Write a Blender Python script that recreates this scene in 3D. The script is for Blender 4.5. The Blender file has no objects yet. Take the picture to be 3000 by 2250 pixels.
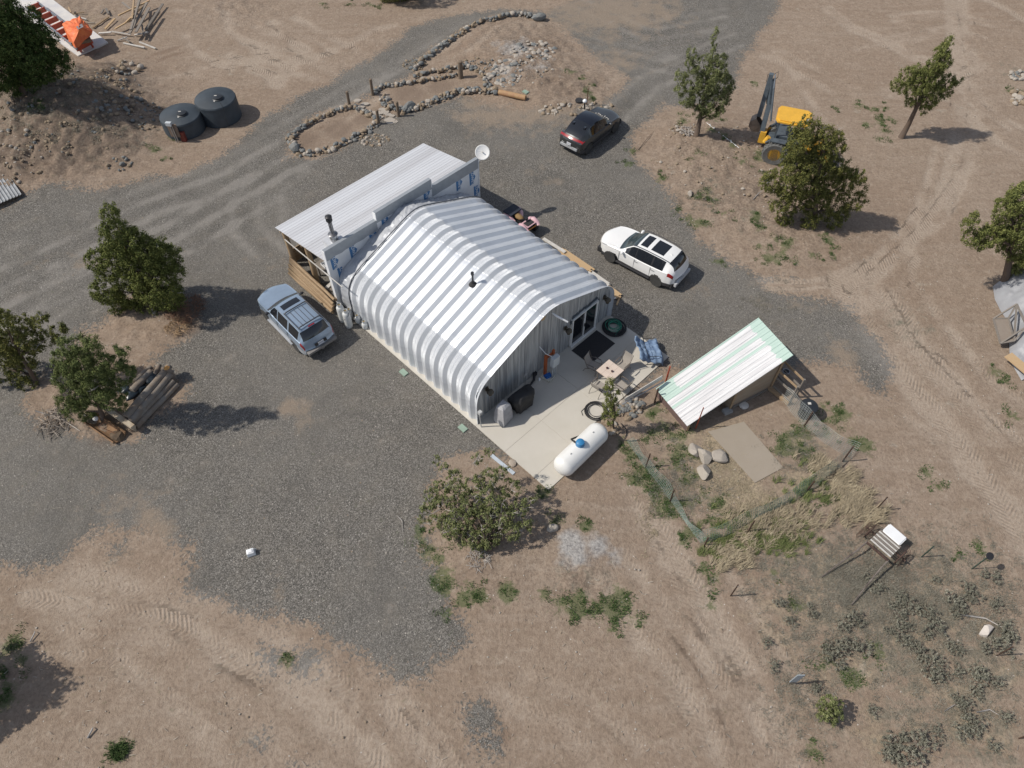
import bpy, bmesh, math, random
import numpy as np
from mathutils import Vector, Matrix, Euler, Quaternion
PI = math.pi
R = math.radians
random.seed(7)
# ------------------------------------------------------------------ camera, world, sun, exposure
scn = bpy.context.scene
col = scn.collection
CAM_H, FPX, PITCH = 28.0, 2119.0, R(54.0)
cam_data = bpy.data.cameras.new('camera')
cam_data.sensor_width = 36.0
cam_data.lens = 36.0 * FPX / 3000.0
cam_data.clip_start = 0.1
cam_data.clip_end = 2000.0
cam = bpy.data.objects.new('camera', cam_data)
col.objects.link(cam)
cam.location = (0, 0, CAM_H)
cam.rotation_euler = (PI / 2 - PITCH, 0, 0)
scn.camera = cam

SUN_EL, SUN_AZ = R(48.0), R(184.0)          # azimuth of the direction TOWARDS the sun, from +X counterclockwise
sun_dir = Vector((math.cos(SUN_EL) * math.cos(SUN_AZ), math.cos(SUN_EL) * math.sin(SUN_AZ), math.sin(SUN_EL)))
sd = bpy.data.lights.new('sun', 'SUN')
sd.energy = 3.5
sd.angle = R(0.7)
sd.color = (1.0, 0.935, 0.84)
sun = bpy.data.objects.new('sun', sd)
col.objects.link(sun)
sun.location = sun_dir * 200
sun.rotation_euler = sun_dir.to_track_quat('Z', 'Y').to_euler()
world = bpy.data.worlds.new('World')
scn.world = world
world.use_nodes = True
wn = world.node_tree
bg = wn.nodes['Background']
sky = wn.nodes.new('ShaderNodeTexSky')
sky.sky_type = 'NISHITA'
sky.sun_disc = False
sky.sun_elevation = SUN_EL
sky.sun_rotation = (PI / 2 - SUN_AZ) % (2 * PI)
sky.altitude = 1200
sky.dust_density = 2.0
hsv = wn.nodes.new('ShaderNodeHueSaturation'); hsv.inputs['Saturation'].default_value = .62
wn.links.new(sky.outputs[0], hsv.inputs['Color']); wn.links.new(hsv.outputs[0], bg.inputs[0])
bg.inputs[1].default_value = 0.112
scn.view_settings.view_transform = 'Standard'
scn.view_settings.look = 'None'
scn.view_settings.exposure = 0.12
scn.view_settings.gamma = 1.0
scn.cycles.max_bounces = 6
scn.cycles.transparent_max_bounces = 8

# ------------------------------------------------------------------ pixel of the photograph (3000 px wide) -> point of the place
CP, SP = math.cos(PITCH), math.sin(PITCH)
def ray(x, y):
    a, b = x - 1500.0, 1125.0 - y
    return Vector((a, CP * FPX + SP * b, -SP * FPX + CP * b))
def at(x, y, z=0.0):
    d = ray(x, y)
    t = (z - CAM_H) / d.z
    return Vector((d.x * t, d.y * t, z))
def aty(x, y, Y):                            # on the vertical plane at distance Y
    d = ray(x, y)
    t = Y / d.y
    return Vector((d.x * t, Y, CAM_H + d.z * t))

# ------------------------------------------------------------------ noise and the lie of the land
def vnoise(x, y, seed=0):
    x = np.asarray(x, float); y = np.asarray(y, float)
    xi = np.floor(x).astype(np.int64); yi = np.floor(y).astype(np.int64)
    fx = x - xi; fy = y - yi
    fx = fx * fx * (3 - 2 * fx); fy = fy * fy * (3 - 2 * fy)
    def h(a, b):
        n = (a * 374761393 + b * 668265263 + seed * 974711) & 0x7fffffff
        n = ((n ^ (n >> 13)) * 1274126177) & 0x7fffffff
        n = (n ^ (n >> 16)) & 0xffff
        return n / 65535.0
    return (h(xi, yi) * (1 - fx) * (1 - fy) + h(xi + 1, yi) * fx * (1 - fy) + h(xi, yi + 1) * (1 - fx) * fy + h(xi + 1, yi + 1) * fx * fy)
def fbm(x, y, seed=0, o=4):
    s = 0; a = 0.5; t = 0
    for i in range(o):
        s = s + a * vnoise(x * 2 ** i + 17.3 * i, y * 2 ** i - 9.1 * i, seed + i); t += a; a *= 0.5
    return s / t - 0.5
def gauss(x, y, c, r, a, ry=None, ang=0.0):
    dx = x - c[0]; dy = y - c[1]
    ca, sa = math.cos(ang), math.sin(ang)
    u = (dx * ca + dy * sa) / r; v = (-dx * sa + dy * ca) / (ry or r)
    return a * np.exp(-(u * u + v * v))
MOUNDS = []
for (px_, py_, r_, a_) in [(90, 330, 3.8, 1.0), (210, 290, 3.0, 1.2), (310, 330, 2.6, .9), (170, 420, 3.2, .8), (330, 420, 2.6, .5),
                           (60, 470, 4.0, .4), (330, 235, 1.8, .35),
                           (1560, 210, 4.0, .35), (1660, 280, 3.0, .3), (1480, 120, 3.5, .3), (2120, 520, 4.0, .3), (2300, 640, 3.5, .3), (2050, 400, 2.4, .25),
                           (450, 920, 2.2, .25), (200, 1200, 3.0, .2), (1430, 1600, 2.2, .22), (1700, 1600, 1.5, .12)]:
    p_ = at(px_, py_)
    MOUNDS.append((p_.x, p_.y, r_, a_))
def mound(x, y):
    s = 0 * np.asarray(x, float)
    for (a, b, r, h) in MOUNDS:
        s = s + gauss(x, y, (a, b), r, h)
    return s
PADC = at(150, 60)
def hgt(x, y):
    m = mound(x, y) * (1 - gauss(x, y, (PADC.x + 2.2, PADC.y - 2.4), 4.2, 1.0, 2.2, R(-48)))
    return m * (1 + 0.5 * fbm(np.asarray(x) * 0.7, np.asarray(y) * 0.7, 5))
def hg(x, y):
    return float(hgt(np.array([x]), np.array([y]))[0])
def gp(x, y, dz=0.0):                        # ground point seen at that pixel
    z = 0.0
    for i in range(6):
        p = at(x, y, z)
        z = hg(p.x, p.y)
    p = at(x, y, z)
    return Vector((p.x, p.y, z + dz))

# ------------------------------------------------------------------ materials
def _n(nt, t, **kw):
    n = nt.nodes.new(t)
    for k, v in kw.items():
        if k in n.inputs.keys(): n.inputs[k].default_value = v
        else: setattr(n, k, v)
    return n
def c4(c): return (c[0], c[1], c[2], 1.0)
def mixc(nt, fac, a, b, mode='MIX'):
    m = nt.nodes.new('ShaderNodeMix'); m.data_type = 'RGBA'; m.blend_type = mode
    for sock, v in ((m.inputs[0], fac), (m.inputs[6], a), (m.inputs[7], b)):
        if hasattr(v, 'links'): nt.links.new(v, sock)
        elif isinstance(v, (tuple, list)): sock.default_value = c4(v)
        else: sock.default_value = v
    return m.outputs[2]
def ramp(nt, fac, lo, hi, a=0.0, b=1.0):
    m = nt.nodes.new('ShaderNodeMapRange'); m.clamp = True
    for i, v in enumerate((fac, lo, hi, a, b)):
        if hasattr(v, 'links'): nt.links.new(v, m.inputs[i])
        else: m.inputs[i].default_value = v
    return m.outputs[0]
def mathn(nt, op, a, b=0.0):
    m = nt.nodes.new('ShaderNodeMath'); m.operation = op
    for i, v in enumerate((a, b)):
        if hasattr(v, 'links'): nt.links.new(v, m.inputs[i])
        else: m.inputs[i].default_value = v
    return m.outputs[0]
def noisen(nt, vec, scale, detail=3.0, rough=0.55, dist=0.0):
    n = nt.nodes.new('ShaderNodeTexNoise')
    if vec is not None: nt.links.new(vec, n.inputs['Vector'])
    n.inputs['Scale'].default_value = scale; n.inputs['Detail'].default_value = detail
    n.inputs['Roughness'].default_value = rough; n.inputs['Distortion'].default_value = dist
    return n.outputs['Fac']
def mapn(nt, vec, scale=(1, 1, 1), rot=(0, 0, 0)):
    m = nt.nodes.new('ShaderNodeMapping')
    nt.links.new(vec, m.inputs['Vector']); m.inputs['Scale'].default_value = scale; m.inputs['Rotation'].default_value = rot
    return m.outputs[0]
def bumpn(nt, h, strength, dist):
    b = nt.nodes.new('ShaderNodeBump'); b.inputs['Strength'].default_value = strength; b.inputs['Distance'].default_value = dist
    nt.links.new(h, b.inputs['Height']); return b.outputs[0]
def newmat(name):
    m = bpy.data.materials.new(name); m.use_nodes = True
    nt = m.node_tree
    return m, nt, nt.nodes['Principled BSDF']
MATS = {}
def M(name, c, rough=0.7, metal=0.0, var=0.15, scale=4.0, bump=0.0, stretch=(1, 1, 1), coat=0.0, c2=None, spec=0.5, detail=4.0, lo=.35, hi=.65):
    """general surface: base colour broken up by two noises; c2 = a second (worn, stained) colour"""
    if name in MATS: return MATS[name]
    m, nt, b = newmat(name)
    tc = nt.nodes.new('ShaderNodeTexCoord')
    v = mapn(nt, tc.outputs['Object'], stretch)
    f = noisen(nt, v, scale, detail)
    f2 = noisen(nt, v, scale * 5.3, 2.0)
    a = tuple(x * (1 - var) for x in c); d = tuple(min(1, x * (1 + var)) for x in c) if c2 is None else c2
    out = mixc(nt, ramp(nt, f, lo, hi), a, d)
    out = mixc(nt, ramp(nt, f2, .3, .7, 0, .35 if var > .05 else .1), out, tuple(x * (1 - var * 1.5) for x in c))
    nt.links.new(out, b.inputs['Base Color'])
    b.inputs['Roughness'].default_value = rough; b.inputs['Metallic'].default_value = metal
    b.inputs['Coat Weight'].default_value = coat; b.inputs['Specular IOR Level'].default_value = spec
    if bump: nt.links.new(bumpn(nt, f2, .6, bump), b.inputs['Normal'])
    MATS[name] = m
    return m
def wood(name, c, c2, scale=3.0):            # grain runs along object X
    return M(name, c, rough=.85, var=.2, scale=scale, stretch=(.6, 9, 9), c2=c2, bump=.004, spec=.2)
def leafmat(name, cs, rough=.75):
    if name in MATS: return MATS[name]
    m, nt, b = newmat(name)
    g = nt.nodes.new('ShaderNodeNewGeometry')
    cr = nt.nodes.new('ShaderNodeValToRGB')
    nt.links.new(g.outputs['Random Per Island'], cr.inputs[0])
    el = cr.color_ramp.elements
    el[0].position = 0; el[0].color = c4(cs[0]); el[1].position = 1; el[1].color = c4(cs[-1])
    for i in range(1, len(cs) - 1):
        e = el.new(i / (len(cs) - 1)); e.color = c4(cs[i])
    f = noisen(nt, g.outputs['Position'], 1.3, 2.0)
    o = mixc(nt, ramp(nt, f, .35, .65, 0, .6), cr.outputs[0], tuple(x * .62 for x in cs[len(cs) // 2]))
    nt.links.new(o, b.inputs['Base Color'])
    b.inputs['Roughness'].default_value = rough; b.inputs['Specular IOR Level'].default_value = .15
    MATS[name] = m
    return m

# ------------------------------------------------------------------ mesh helpers
class MB:
    def __init__(s): s.v = []; s.f = []; s.m = []; s.k = 0
    def mi(s, k): s.k = k; return s
    def add(s, vs, fs):
        o = len(s.v); s.v += [tuple(v) for v in vs]; s.f += [tuple(i + o for i in f) for f in fs]; s.m += [s.k] * len(fs); return s
    def box(s, c, size, rot=None, taper=1.0):
        c = Vector(c); h = Vector(size) * .5; vs = []
        Mx = rot if rot is not None else Matrix.Identity(3)
        if isinstance(Mx, (int, float)): Mx = Matrix.Rotation(Mx, 3, 'Z')
        for z in (-1, 1):
            t = taper if z > 0 else 1.0
            for (x, y) in ((-1, -1), (1, -1), (1, 1), (-1, 1)):
                vs.append(c + Mx @ Vector((x * h.x * t, y * h.y * t, z * h.z)))
        return s.add(vs, [(3, 2, 1, 0), (4, 5, 6, 7), (0, 1, 5, 4), (1, 2, 6, 5), (2, 3, 7, 6), (3, 0, 4, 7)])
    def beam(s, p, q, w, h, roll=0.0):
        p = Vector(p); q = Vector(q); d = q - p; L = d.length
        x = d / L; up = Vector((0, 0, 1)) if abs(x.z) < .95 else Vector((0, 1, 0))
        y = up.cross(x).normalized(); z = x.cross(y)
        Mx = Matrix((x, y, z)).transposed() @ Matrix.Rotation(roll, 3, 'X')
        return s.box((p + q) / 2, (L, w, h), Mx)
    def tube(s, pts, r, n=8, cap=True):
        pts = [Vector(p) for p in pts]; rs = r if isinstance(r, (list, tuple)) else [r] * len(pts)
        o = len(s.v); up = None
        for i, p in enumerate(pts):
            d = (pts[min(i + 1, len(pts) - 1)] - pts[max(i - 1, 0)]).normalized()
            if up is None: up = Vector((0, 0, 1)) if abs(d.z) < .9 else Vector((1, 0, 0))
            a = d.cross(up)
            if a.length < 1e-4: a = d.cross(Vector((0, 1, 0)))
            a.normalize(); b = a.cross(d).normalized(); up = b
            for k in range(n):
                t = 2 * PI * k / n
                s.v.append(tuple(p + (a * math.cos(t) + b * math.sin(t)) * rs[i]))
        for i in range(len(pts) - 1):
            for k in range(n):
                s.f.append((o + i * n + k, o + i * n + (k + 1) % n, o + (i + 1) * n + (k + 1) % n, o + (i + 1) * n + k)); s.m.append(s.k)
        if cap:
            s.f.append(tuple(o + k for k in range(n))); s.m.append(s.k)
            s.f.append(tuple(o + (len(pts) - 1) * n + k for k in reversed(range(n)))); s.m.append(s.k)
        return s
    def cyl(s, p, q, r, r2=None, n=16): return s.tube([p, q], [r, r if r2 is None else r2], n)
    def lathe(s, prof, c=(0, 0, 0), n=24, rot=None):
        c = Vector(c); o = len(s.v); Mx = rot if rot is not None else Matrix.Identity(3)
        for (r, z) in prof:
            for k in range(n):
                t = 2 * PI * k / n
                s.v.append(tuple(c + Mx @ Vector((r * math.cos(t), r * math.sin(t), z))))
        for i in range(len(prof) - 1):
            for k in range(n):
                s.f.append((o + i * n + k, o + i * n + (k + 1) % n, o + (i + 1) * n + (k + 1) % n, o + (i + 1) * n + k)); s.m.append(s.k)
        if prof[0][0] > 1e-4: s.f.append(tuple(o + k for k in reversed(range(n)))); s.m.append(s.k)
        if prof[-1][0] > 1e-4: s.f.append(tuple(o + (len(prof) - 1) * n + k for k in range(n))); s.m.append(s.k)
        return s
    def quad(s, a, b, c, d): return s.add([a, b, c, d], [(0, 1, 2, 3)])
    def prism(s, poly, z0, z1):
        n = len(poly)
        vs = [(p[0], p[1], z0) for p in poly] + [(p[0], p[1], z1) for p in poly]
        return s.add(vs, [tuple(reversed(range(n))), tuple(range(n, 2 * n))] + [(i, (i + 1) % n, n + (i + 1) % n, n + i) for i in range(n)])
    def rock(s, c, r, seed=0, flat=.7, n=2, sq=(1, 1)):
        rg = random.Random(seed); c = Vector(c)
        vs, fs = ICO[n]
        ax = [Vector((rg.gauss(0, 1), rg.gauss(0, 1), rg.gauss(0, 1))).normalized() for _ in range(7 if n < 3 else 13)]
        dd = [rg.uniform(.62, .95) if n < 3 else rg.uniform(.45, .85) for _ in ax]
        a = rg.uniform(0, PI); ca, sa = math.cos(a), math.sin(a)
        out = []
        for v in vs:
            p = Vector(v)
            for q, d in zip(ax, dd):
                e = p.dot(q) - d
                if e > 0: p = p - q * e
            p = Vector((p.x * sq[0], p.y * sq[1], p.z * flat)) * r
            out.append(c + Vector((p.x * ca - p.y * sa, p.x * sa + p.y * ca, p.z)))
        return s.add(out, fs)
    def build(s, name, mats=None, parent=None, smooth=False, loc=None, rotz=None, angle=None):
        me = bpy.data.meshes.new(name)
        me.from_pydata(s.v, [], s.f)
        if mats is not None:
            for m in (mats if isinstance(mats, (list, tuple)) else [mats]): me.materials.append(m)
        if s.m and max(s.m) > 0: me.polygons.foreach_set('material_index', s.m)
        if smooth:
            me.polygons.foreach_set('use_smooth', [True] * len(me.polygons))
            if angle is not None:
                me.set_sharp_from_angle(angle=R(angle))
        me.update()
        o = bpy.data.objects.new(name, me); col.objects.link(o)
        if parent is not None: o.parent = parent
        if loc is not None: o.location = loc
        if rotz is not None: o.rotation_euler = (0, 0, rotz)
        return o
def _ico(sub):
    bm = bmesh.new(); bmesh.ops.create_icosphere(bm, subdivisions=sub, radius=1.0)
    bm.verts.index_update()
    r = ([tuple(v.co) for v in bm.verts], [tuple(v.index for v in f.verts) for f in bm.faces]); bm.free(); return r
ICO = {1: _ico(1), 2: _ico(2), 3: _ico(3)}
def tag(o, label=None, cat=None, group=None, kind=None):
    if label: o['label'] = label
    if cat: o['category'] = cat
    if group: o['group'] = group
    if kind: o['kind'] = kind
    return o
def thing(name, label, cat, loc=(0, 0, 0), rotz=0.0, group=None):
    o = bpy.data.objects.new(name, None); col.objects.link(o)
    o.location = loc; o.rotation_euler = (0, 0, rotz); o.empty_display_size = .2
    return tag(o, label, cat, group)
def dup(root, loc, rotz=0.0, label=None, scale=1.0):
    r = root.copy(); col.objects.link(r); r.location = loc; r.rotation_euler = (0, 0, rotz); r.scale = (scale,) * 3
    if label: r['label'] = label
    for ch in list(root.children):
        c = ch.copy(); col.objects.link(c); c.parent = r
        for g in list(ch.children):
            d = g.copy(); col.objects.link(d); d.parent = c
    return r
def textmesh(name, txt, size, mat, parent, matrix, ext=.002, bold=0.0):
    cu = bpy.data.curves.new(name, 'FONT'); cu.body = txt; cu.size = size; cu.extrude = ext; cu.align_x = 'CENTER'; cu.align_y = 'CENTER'; cu.offset = bold
    o = bpy.data.objects.new(name, cu); col.objects.link(o)
    dg = bpy.context.evaluated_depsgraph_get()
    me = bpy.data.meshes.new_from_object(o.evaluated_get(dg))
    bpy.data.objects.remove(o); me.name = name
    me.materials.clear(); me.materials.append(mat)
    q = bpy.data.objects.new(name, me); col.objects.link(q)
    if parent is not None: q.parent = parent
    q.matrix_local = matrix
    return q
def frame(origin, x, y):                     # matrix whose X,Y axes are given
    x = Vector(x).normalized(); z = x.cross(Vector(y)).normalized(); y = z.cross(x)
    m = Matrix((x, y, z)).transposed().to_4x4(); m.translation = Vector(origin); return m
# ------------------------------------------------------------------ the ground: one sheet, masks of gravel / grass / tracks as point attributes
OV = 3000.0 / 2212.0
def W2(pts, s=1.0, ox=0, oy=0): return [(lambda p: (p.x, p.y))(at(ox + x * s, oy + y * s)) for x, y in pts]
GRAVEL = W2([(-200, 470), (0, 455), (40, 432), (110, 400), (200, 408), (300, 394), (400, 372), (470, 340), (560, 270), (640, 213), (740, 160), (830, 105),
             (880, 62), (960, 36), (1080, 22), (1180, 28), (1240, 5), (1330, -60), (1700, -60), (1680, 20), (1640, 80), (1600, 130), (1590, 190), (1540, 235),
             (1440, 232), (1400, 262), (1366, 300), (1372, 340), (1400, 372), (1440, 410), (1470, 455), (1510, 510), (1560, 560), (1620, 585), (1720, 598),
             (1650, 618), (1750, 640), (1845, 660), (1860, 700), (1900, 735), (1925, 790), (1915, 855), (1885, 850), (1850, 800), (1800, 770), (1750, 780),
             (1690, 790), (1560, 830), (1440, 790), (1400, 830), (1180, 1030), (1100, 990), (1040, 985), (960, 1000), (930, 1060), (912, 1130), (930, 1200), (950, 1260),
             (985, 1320), (1015, 1350), (1005, 1385), (960, 1430), (900, 1468), (850, 1465), (800, 1430), (740, 1395), (680, 1350), (600, 1335), (545, 1310),
             (440, 1290), (400, 1260), (410, 1190), (350, 1160), (300, 1140), (200, 1150), (150, 1205), (80, 1235), (0, 1225), (-200, 1250)], OV)
HOLES = [W2([(180, 722), (250, 688), (300, 640), (390, 650), (420, 700), (400, 738), (330, 765), (322, 790), (400, 830), (390, 870), (330, 900), (300, 958),
             (180, 950), (100, 920), (60, 880), (90, 830), (150, 790)], OV),
         W2([(895, 152), (935, 112), (990, 76), (1060, 38), (1180, 38), (1215, 60), (1290, 130), (1350, 170), (1340, 200), (1290, 226), (1220, 240), (1120, 240),
             (1000, 208), (960, 222), (880, 238), (820, 262), (760, 305), (680, 340), (625, 338), (628, 292), (680, 252), (780, 216), (885, 168)], OV)]
EXTRA = [(590, 1424, 26), (655, 1434, 34), (690, 1428, 22), (1045, 1560, 34), (1050, 1600, 26), (560, 1600, 16), (640, 1680, 26), (250, 1190, 20), (350, 1880, 30), (1855, 715, 20)]
def sdf(poly, X, Y):
    d = np.full(X.shape, 1e9); ins = np.zeros(X.shape, bool); n = len(poly)
    for i in range(n):
        ax, ay = poly[i]; bx, by = poly[(i + 1) % n]
        ex, ey = bx - ax, by - ay
        t = np.clip(((X - ax) * ex + (Y - ay) * ey) / (ex * ex + ey * ey), 0, 1)
        d = np.minimum(d, (X - ax - t * ex) ** 2 + (Y - ay - t * ey) ** 2)
        c = ((ay > Y) != (by > Y)) & (X < (bx - ax) * (Y - ay) / ((by - ay) if by != ay else 1e-9) + ax)
        ins ^= c
    return np.where(ins, 1, -1) * np.sqrt(d)
def linedist(pts, X, Y):
    d = np.full(X.shape, 1e9)
    for i in range(len(pts) - 1):
        ax, ay = pts[i]; bx, by = pts[i + 1]
        ex, ey = bx - ax, by - ay
        t = np.clip(((X - ax) * ex + (Y - ay) * ey) / (ex * ex + ey * ey + 1e-9), 0, 1)
        d = np.minimum(d, (X - ax - t * ex) ** 2 + (Y - ay - t * ey) ** 2)
    return np.sqrt(d)
def Z(pts, ox, oy, s): return [(ox + a[0] / s, oy + a[1] / s) + tuple(a[2:]) for a in pts]
GREEN = (Z([(900, 830), (960, 960), (1100, 1030), (1010, 1050), (1100, 1130), (870, 1020), (800, 1070), (640, 1110), (700, 1240), (800, 1320), (840, 1360), (900, 1400), (940, 1460), (940, 1260),
            (1070, 1210), (1060, 1290), (1200, 1220), (1190, 1360), (1110, 1430), (1270, 1510), (870, 1480), (990, 1560), (2030, 1030), (2090, 1160), (1930, 1070),
            (1900, 1170), (2180, 1260), (850, 870), (770, 1350), (1400, 1590), (660, 1180), (680, 1400), (920, 1600)], 1600, 900, 2.765)
         + Z([(580, 530), (700, 560), (650, 640), (500, 590), (750, 600), (400, 710), (450, 770), (270, 790), (430, 880), (240, 880), (500, 980), (560, 1070), (620, 1200),
              (820, 810), (900, 850), (620, 760), (570, 1270), (650, 1280), (430, 1250), (1420, 1060), (1520, 1180), (940, 830), (320, 880), (2060, 320), (1980, 250), (2120, 600)], 2200, 1000, 2.765)
         + Z([(50, 390), (60, 600), (210, 720), (240, 670), (320, 560), (600, 530), (650, 600), (150, 620), (280, 600), (90, 460), (660, 680), (370, 740), (40, 350), (500, 690), (200, 560), (120, 700)], 2200, 500, 2.765)
         + Z([(30, 670), (690, 880), (880, 850), (1000, 890), (1090, 880), (1050, 940), (1040, 980), (1130, 960), (1070, 1010), (930, 1010), (1070, 1060), (1050, 1120), (70, 1240),
              (60, 1300), (2090, 730), (120, 1400)], 2200, 0, 2.765)
         + Z([(760, 590), (840, 640), (930, 690), (880, 740), (920, 780), (1640, 920), (1660, 980), (1210, 1330), (1780, 1220), (1740, 1280), (2140, 1310), (1860, 1550), (1770, 1580),
              (1480, 1440), (2000, 1100), (1930, 980), (1900, 1060), (2060, 1180), (1250, 1220)], 1400, 0, 2.765)
         + Z([(1790, 210), (1850, 430), (1700, 390), (1650, 310), (1950, 740), (1920, 240), (1990, 350), (1780, 420)], 1400, 500, 2.765)
         + Z([(320, 850), (290, 880), (330, 800), (240, 860), (290, 740), (1340, 1280), (1260, 1210), (1400, 1120)], 0, 0, 2.765)
         + Z([(530, 940), (670, 1030), (800, 1020), (830, 970), (930, 1070), (1000, 1040), (790, 1110), (840, 1090), (1140, 940), (1110, 1020), (1180, 1010), (1110, 1090), (1180, 1040),
              (1300, 1160), (1100, 1220), (250, 940), (20, 970), (1450, 60), (1350, 30), (1500, 130), (1570, 300), (1480, 200), (560, 110), (500, 140), (850, 380), (640, 330), (900, 400), (1300, 10),
              (1700, 200), (1930, 200), (2020, 280), (1900, 360), (1750, 420), (1700, 450), (1830, 720), (1890, 800), (1890, 1020), (1650, 520), (1540, 240), (1420, 100)], 1400, 1400, 2.765)
         + Z([(1300, 310), (1340, 400), (1330, 500), (1160, 110), (1430, 210), (1490, 530), (1440, 580), (1560, 540), (1740, 500), (310, 960), (1350, 660), (1230, 270), (1290, 450), (1180, 180)], 700, 1500, 2.2125)
         + Z([(450, 1010), (620, 1060), (840, 930), (780, 870), (400, 1550), (1480, 230), (160, 390), (300, 600), (660, 1080), (520, 960), (1350, 290)], 2200, 1500, 2.2125)
         + Z([(950, 1500), (1000, 1540), (30, 900), (60, 700), (130, 630), (180, 780), (60, 1050), (20, 1150)], 0, 1650, 2.765)
         + Z([(1060, 40), (900, 30), (680, 30), (1130, 60)], 700, 0, 2.765))
GREENW = []
for g_ in GREEN:
    p_ = gp(g_[0], g_[1]); GREENW.append((p_.x, p_.y))
TRACKS = []                                   # (points in photo px, half width in m, strength)
def tr(pts, ox, oy, s, w=.22, k=1.0, pair=0.0):
    q = [gp(ox + a / s, oy + b / s) for a, b in pts]
    q = [(p.x, p.y) for p in q]
    TRACKS.append((q, w, k))
    if pair:
        d = Vector((q[-1][0] - q[0][0], q[-1][1] - q[0][1])).normalized(); nx, ny = -d.y * pair, d.x * pair
        TRACKS.append(([(a + nx, b + ny) for a, b in q], w, k))
tr([(1880, 560), (1700, 480), (1560, 400), (1500, 300)], 0, 0, 2.765, .3, 1)
tr([(2212, 450), (2000, 350), (1860, 250), (1820, 100)], 0, 0, 2.765, .3, .9)
tr([(2212, 600), (2050, 560), (1850, 440)], 0, 0, 2.765, .35, 1.2)
tr([(1750, 650), (1500, 600), (1250, 640)], 0, 0, 2.765, .3, .8)
tr([(1100, 580), (1300, 480), (1550, 400)], 0, 0, 2.765, .2, -.8, .9)
tr([(450, 140), (640, 240), (800, 330), (950, 400)], 700, 0, 2.765, .3, 1.2)
tr([(250, 180), (360, 300), (560, 400)], 700, 0, 2.765, .3, 1)
tr([(0, 480), (120, 560), (250, 620), (330, 700)], 700, 0, 2.765, .35, 1.2)
tr([(130, 420), (350, 520), (560, 500), (850, 380), (1100, 250), (1250, 200)], 700, 0, 2.765, .35, 1)
tr([(60, 330), (350, 400), (560, 410)], 700, 0, 2.765, .3, .8)
tr([(300, 680), (420, 560), (500, 450)], 700, 0, 2.765, .4, 1)
tr([(600, 80), (800, 240), (1000, 320), (1300, 480), (1500, 520)], 2200, 0, 2.765, .25, .9, .7)
tr([(1150, 170), (1500, 130), (1900, 200), (2212, 270)], 2200, 0, 2.765, .25, 1, .8)
tr([(1120, 300), (1350, 250), (1600, 210), (1900, 300)], 2200, 0, 2.765, .2, .8)
tr([(1700, 0), (1720, 240), (1700, 450), (1780, 700), (1900, 850), (2212, 1050)], 2200, 0, 2.765, .25, .9, -.9)
tr([(1560, 800), (1800, 960), (2000, 1150), (2212, 1280)], 2200, 0, 2.765, .3, 1.2)
tr([(860, 400), (1100, 360), (1330, 330), (1500, 250)], 2200, 0, 2.765, .3, .7)
tr([(150, 380), (330, 600), (500, 850), (600, 1000)], 2200, 0, 2.765, .3, .6)
tr([(1800, -50), (2100, 90), (2300, 220)], 2200, 0, 2.765, .3, 1.2)
tr([(1500, 1200), (1420, 1500), (1300, 1760), (1000, 2100), (700, 2280)], 2200, 0, 2.765, .2, .9, .9)
tr([(1820, 1200), (1700, 1500), (1600, 1750), (1480, 1850), (1300, 1950)], 2200, 0, 2.765, .2, .9)
tr([(100, 950), (400, 960), (650, 930), (1000, 770), (1160, 690)], 2200, 500, 2.765, .12, 1.4, .5)
tr([(120, 870), (380, 900), (700, 870), (1040, 760)], 2200, 500, 2.765, .18, .9)
tr([(750, 1030), (950, 880), (1100, 780)], 2200, 500, 2.765, .18, 1.1, .5)
tr([(840, 1110), (1100, 1040), (1250, 960), (1330, 700)], 2200, 500, 2.765, .3, .8)
tr([(1100, 1000), (1200, 1100), (1300, 1300), (1500, 1500), (1650, 1700)], 2200, 500, 2.765, .45, 1)
tr([(1350, 950), (1500, 1150), (1700, 1400), (1900, 1659), (2212, 1900)], 2200, 500, 2.765, .3, .8)
tr([(1300, 400), (1500, 620), (1700, 800), (2000, 1200), (2212, 1500)], 2200, 1000, 2.765, .4, 1.1)
tr([(1500, 150), (1700, 350), (1900, 600), (2212, 820)], 2200, 1000, 2.765, .3, .9)
tr([(1250, 600), (1500, 800), (1800, 1100), (2100, 1500), (2212, 1650)], 2200, 1000, 2.765, .3, .6)
tr([(380, 1090), (650, 1300), (900, 1659)], 700, 1500, 2.2125, .2, .9, .5)
tr([(640, 950), (750, 1250), (950, 1659)], 700, 1500, 2.2125, .15, -.5, .4)
tr([(1030, 1150), (1300, 1450), (1450, 1700)], 700, 1500, 2.2125, .2, .9, -.5)
tr([(1500, 1000), (1600, 1200), (1750, 1500)], 700, 1500, 2.2125, .2, -.5)
tr([(1300, 400), (1500, 430), (1800, 800), (2212, 1000)], 0, 1650, 2.765, .25, 1)
tr([(200, 420), (380, 600), (500, 800)], 0, 1650, 2.765, .2, -.5)
tr([(1300, 450), (1500, 560), (1700, 700), (1950, 850), (2212, 1000)], 0, 1650, 2.765, .2, -.8)
tr([(600, 30), (1000, 100), (1300, 350), (1400, 400)], 0, 1650, 2.765, .3, .7)
tr([(1200, 100), (1500, 600), (1750, 1100), (1950, 1659)], 1400, 1400, 2.765, .35, .7, .8)
tr([(1560, 1250), (1750, 1500), (1900, 1800), (2100, 2300)], 1400, 1400, 2.765, .12, -.7, .8)
tr([(0, 1250), (100, 1500), (250, 1659)], 2200, 1500, 2.2125, .15, .7, .5)
tr([(1620, 560), (1700, 760), (1780, 900)], 2200, 1500, 2.2125, .3, .7)
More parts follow.
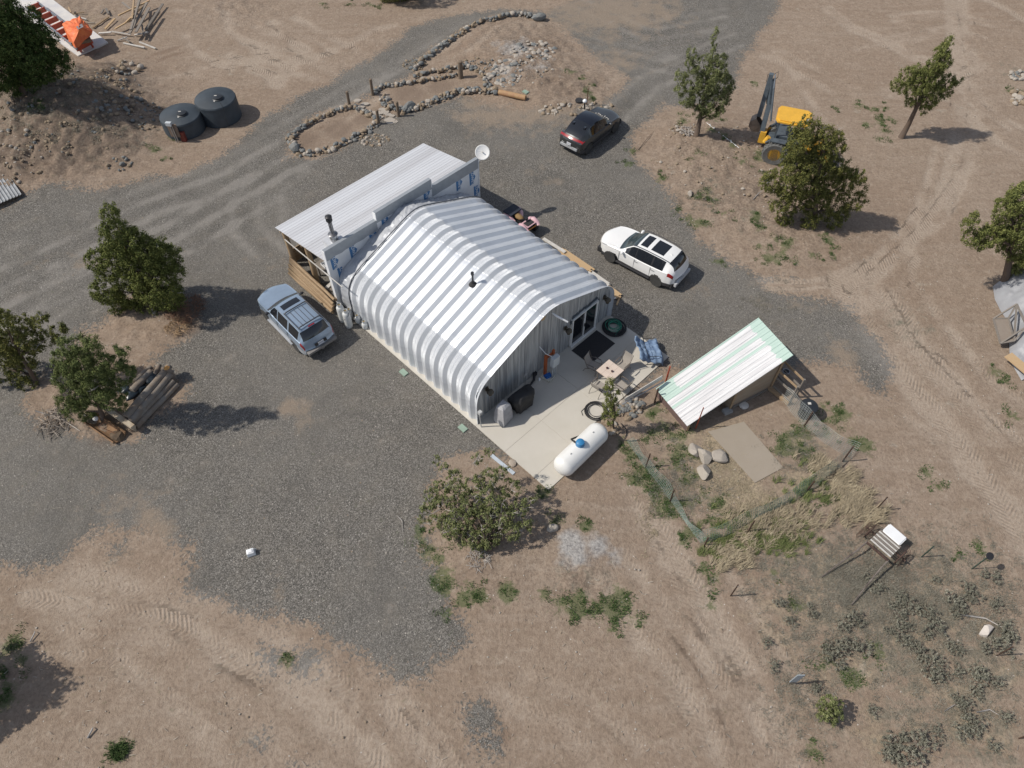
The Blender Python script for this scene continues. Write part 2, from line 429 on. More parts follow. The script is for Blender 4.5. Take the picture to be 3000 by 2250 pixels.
# wheel lines pressed into the gravel
for L_, w_, k_ in (([(60, 1290), (330, 1330), (560, 1440), (760, 1600), (850, 1700)], .4, .9), ([(0, 1400), (250, 1420), (420, 1560), (520, 1700)], .35, .6), ([(1280, 1230), (1400, 1400), (1520, 1560), (1600, 1700)], .4, .9), ([(1420, 1130), (1500, 1260), (1620, 1450), (1740, 1680)], .3, .8),
                   ([(1050, 1500), (1200, 1560), (1300, 1660)], .35, .6), ([(1820, 600), (1900, 760), (2030, 900), (2150, 1060), (2230, 1200)], .6, .8), ([(2050, 0), (2080, 200), (2060, 380), (1960, 520), (1850, 620)], .45, .7), ([(1650, 120), (1800, 200), (1950, 210), (2100, 150)], .35, .6),
                   ([(380, 20), (560, 60), (700, 130)], .4, .6), ([(420, 150), (560, 130), (680, 170)], .4, .6)):
    q_ = [gp(a * OV, b * OV) for a, b in L_]; TRACKS.append(([(p.x, p.y) for p in q_], w_, k_))
    q_ = [(p.x + 1.3, p.y + .7) for p in q_]; TRACKS.append((q_, w_ * .8, k_ * .8))
for pts_ in ([(-50, 650), (150, 560), (330, 470), (520, 400), (700, 290), (900, 170)], [(-50, 740), (200, 620), (420, 500), (560, 410), (760, 300), (940, 160), (1080, 70)],
             [(-20, 800), (120, 690), (260, 600), (420, 540), (600, 430)], [(560, 380), (500, 430), (500, 500), (560, 560)], [(1250, 20), (1400, 90), (1560, 60)], [(1300, 130), (1450, 160), (1600, 100)],
             [(1350, 260), (1420, 190), (1520, 150)]):
    q_ = [at(a * OV, b * OV) for a, b in pts_]
    Q_ = [(p.x, p.y) for p in q_]
    d_ = Vector((Q_[-1][0] - Q_[0][0], Q_[-1][1] - Q_[0][1])).normalized()
    for off_, w_, k_ in ((0, .26, .75), (1.6, .26, .7), (.8, .35, -.4), (2.9, .3, .4)):
        TRACKS.append(([(a - d_.y * off_, b + d_.x * off_) for a, b in Q_], w_, k_))

def axis(lo, hi, st, far, sgn0, sgn1):
    a = list(np.arange(lo, hi + 1e-6, st))
    s = st; v = lo; L = []
    while v > sgn0: s *= 1.22; v -= s; L.append(v)
    s = st; v = hi; Rr = []
    while v < sgn1: s *= 1.22; v += s; Rr.append(v)
    return np.array(L[::-1] + a + Rr)
gx = axis(-43, 43, .14, 0, -420, 420); gy = axis(1, 64, .14, 0, -300, 620)
X, Y = np.meshgrid(gx, gy)
nx_, ny_ = len(gx), len(gy)
g = sdf(GRAVEL, X, Y)
for h_ in HOLES: g = np.minimum(g, -sdf(h_, X, Y))
for (a, b, r) in EXTRA:
    p_ = at(a * OV, b * OV); rr = (at((a + r) * OV, b * OV) - p_).length
    g = np.maximum(g, rr - np.hypot((X - p_.x), (Y - p_.y)))
g = np.clip(g, -4, 4) + 1.0 * fbm(X * .5, Y * .5, 3) + .7 * fbm(X * 2.2, Y * 2.2, 4, 4)
thin = np.zeros(X.shape)
for (a, b, r, k) in [(1110, 250, 90, .9), (1220, 235, 70, .8), (1010, 235, 60, .7), (200, 570, 50, .5), (640, 900, 40, .7), (620, 880, 25, .8), (1260, 30, 120, 1.0), (1400, 20, 100, .8), (1700, 640, 60, .6),
                     (260, 880, 80, .7), (250, 1080, 60, .6), (330, 1180, 60, .9), (600, 1270, 60, .4), (1180, 380, 40, .5), (1500, 620, 40, .6), (560, 560, 60, .35), (1820, 760, 40, .9), (1130, 640, 30, .5),
                     (320, 1110, 50, .7), (1340, 140, 60, .8), (1300, 200, 40, .8), (80, 560, 60, .4), (1250, 620, 30, .5), (1370, 720, 20, .3), (1450, 860, 30, .5), (1030, 1330, 20, .4)]:
    p_ = at(a * OV, b * OV); rr = (at((a + r) * OV, b * OV) - p_).length
    thin += k * np.exp(-((X - p_.x) / rr) ** 2 - ((Y - p_.y) / rr) ** 2)
trk = np.zeros(X.shape); trd = np.zeros(X.shape); trs = np.zeros(X.shape)
for (q, w, k) in TRACKS:
    d = linedist(q, X, Y)
    m_ = d < w * 1.5
    s_acc = 0.0; best = np.full(X.shape, 1e9)
    for i in range(len(q) - 1):
        ax, ay = q[i]; bx, by = q[i + 1]; L_ = math.hypot(bx - ax, by - ay) + 1e-9
        t = ((X - ax) * (bx - ax) + (Y - ay) * (by - ay)) / L_
        dd = np.hypot(X - ax - np.clip(t, 0, L_) * (bx - ax) / L_, Y - ay - np.clip(t, 0, L_) * (by - ay) / L_)
        hit = m_ & (dd < best); best = np.where(hit, dd, best)
        trs = np.where(hit, s_acc + t + .9 * dd, trs); s_acc += L_
    trd = np.maximum(trd, np.clip(1.25 - d / (w * 1.2), 0, 1) * min(1, abs(k)))
    trk += k * 1.15 * np.exp(-(d / (w * 1.15)) ** 2) * (.1 + 1.4 * vnoise(X * .9, Y * .9, 11)) * (.5 + vnoise(X * 4, Y * 4, 12))
grn = np.zeros(X.shape)
for i_, (a, b) in enumerate(GREENW):
    r_ = .2 + .22 * ((i_ * 37) % 10) / 10
    m_ = (np.abs(X - a) < 2) & (np.abs(Y - b) < 2)
    grn[m_] += np.exp(-((X[m_] - a) ** 2 + (Y[m_] - b) ** 2) / r_ ** 2)
rough = np.clip(mound(X, Y) * 1.5, 0, 1)
for (a, b, r, k) in [(1160, 110, 90, .8), (1250, 200, 60, .6), (2180, 1050, 1, 0), (1480, 420, 120, .0), (1600, 440, 110, .7), (1480, 330, 50, .6), (100, 280, 200, .8), (330, 240, 80, .6), (1660, 480, 80, .6), (520, 10, 90, .5), (130, 40, 100, .5), (1250, 1250, 60, .6),
                     (1180, 60, 60, .5)]:
    p_ = at(a * OV, b * OV); rr = (at((a + r) * OV, b * OV) - p_).length
    rough = np.maximum(rough, k * np.exp(-((X - p_.x) / rr) ** 2 - ((Y - p_.y) / rr) ** 2))
straw = np.zeros(X.shape)
for (a, b, r, k) in [(1560, 980, 90, 1), (1480, 950, 60, .8), (1600, 1060, 90, 1), (1700, 1060, 80, .8), (1480, 1040, 40, .5), (1400, 900, 40, .5), (1730, 960, 50, .7), (1560, 1130, 50, .6), (1800, 1080, 40, .9),
                     (1700, 1180, 120, .6), (1750, 1280, 160, .55), (1900, 1330, 150, .5), (2060, 1300, 120, .5), (1900, 1500, 180, .45), (2100, 1500, 150, .5), (140, 60, 60, .8), (1650, 1330, 60, .5)]:
    p_ = at(a * OV, b * OV); rr = (at((a + r) * OV, b * OV) - p_).length
    straw = np.maximum(straw, k * np.exp(-((X - p_.x) / rr) ** 2 - ((Y - p_.y) / rr) ** 2))
ash = np.zeros(X.shape)
for (a, b, r, k) in [(1680, 1605, 55, 1.2), (1740, 1600, 50, .8), (1650, 1650, 35, .7), (1800, 1640, 40, .5), (1510, 140, 60, .7), (1570, 190, 50, .6), (1480, 200, 50, .5), (1410, 1560, 1, 0)]:
    p_ = gp(a, b); rr = (at(a + r, b) - at(a, b)).length
    ash = np.maximum(ash, k * np.exp(-((X - p_.x) / rr) ** 2 - ((Y - p_.y) / rr) ** 2))
scrub = np.zeros(X.shape)
for (a, b, r, k) in [(1800, 1250, 90, 1), (1900, 1300, 110, 1), (2020, 1330, 120, .9), (1780, 1350, 90, .8), (1950, 1420, 130, .9), (2120, 1400, 110, .9), (2100, 1560, 130, .8), (1960, 1560, 110, .7), (1820, 1440, 80, .7), (1700, 1230, 70, .7), (1790, 1560, 60, .6), (2050, 1220, 90, .7), (120, 250, 140, .7), (300, 300, 60, .5), (1250, 1270, 90, .5), (1560, 420, 60, .4), (1620, 480, 70, .5), (2180, 150, 40, .5), (1960, 700, 70, .6)]:
    p_ = at(a * OV, b * OV); rr = (at((a + r) * OV, b * OV) - p_).length
    scrub = np.maximum(scrub, k * np.exp(-((X - p_.x) / rr) ** 2 - ((Y - p_.y) / rr) ** 2))
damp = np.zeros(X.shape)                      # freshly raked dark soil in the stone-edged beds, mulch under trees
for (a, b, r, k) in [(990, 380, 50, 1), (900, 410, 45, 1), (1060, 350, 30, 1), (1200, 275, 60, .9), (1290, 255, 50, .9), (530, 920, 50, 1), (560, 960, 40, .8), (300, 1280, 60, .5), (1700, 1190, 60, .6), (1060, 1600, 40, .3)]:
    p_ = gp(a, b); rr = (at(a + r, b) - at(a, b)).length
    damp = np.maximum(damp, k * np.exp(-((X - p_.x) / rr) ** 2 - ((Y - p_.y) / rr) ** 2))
far = np.clip((np.hypot(X, Y - 30) - 60) / 60, 0, 1)
H = hgt(X, Y)
dirtm = np.clip(.5 - g, 0, 1)
H = H + (fbm(X * .35, Y * .35, 21) * .06 + fbm(X * 2.2, Y * 2.2, 22, 4) * (.035 + .5 * rough)) * (.35 + .65 * dirtm)
H = H - .03 * np.clip(np.abs(trk), 0, 1) * dirtm + .03 * np.clip(g, 0, .6) * (g > 0)
H = H + far * 9 * fbm(X * .012, Y * .012, 31, 3)
# level pads under the concrete and the buildings
BA = R(44.8); BO = Vector((1.578, 14.641)); BU = Vector((math.cos(BA), math.sin(BA))); BV = Vector((-math.sin(BA), math.cos(BA)))
u_ = (X - BO.x) * BU.x + (Y - BO.y) * BU.y; v_ = (X - BO.x) * BV.x + (Y - BO.y) * BV.y
def pad(mask, z): 
    global H
    H = np.where(mask, np.minimum(H, z), H)
pad((u_ > .1) & (u_ < 9.4) & (v_ > 1.0) & (v_ < 15), -.05)
pad((u_ > .1) & (u_ < 3.9) & (v_ > .1) & (v_ < 2), -.05)
me = bpy.data.meshes.new('ground')
vs = np.stack([X.ravel(), Y.ravel(), H.ravel()], 1).astype(np.float32)
idx = np.arange(nx_ * ny_).reshape(ny_, nx_)
q = np.stack([idx[:-1, :-1].ravel(), idx[:-1, 1:].ravel(), idx[1:, 1:].ravel(), idx[1:, :-1].ravel()], 1).astype(np.int32)
me.vertices.add(len(vs)); me.vertices.foreach_set('co', vs.ravel())
me.loops.add(q.size); me.loops.foreach_set('vertex_index', q.ravel())
me.polygons.add(len(q)); me.polygons.foreach_set('loop_start', np.arange(0, q.size, 4, dtype=np.int32))
me.polygons.foreach_set('loop_total', np.full(len(q), 4, np.int32)); me.polygons.foreach_set('use_smooth', np.ones(len(q), bool))
me.update(calc_edges=True)
for nm, arr in (('gravel', g), ('track', trk * (1 - np.clip(damp * 1.3, 0, 1))), ('green', grn), ('rough', rough), ('straw', straw), ('ash', ash), ('damp', damp), ('thin', thin), ('scrub', scrub), ('tread', trd * np.clip(.3 - g, 0, 1) * 1.4 * (1 - np.clip(damp * 1.5, 0, 1))), ('along', trs)):
    at_ = me.attributes.new(nm, 'FLOAT', 'POINT'); at_.data.foreach_set('value', arr.ravel().astype(np.float32))
ground = bpy.data.objects.new('ground', me); col.objects.link(ground)
tag(ground, 'bare brown dirt yard with grey gravel drive and wheel tracks', kind='structure')

m, nt, b = newmat('ground_soil_and_gravel')
geo = nt.nodes.new('ShaderNodeNewGeometry'); P = geo.outputs['Position']
def A(n):
    a = nt.nodes.new('ShaderNodeAttribute'); a.attribute_name = n; return a.outputs['Fac']
big = noisen(nt, P, .12, 3.0); mid = noisen(nt, P, .9, 5.0, .6); fine = noisen(nt, P, 7.0, 5.0, .7); grit = noisen(nt, P, 26.0, 4.0, .75)
streak = noisen(nt, mapn(nt, P, (.25, 1.6, 1), (0, 0, R(-38))), 1.0, 5.0, .6, .6)
dirt = mixc(nt, ramp(nt, big, .35, .65), (.292, .222, .167), (.335, .267, .208))
dirt = mixc(nt, ramp(nt, mid, .35, .68, 0, .65), dirt, (.255, .192, .143))
dirt = mixc(nt, ramp(nt, streak, .45, .75, 0, .5), dirt, (.375, .31, .25))
dirt = mixc(nt, ramp(nt, fine, .42, .66, 0, .6), dirt, (.20, .148, .11))
clod = noisen(nt, P, 3.1, 6.0, .7, .4)
dirt = mixc(nt, ramp(nt, clod, .52, .66, 0, .5), dirt, (.19, .142, .108))
dirt = mixc(nt, ramp(nt, clod, .46, .34, 0, .45), dirt, (.40, .33, .265))
dirt = mixc(nt, ramp(nt, A('track'), .08, .95, 0, .62), dirt, mixc(nt, ramp(nt, fine, .4, .65), (.42, .35, .285), (.34, .275, .217)))
dirt = mixc(nt, ramp(nt, A('track'), -.15, -.7, 0, .6), dirt, (.20, .142, .104))
dirt = mixc(nt, ramp(nt, mathn(nt, 'ADD', A('rough'), ramp(nt, fine, .3, .7, -.6, .5)), .2, 1.1, 0, .8), dirt, (.155, .118, .092))
strawc = mixc(nt, ramp(nt, fine, .4, .6), (.42, .34, .235), (.25, .21, .155))
dirt = mixc(nt, ramp(nt, mathn(nt, 'ADD', A('straw'), ramp(nt, mid, .3, .7, -.55, .45)), .25, .9, 0, .85), dirt, strawc)
dirt = mixc(nt, ramp(nt, mathn(nt, 'ADD', A('scrub'), ramp(nt, noisen(nt, P, 2.0, 7.0, .75, .5), .35, .65, -.8, .4)), .25, .85, 0, .75), dirt, mixc(nt, ramp(nt, fine, .35, .65), (.235, .215, .17), (.13, .125, .095)))
vo = nt.nodes.new('ShaderNodeTexVoronoi'); nt.links.new(P, vo.inputs['Vector']); vo.inputs['Scale'].default_value = 30.0
sep = nt.nodes.new('ShaderNodeSeparateColor'); nt.links.new(vo.outputs['Color'], sep.inputs[0])
vo2 = nt.nodes.new('ShaderNodeTexVoronoi'); nt.links.new(P, vo2.inputs['Vector']); vo2.inputs['Scale'].default_value = 9.0
sep2 = nt.nodes.new('ShaderNodeSeparateColor'); nt.links.new(vo2.outputs['Color'], sep2.inputs[0])
grav = mixc(nt, ramp(nt, sep.outputs[0], .2, .9), (.095, .089, .080), (.285, .265, .238))
grav = mixc(nt, ramp(nt, sep.outputs[1], .93, .97, 0, .8), grav, (.50, .47, .43))
grav = mixc(nt, ramp(nt, grit, .4, .65, 0, .45), grav, (.080, .075, .068))
grav = mixc(nt, ramp(nt, big, .40, .60, 0, .45), grav, (.20, .188, .170))
grav = mixc(nt, ramp(nt, noisen(nt, P, .33, 4.0, .65, .8), .5, .68, 0, .45), grav, (.115, .108, .098))
grav = mixc(nt, ramp(nt, mid, .45, .72, 0, .35), grav, (.21, .188, .158))
grav = mixc(nt, ramp(nt, A('track'), .08, .9, 0, .6), grav, (.29, .27, .245))
grav = mixc(nt, ramp(nt, A('track'), -.1, -.7, 0, .5), grav, (.11, .103, .093))
dust = mathn(nt, 'ADD', A('thin'), ramp(nt, mid, .3, .7, -.5, .5))
dust = mathn(nt, 'ADD', dust, ramp(nt, fine, .3, .7, -.2, .2))
grav = mixc(nt, ramp(nt, dust, .38, 1.0, 0, .7), grav, (.31, .245, .185))
gm = mathn(nt, 'ADD', A('gravel'), ramp(nt, fine, .25, .75, -.55, .55))
gm = mathn(nt, 'ADD', gm, ramp(nt, sep2.outputs[0], 0, 1, -.25, .25))
gmask = ramp(nt, gm, -.12, .22)
base = mixc(nt, gmask, dirt, grav)
base = mixc(nt, ramp(nt, mathn(nt, 'ADD', A('ash'), ramp(nt, mid, .3, .7, -.4, .4)), .3, .8, 0, .8), base, mixc(nt, ramp(nt, fine, .35, .65), (.50, .49, .47), (.2, .2, .205)))
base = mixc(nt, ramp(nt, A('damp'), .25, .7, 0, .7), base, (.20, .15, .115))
gr = mathn(nt, 'ADD', A('green'), ramp(nt, noisen(nt, P, 3.2, 6.0, .75), .35, .65, -.7, .45))
base = mixc(nt, ramp(nt, gr, .3, .8, 0, .7), base, mixc(nt, ramp(nt, grit, .35, .65), (.06, .095, .035), (.13, .15, .065)))
# scattered pale chips and dark crumbs
chip = ramp(nt, sep2.outputs[1], .985, .99, 0, 1)
chipd = ramp(nt, vo2.outputs['Distance'], .25, .2, 0, 1)
base = mixc(nt, mathn(nt, 'MULTIPLY', chip, chipd), base, (.5, .46, .41))
nt.links.new(base, b.inputs['Base Color'])
b.inputs['Roughness'].default_value = .95; b.inputs['Specular IOR Level'].default_value = .12
tread = mathn(nt, 'MULTIPLY', mathn(nt, 'SINE', mathn(nt, 'MULTIPLY', A('along'), 2 * PI / .21)), mathn(nt, 'MULTIPLY', A('tread'), ramp(nt, mid, .42, .62)))
base = mixc(nt, ramp(nt, tread, -.15, -.8, 0, .28), base, (.21, .155, .118))  # groove shade put into the colour: tread troughs tinted darker
nt.links.new(base, b.inputs['Base Color'])
hb = mathn(nt, 'ADD', mathn(nt, 'MULTIPLY', fine, 1.0), mathn(nt, 'MULTIPLY', grit, .45))
hb = mathn(nt, 'ADD', hb, mathn(nt, 'MULTIPLY', mathn(nt, 'MULTIPLY', sep.outputs[0], gmask), .3))
hb = mathn(nt, 'ADD', hb, mathn(nt, 'MULTIPLY', tread, .22))
nt.links.new(bumpn(nt, hb, .75, .07), b.inputs['Normal'])
me.materials.append(m)
# ------------------------------------------------------------------ shared materials
galv = M('galvalume', (.68, .73, .78), rough=.38, metal=.55, var=.05, scale=1.2, c2=(.62, .665, .71))
galv_wall = M('galvalume_wall', (.60, .62, .63), rough=.5, metal=.3, var=.16, scale=2.0, stretch=(4.5, 4.5, .16), c2=(.25, .26, .275), lo=.42, hi=.60)
whitepaint = M('white_paint', (.80, .81, .82), rough=.45, var=.03)
dirtywhite = M('weathered_white', (.66, .64, .60), rough=.7, var=.12, scale=6, c2=(.48, .45, .41))
blackm = M('black_metal', (.025, .025, .028), rough=.45, var=.3)
rubber = M('black_rubber', (.03, .03, .032), rough=.8, var=.25)
glass = M('dark_glass', (.012, .014, .018), rough=.08, var=.02, spec=.8)
steel = M('bare_steel', (.45, .46, .48), rough=.35, metal=.9, var=.1)
rust = M('rusty_steel', (.20, .09, .045), rough=.85, var=.3, scale=9)
concrete = M('concrete', (.61, .575, .51), rough=.85, var=.12, scale=.8, c2=(.50, .47, .41), bump=.002, spec=.25, detail=10, lo=.42, hi=.68)
pinewood = wood('new_pine', (.62, .45, .27), (.50, .34, .19))
greywood = wood('weathered_grey_wood', (.30, .27, .24), (.20, .175, .15))
barkwood = wood('slab_wood', (.50, .38, .25), (.26, .17, .10))
polewood = wood('round_pole_wood', (.27, .21, .155), (.17, .13, .10))
stonem = M('field_stone', (.30, .275, .24), rough=.9, var=.35, scale=2.2, c2=(.17, .18, .185), bump=.02, spec=.25)
stone_w = M('pale_stone', (.50, .44, .37), rough=.9, var=.2, scale=5, c2=(.36, .29, .23), bump=.02, spec=.2)
redpaint = M('red_painted_steel', (.42, .075, .035), rough=.5, var=.15)
darkgreen = M('dark_green_steel', (.05, .085, .065), rough=.5, var=.2)

# ------------------------------------------------------------------ concrete patio slab (four steps of outline, tooled joints), building frame u,v
def WB(u, v, z=0.0):
    q = BO + BU * u + BV * v
    return Vector((q.x, q.y, z))
B0 = (BO.x, BO.y, 0.0)
SLAB = .05
mb = MB()
gap = .009
def slab(u0, u1, v0, v1): mb.prism([(u0 + gap, v0 + gap), (u1 - gap, v0 + gap), (u1 - gap, v1 - gap), (u0 + gap, v1 - gap)], -.12, SLAB)
for (u0, u1) in ((0, 2.36), (2.36, 4.88), (4.88, 7.24), (7.24, 9.52)):
    slab(u0, u1, .88, 2.70); slab(u0, u1, 2.70, 4.62)
slab(0, 2.36, 0, .88); slab(2.36, 3.05, 0, .88)
slab(0, 9.52, 4.62, 13.9)
mb.prism([(.02, .02), (3.03, .02), (3.03, .9), (9.5, .9), (9.5, 13.85), (.02, 13.85)], -.14, SLAB - .012)
patio = mb.build('patio', concrete, loc=B0, rotz=BA)
tag(patio, 'pale concrete patio slab in front of the metal building with tooled joints', kind='structure')
mb = MB()
pt = [at(*p) for p in ((2073.8, 1265.3), (2178.6, 1236.3), (2294.4, 1370.2), (2211.2, 1415.4), (2124.4, 1319.5))]
mb.prism([(p.x, p.y) for p in pt], -.1, .035)
tag(mb.build('pen_path', M('stained_concrete', (.36, .31, .25), rough=.95, var=.1, scale=1.5, c2=(.31, .265, .21))), 'brown stained concrete strip in the chicken pen', kind='structure')

# ------------------------------------------------------------------ quonset hut
VF, VE = 4.61, 13.80
QC = 4.83
ctrl = [(.15, SLAB), (.15, .55), (.15, 1.10), (.17, 1.60), (.30, 2.12), (.62, 2.56), (1.10, 2.86), (1.70, 3.11), (2.6, 3.48), (3.4, 3.81), (4.1, 4.09), (4.5, 4.21), (QC, 4.25)]
ctrl = ctrl + [(2 * QC - u, z) for u, z in reversed(ctrl[:-1])]
def spline(P, n):
    out = []
    for i in range(len(P) - 1):
        p0 = P[max(i - 1, 0)]; p1 = P[i]; p2 = P[i + 1]; p3 = P[min(i + 2, len(P) - 1)]
        for k in range(n):
            t = k / n
            out.append(tuple(.5 * ((2 * b) + (-a + c) * t + (2 * a - 5 * b + 4 * c - d) * t * t + (-a + 3 * b - 3 * c + d) * t ** 3) for a, b, c, d in zip(p0, p1, p2, p3)))
    out.append(P[-1]); return out
prof = spline(ctrl, 5)
nrm = []
for i in range(len(prof)):
    a = prof[max(i - 1, 0)]; b_ = prof[min(i + 1, len(prof) - 1)]
    d = Vector((b_[0] - a[0], b_[1] - a[1])).normalized(); nrm.append(Vector((-d.y, d.x)))
S = [0.0]
for i in range(1, len(prof)): S.append(S[-1] + math.dist(prof[i], prof[i - 1]))
hut = thing('quonset_hut', 'silver ribbed metal arch building with sliding glass door on the patio', 'building', B0, BA)
vd_ = [(VF, 0.0), (VF + .05, 0.0), (VF + .15, -.12), (VF + .22, -.135), (VF + .28, -.135)]
k = 0
while True:
    s_ = 5.07 + .61 * k
    if s_ + .61 > VE + .1: break
    vd_ += [(s_, 0.0), (s_ + .14, 0.0), (s_ + .27, -.115), (s_ + .42, -.115)]
    k += 1
vd_ += [(5.07 + .61 * k, 0.0), (5.07 + .61 * k + .12, 0.0)]
vs = []; fs = []
for (u, z), n_ in zip(prof, nrm):
    for (v, d) in vd_: vs.append((u + n_.x * d, v, z + n_.y * d))
nv = len(vd_)
for i in range(len(prof) - 1):
    for j in range(nv - 1): fs.append((i * nv + j, i * nv + j + 1, (i + 1) * nv + j + 1, (i + 1) * nv + j))
mb = MB(); mb.add(vs, fs)
arch_m, nt, b = newmat('crimped_galvalume')
tc = nt.nodes.new('ShaderNodeTexCoord')
aS = nt.nodes.new('ShaderNodeAttribute'); aS.attribute_name = 'run'
aC = nt.nodes.new('ShaderNodeAttribute'); aC.attribute_name = 'crimp'
aJ = nt.nodes.new('ShaderNodeAttribute'); aJ.attribute_name = 'panel'
f = noisen(nt, tc.outputs['Object'], 1.3, 3.0); f2 = noisen(nt, tc.outputs['Object'], 60.0, 2.0)
c_ = mixc(nt, ramp(nt, f, .3, .7), (.69, .715, .75), (.62, .65, .69))
c_ = mixc(nt, ramp(nt, f2, .35, .65, 0, .25), c_, (.50, .53, .56))
c_ = mixc(nt, mathn(nt, 'MULTIPLY', aJ.outputs['Fac'], .3), c_, (.50, .53, .57))
fs_ = noisen(nt, mapn(nt, tc.outputs['Object'], (.5, 9, 1)), 1.0, 5.0, .7)
c_ = mixc(nt, ramp(nt, fs_, .52, .72, 0, .35), c_, (.47, .485, .50))
nt.links.new(c_, b.inputs['Base Color'])
b.inputs['Metallic'].default_value = .28
nt.links.new(mathn(nt, 'ADD', mathn(nt, 'MULTIPLY', aC.outputs['Fac'], .08), ramp(nt, f, .3, .7, .33, .44)), b.inputs['Roughness'])
w_ = mathn(nt, 'SINE', mathn(nt, 'MULTIPLY', aS.outputs['Fac'], 2 * PI / .055))
nt.links.new(bumpn(nt, mathn(nt, 'MULTIPLY', w_, aC.outputs['Fac']), .9, .012), b.inputs['Normal'])
ar = mb.build('arch_panels', arch_m, hut)
tot = S[-1]
def crimp(s):
    return 1.0 if (.95 < s < 3.1 or tot - 3.1 < s < tot - .95 or abs(s - tot / 2) < .55) else 0.0
def pjoint(s): return 1.0 if any(abs(s - x) < .07 for x in (.92, 3.6, tot / 2 - .62, tot / 2 + .62, tot - 3.6, tot - .92)) else 0.0
for nm, fn in (('run', lambda s: s), ('crimp', crimp), ('panel', pjoint)):
    a = ar.data.attributes.new(nm, 'FLOAT', 'POINT')
    a.data.foreach_set('value', np.repeat(np.array([fn(s) for s in S], np.float32), nv))
md = ar.modifiers.new('sheet', 'SOLIDIFY'); md.thickness = .006; md.offset = -1
# front wall of vertical ribbed metal sheets following the arch, with the door opening left free
def zat(u):
    for (a, b_) in zip(prof[:-1], prof[1:]):
        if a[0] <= u <= b_[0] and b_[0] > a[0]: return a[1] + (b_[1] - a[1]) * (u - a[0]) / (b_[0] - a[0])
    return prof[0][1]
def endwall(v, name, door=None, mat=galv_wall):
    mb = MB(); us = []; u = .30
    i = 0
    pat = [(0, 0), (.10, 0), (.125, .03), (.16, .03), (.185, 0)]
    while u < 9.36:
        for (du, dv) in pat:
            if u + du < 9.38: us.append((u + du, dv))
        u += .225
    us.append((9.38, 0))
    for (a, da), (c, dc) in zip(us[:-1], us[1:]):
        za, zc = zat(a) - .15, zat(c) - .15
        zb = SLAB
        if door and a > door[0] - .02 and c < door[1] + .02: zb = door[2]
        mb.quad((a, v - da, zb), (c, v - dc, zb), (c, v - dc, zc), (a, v - da, za))
    return mb.build(name, mat, hut)
endwall(4.80, 'front_wall', (6.46, 8.36, 2.10))
endwall(13.6, 'rear_wall')
mb = MB()
for k in range(3): mb.box((4.6, 4.79 - .002, .35 + .0), (.01, .01, .01))
# sliding glass door
dr = MB()
d0, d1, dz = 6.50, 8.34, 2.08
dr.box(((d0 + d1) / 2, 4.74, dz - .03), (d1 - d0, .16, .06)).box(((d0 + d1) / 2, 4.72, SLAB + .05), (d1 - d0, .2, .10)).box((d0 + .03, 4.74, 1.05), (.06, .16, 2.0)).box((d1 - .05, 4.74, 1.05), (.10, .16, 2.0))
door = dr.build('sliding_door', M('white_vinyl', (.74, .74, .72), rough=.5, var=.04), hut)
p = MB(); p.box((7.0, 4.75, 1.07), (.86, .02, 1.84)); p.build('glass_pane', glass, door)
p = MB(); p.box((7.84, 4.71, 1.07), (.80, .02, 1.84)); p.build('glass_pane', glass, door)
p = MB(); p.box((7.42, 4.70, 1.07), (.07, .06, 1.9)); p.box((8.26, 4.70, 1.07), (.05, .05, 1.9)); p.build('door_stile', M('white_vinyl', (.74, .74, .72)), door)
p = MB(); p.box((7.40, 4.655, 1.05), (.03, .03, .22)); p.build('handle', blackm, door)
fl = MB()
for (u, w, z, h) in [(6.75, .5, 2.17, .12), (7.2, .45, 2.22, .10), (7.62, .4, 2.16, .11), (8.05, .5, 2.20, .13), (6.50, .16, 1.9, .2), (8.42, .12, 1.6, .9)]:
    fl.box((u, 4.74, z), (w, .03, h), Matrix.Rotation(random.uniform(-.08, .08), 3, 'Y'))
fl.build('door_flashing', M('dark_flashing', (.07, .09, .11), rough=.6, var=.3), hut)
for i_, (a, c, z) in enumerate([(4.44, 4.8, 3.8), ]):
    q_ = MB(); q_.box((4.45, 4.745, 3.83), (.22, .02, .22), Matrix.Rotation(.3, 3, 'Y')); q_.build('vent_plate', pinewood, hut)
# vent pipe through the roof
vp = MB(); zz = zat(3.62)
vp.cyl((3.62, 8.42, zz - .15), (3.62, 8.42, zz + .62), .045, n=14).cyl((3.62, 8.42, zz + .60), (3.62, 8.42, zz + .74), .075, n=14)
o = vp.build('vent_pipe', blackm, hut, smooth=True, angle=40)
q_ = MB(); q_.lathe([(.20, -.02), (.16, .05), (.08, .1), (.06, .22)], (3.62, 8.42, zz - .02)); q_.build('pipe_boot', rubber, o)
# white gutter tube hanging out of the wall
gt = MB(); gt.tube([(4.98, 4.72, 3.80), (5.02, 4.50, 3.74), (5.32, 4.05, 3.45)], [.03, .05, .04], 10); gt.build('spout_tube', whitepaint, hut)
gt = MB(); gt.tube([(.16, 4.40, SLAB), (.14, 4.42, .75), (.12, 4.42, 1.22)], .025, 8).box((.14, 4.40, 1.24), (.16, .16, .18)); gt.build('conduit_box', M('grey_plastic', (.45, .46, .46), rough=.6), hut)
gt = MB(); gt.tube([(9.55, 4.75, .9), (9.62, 4.7, 1.1), (9.56, 4.66, .7), (9.66, 4.74, .5), (9.6, 4.7, .85)], .022, 6); gt.tube([(9.5, 4.7, 1.25), (9.66, 4.62, 1.3)], .03, 6); gt.build('cable_loop', whitepaint, hut)

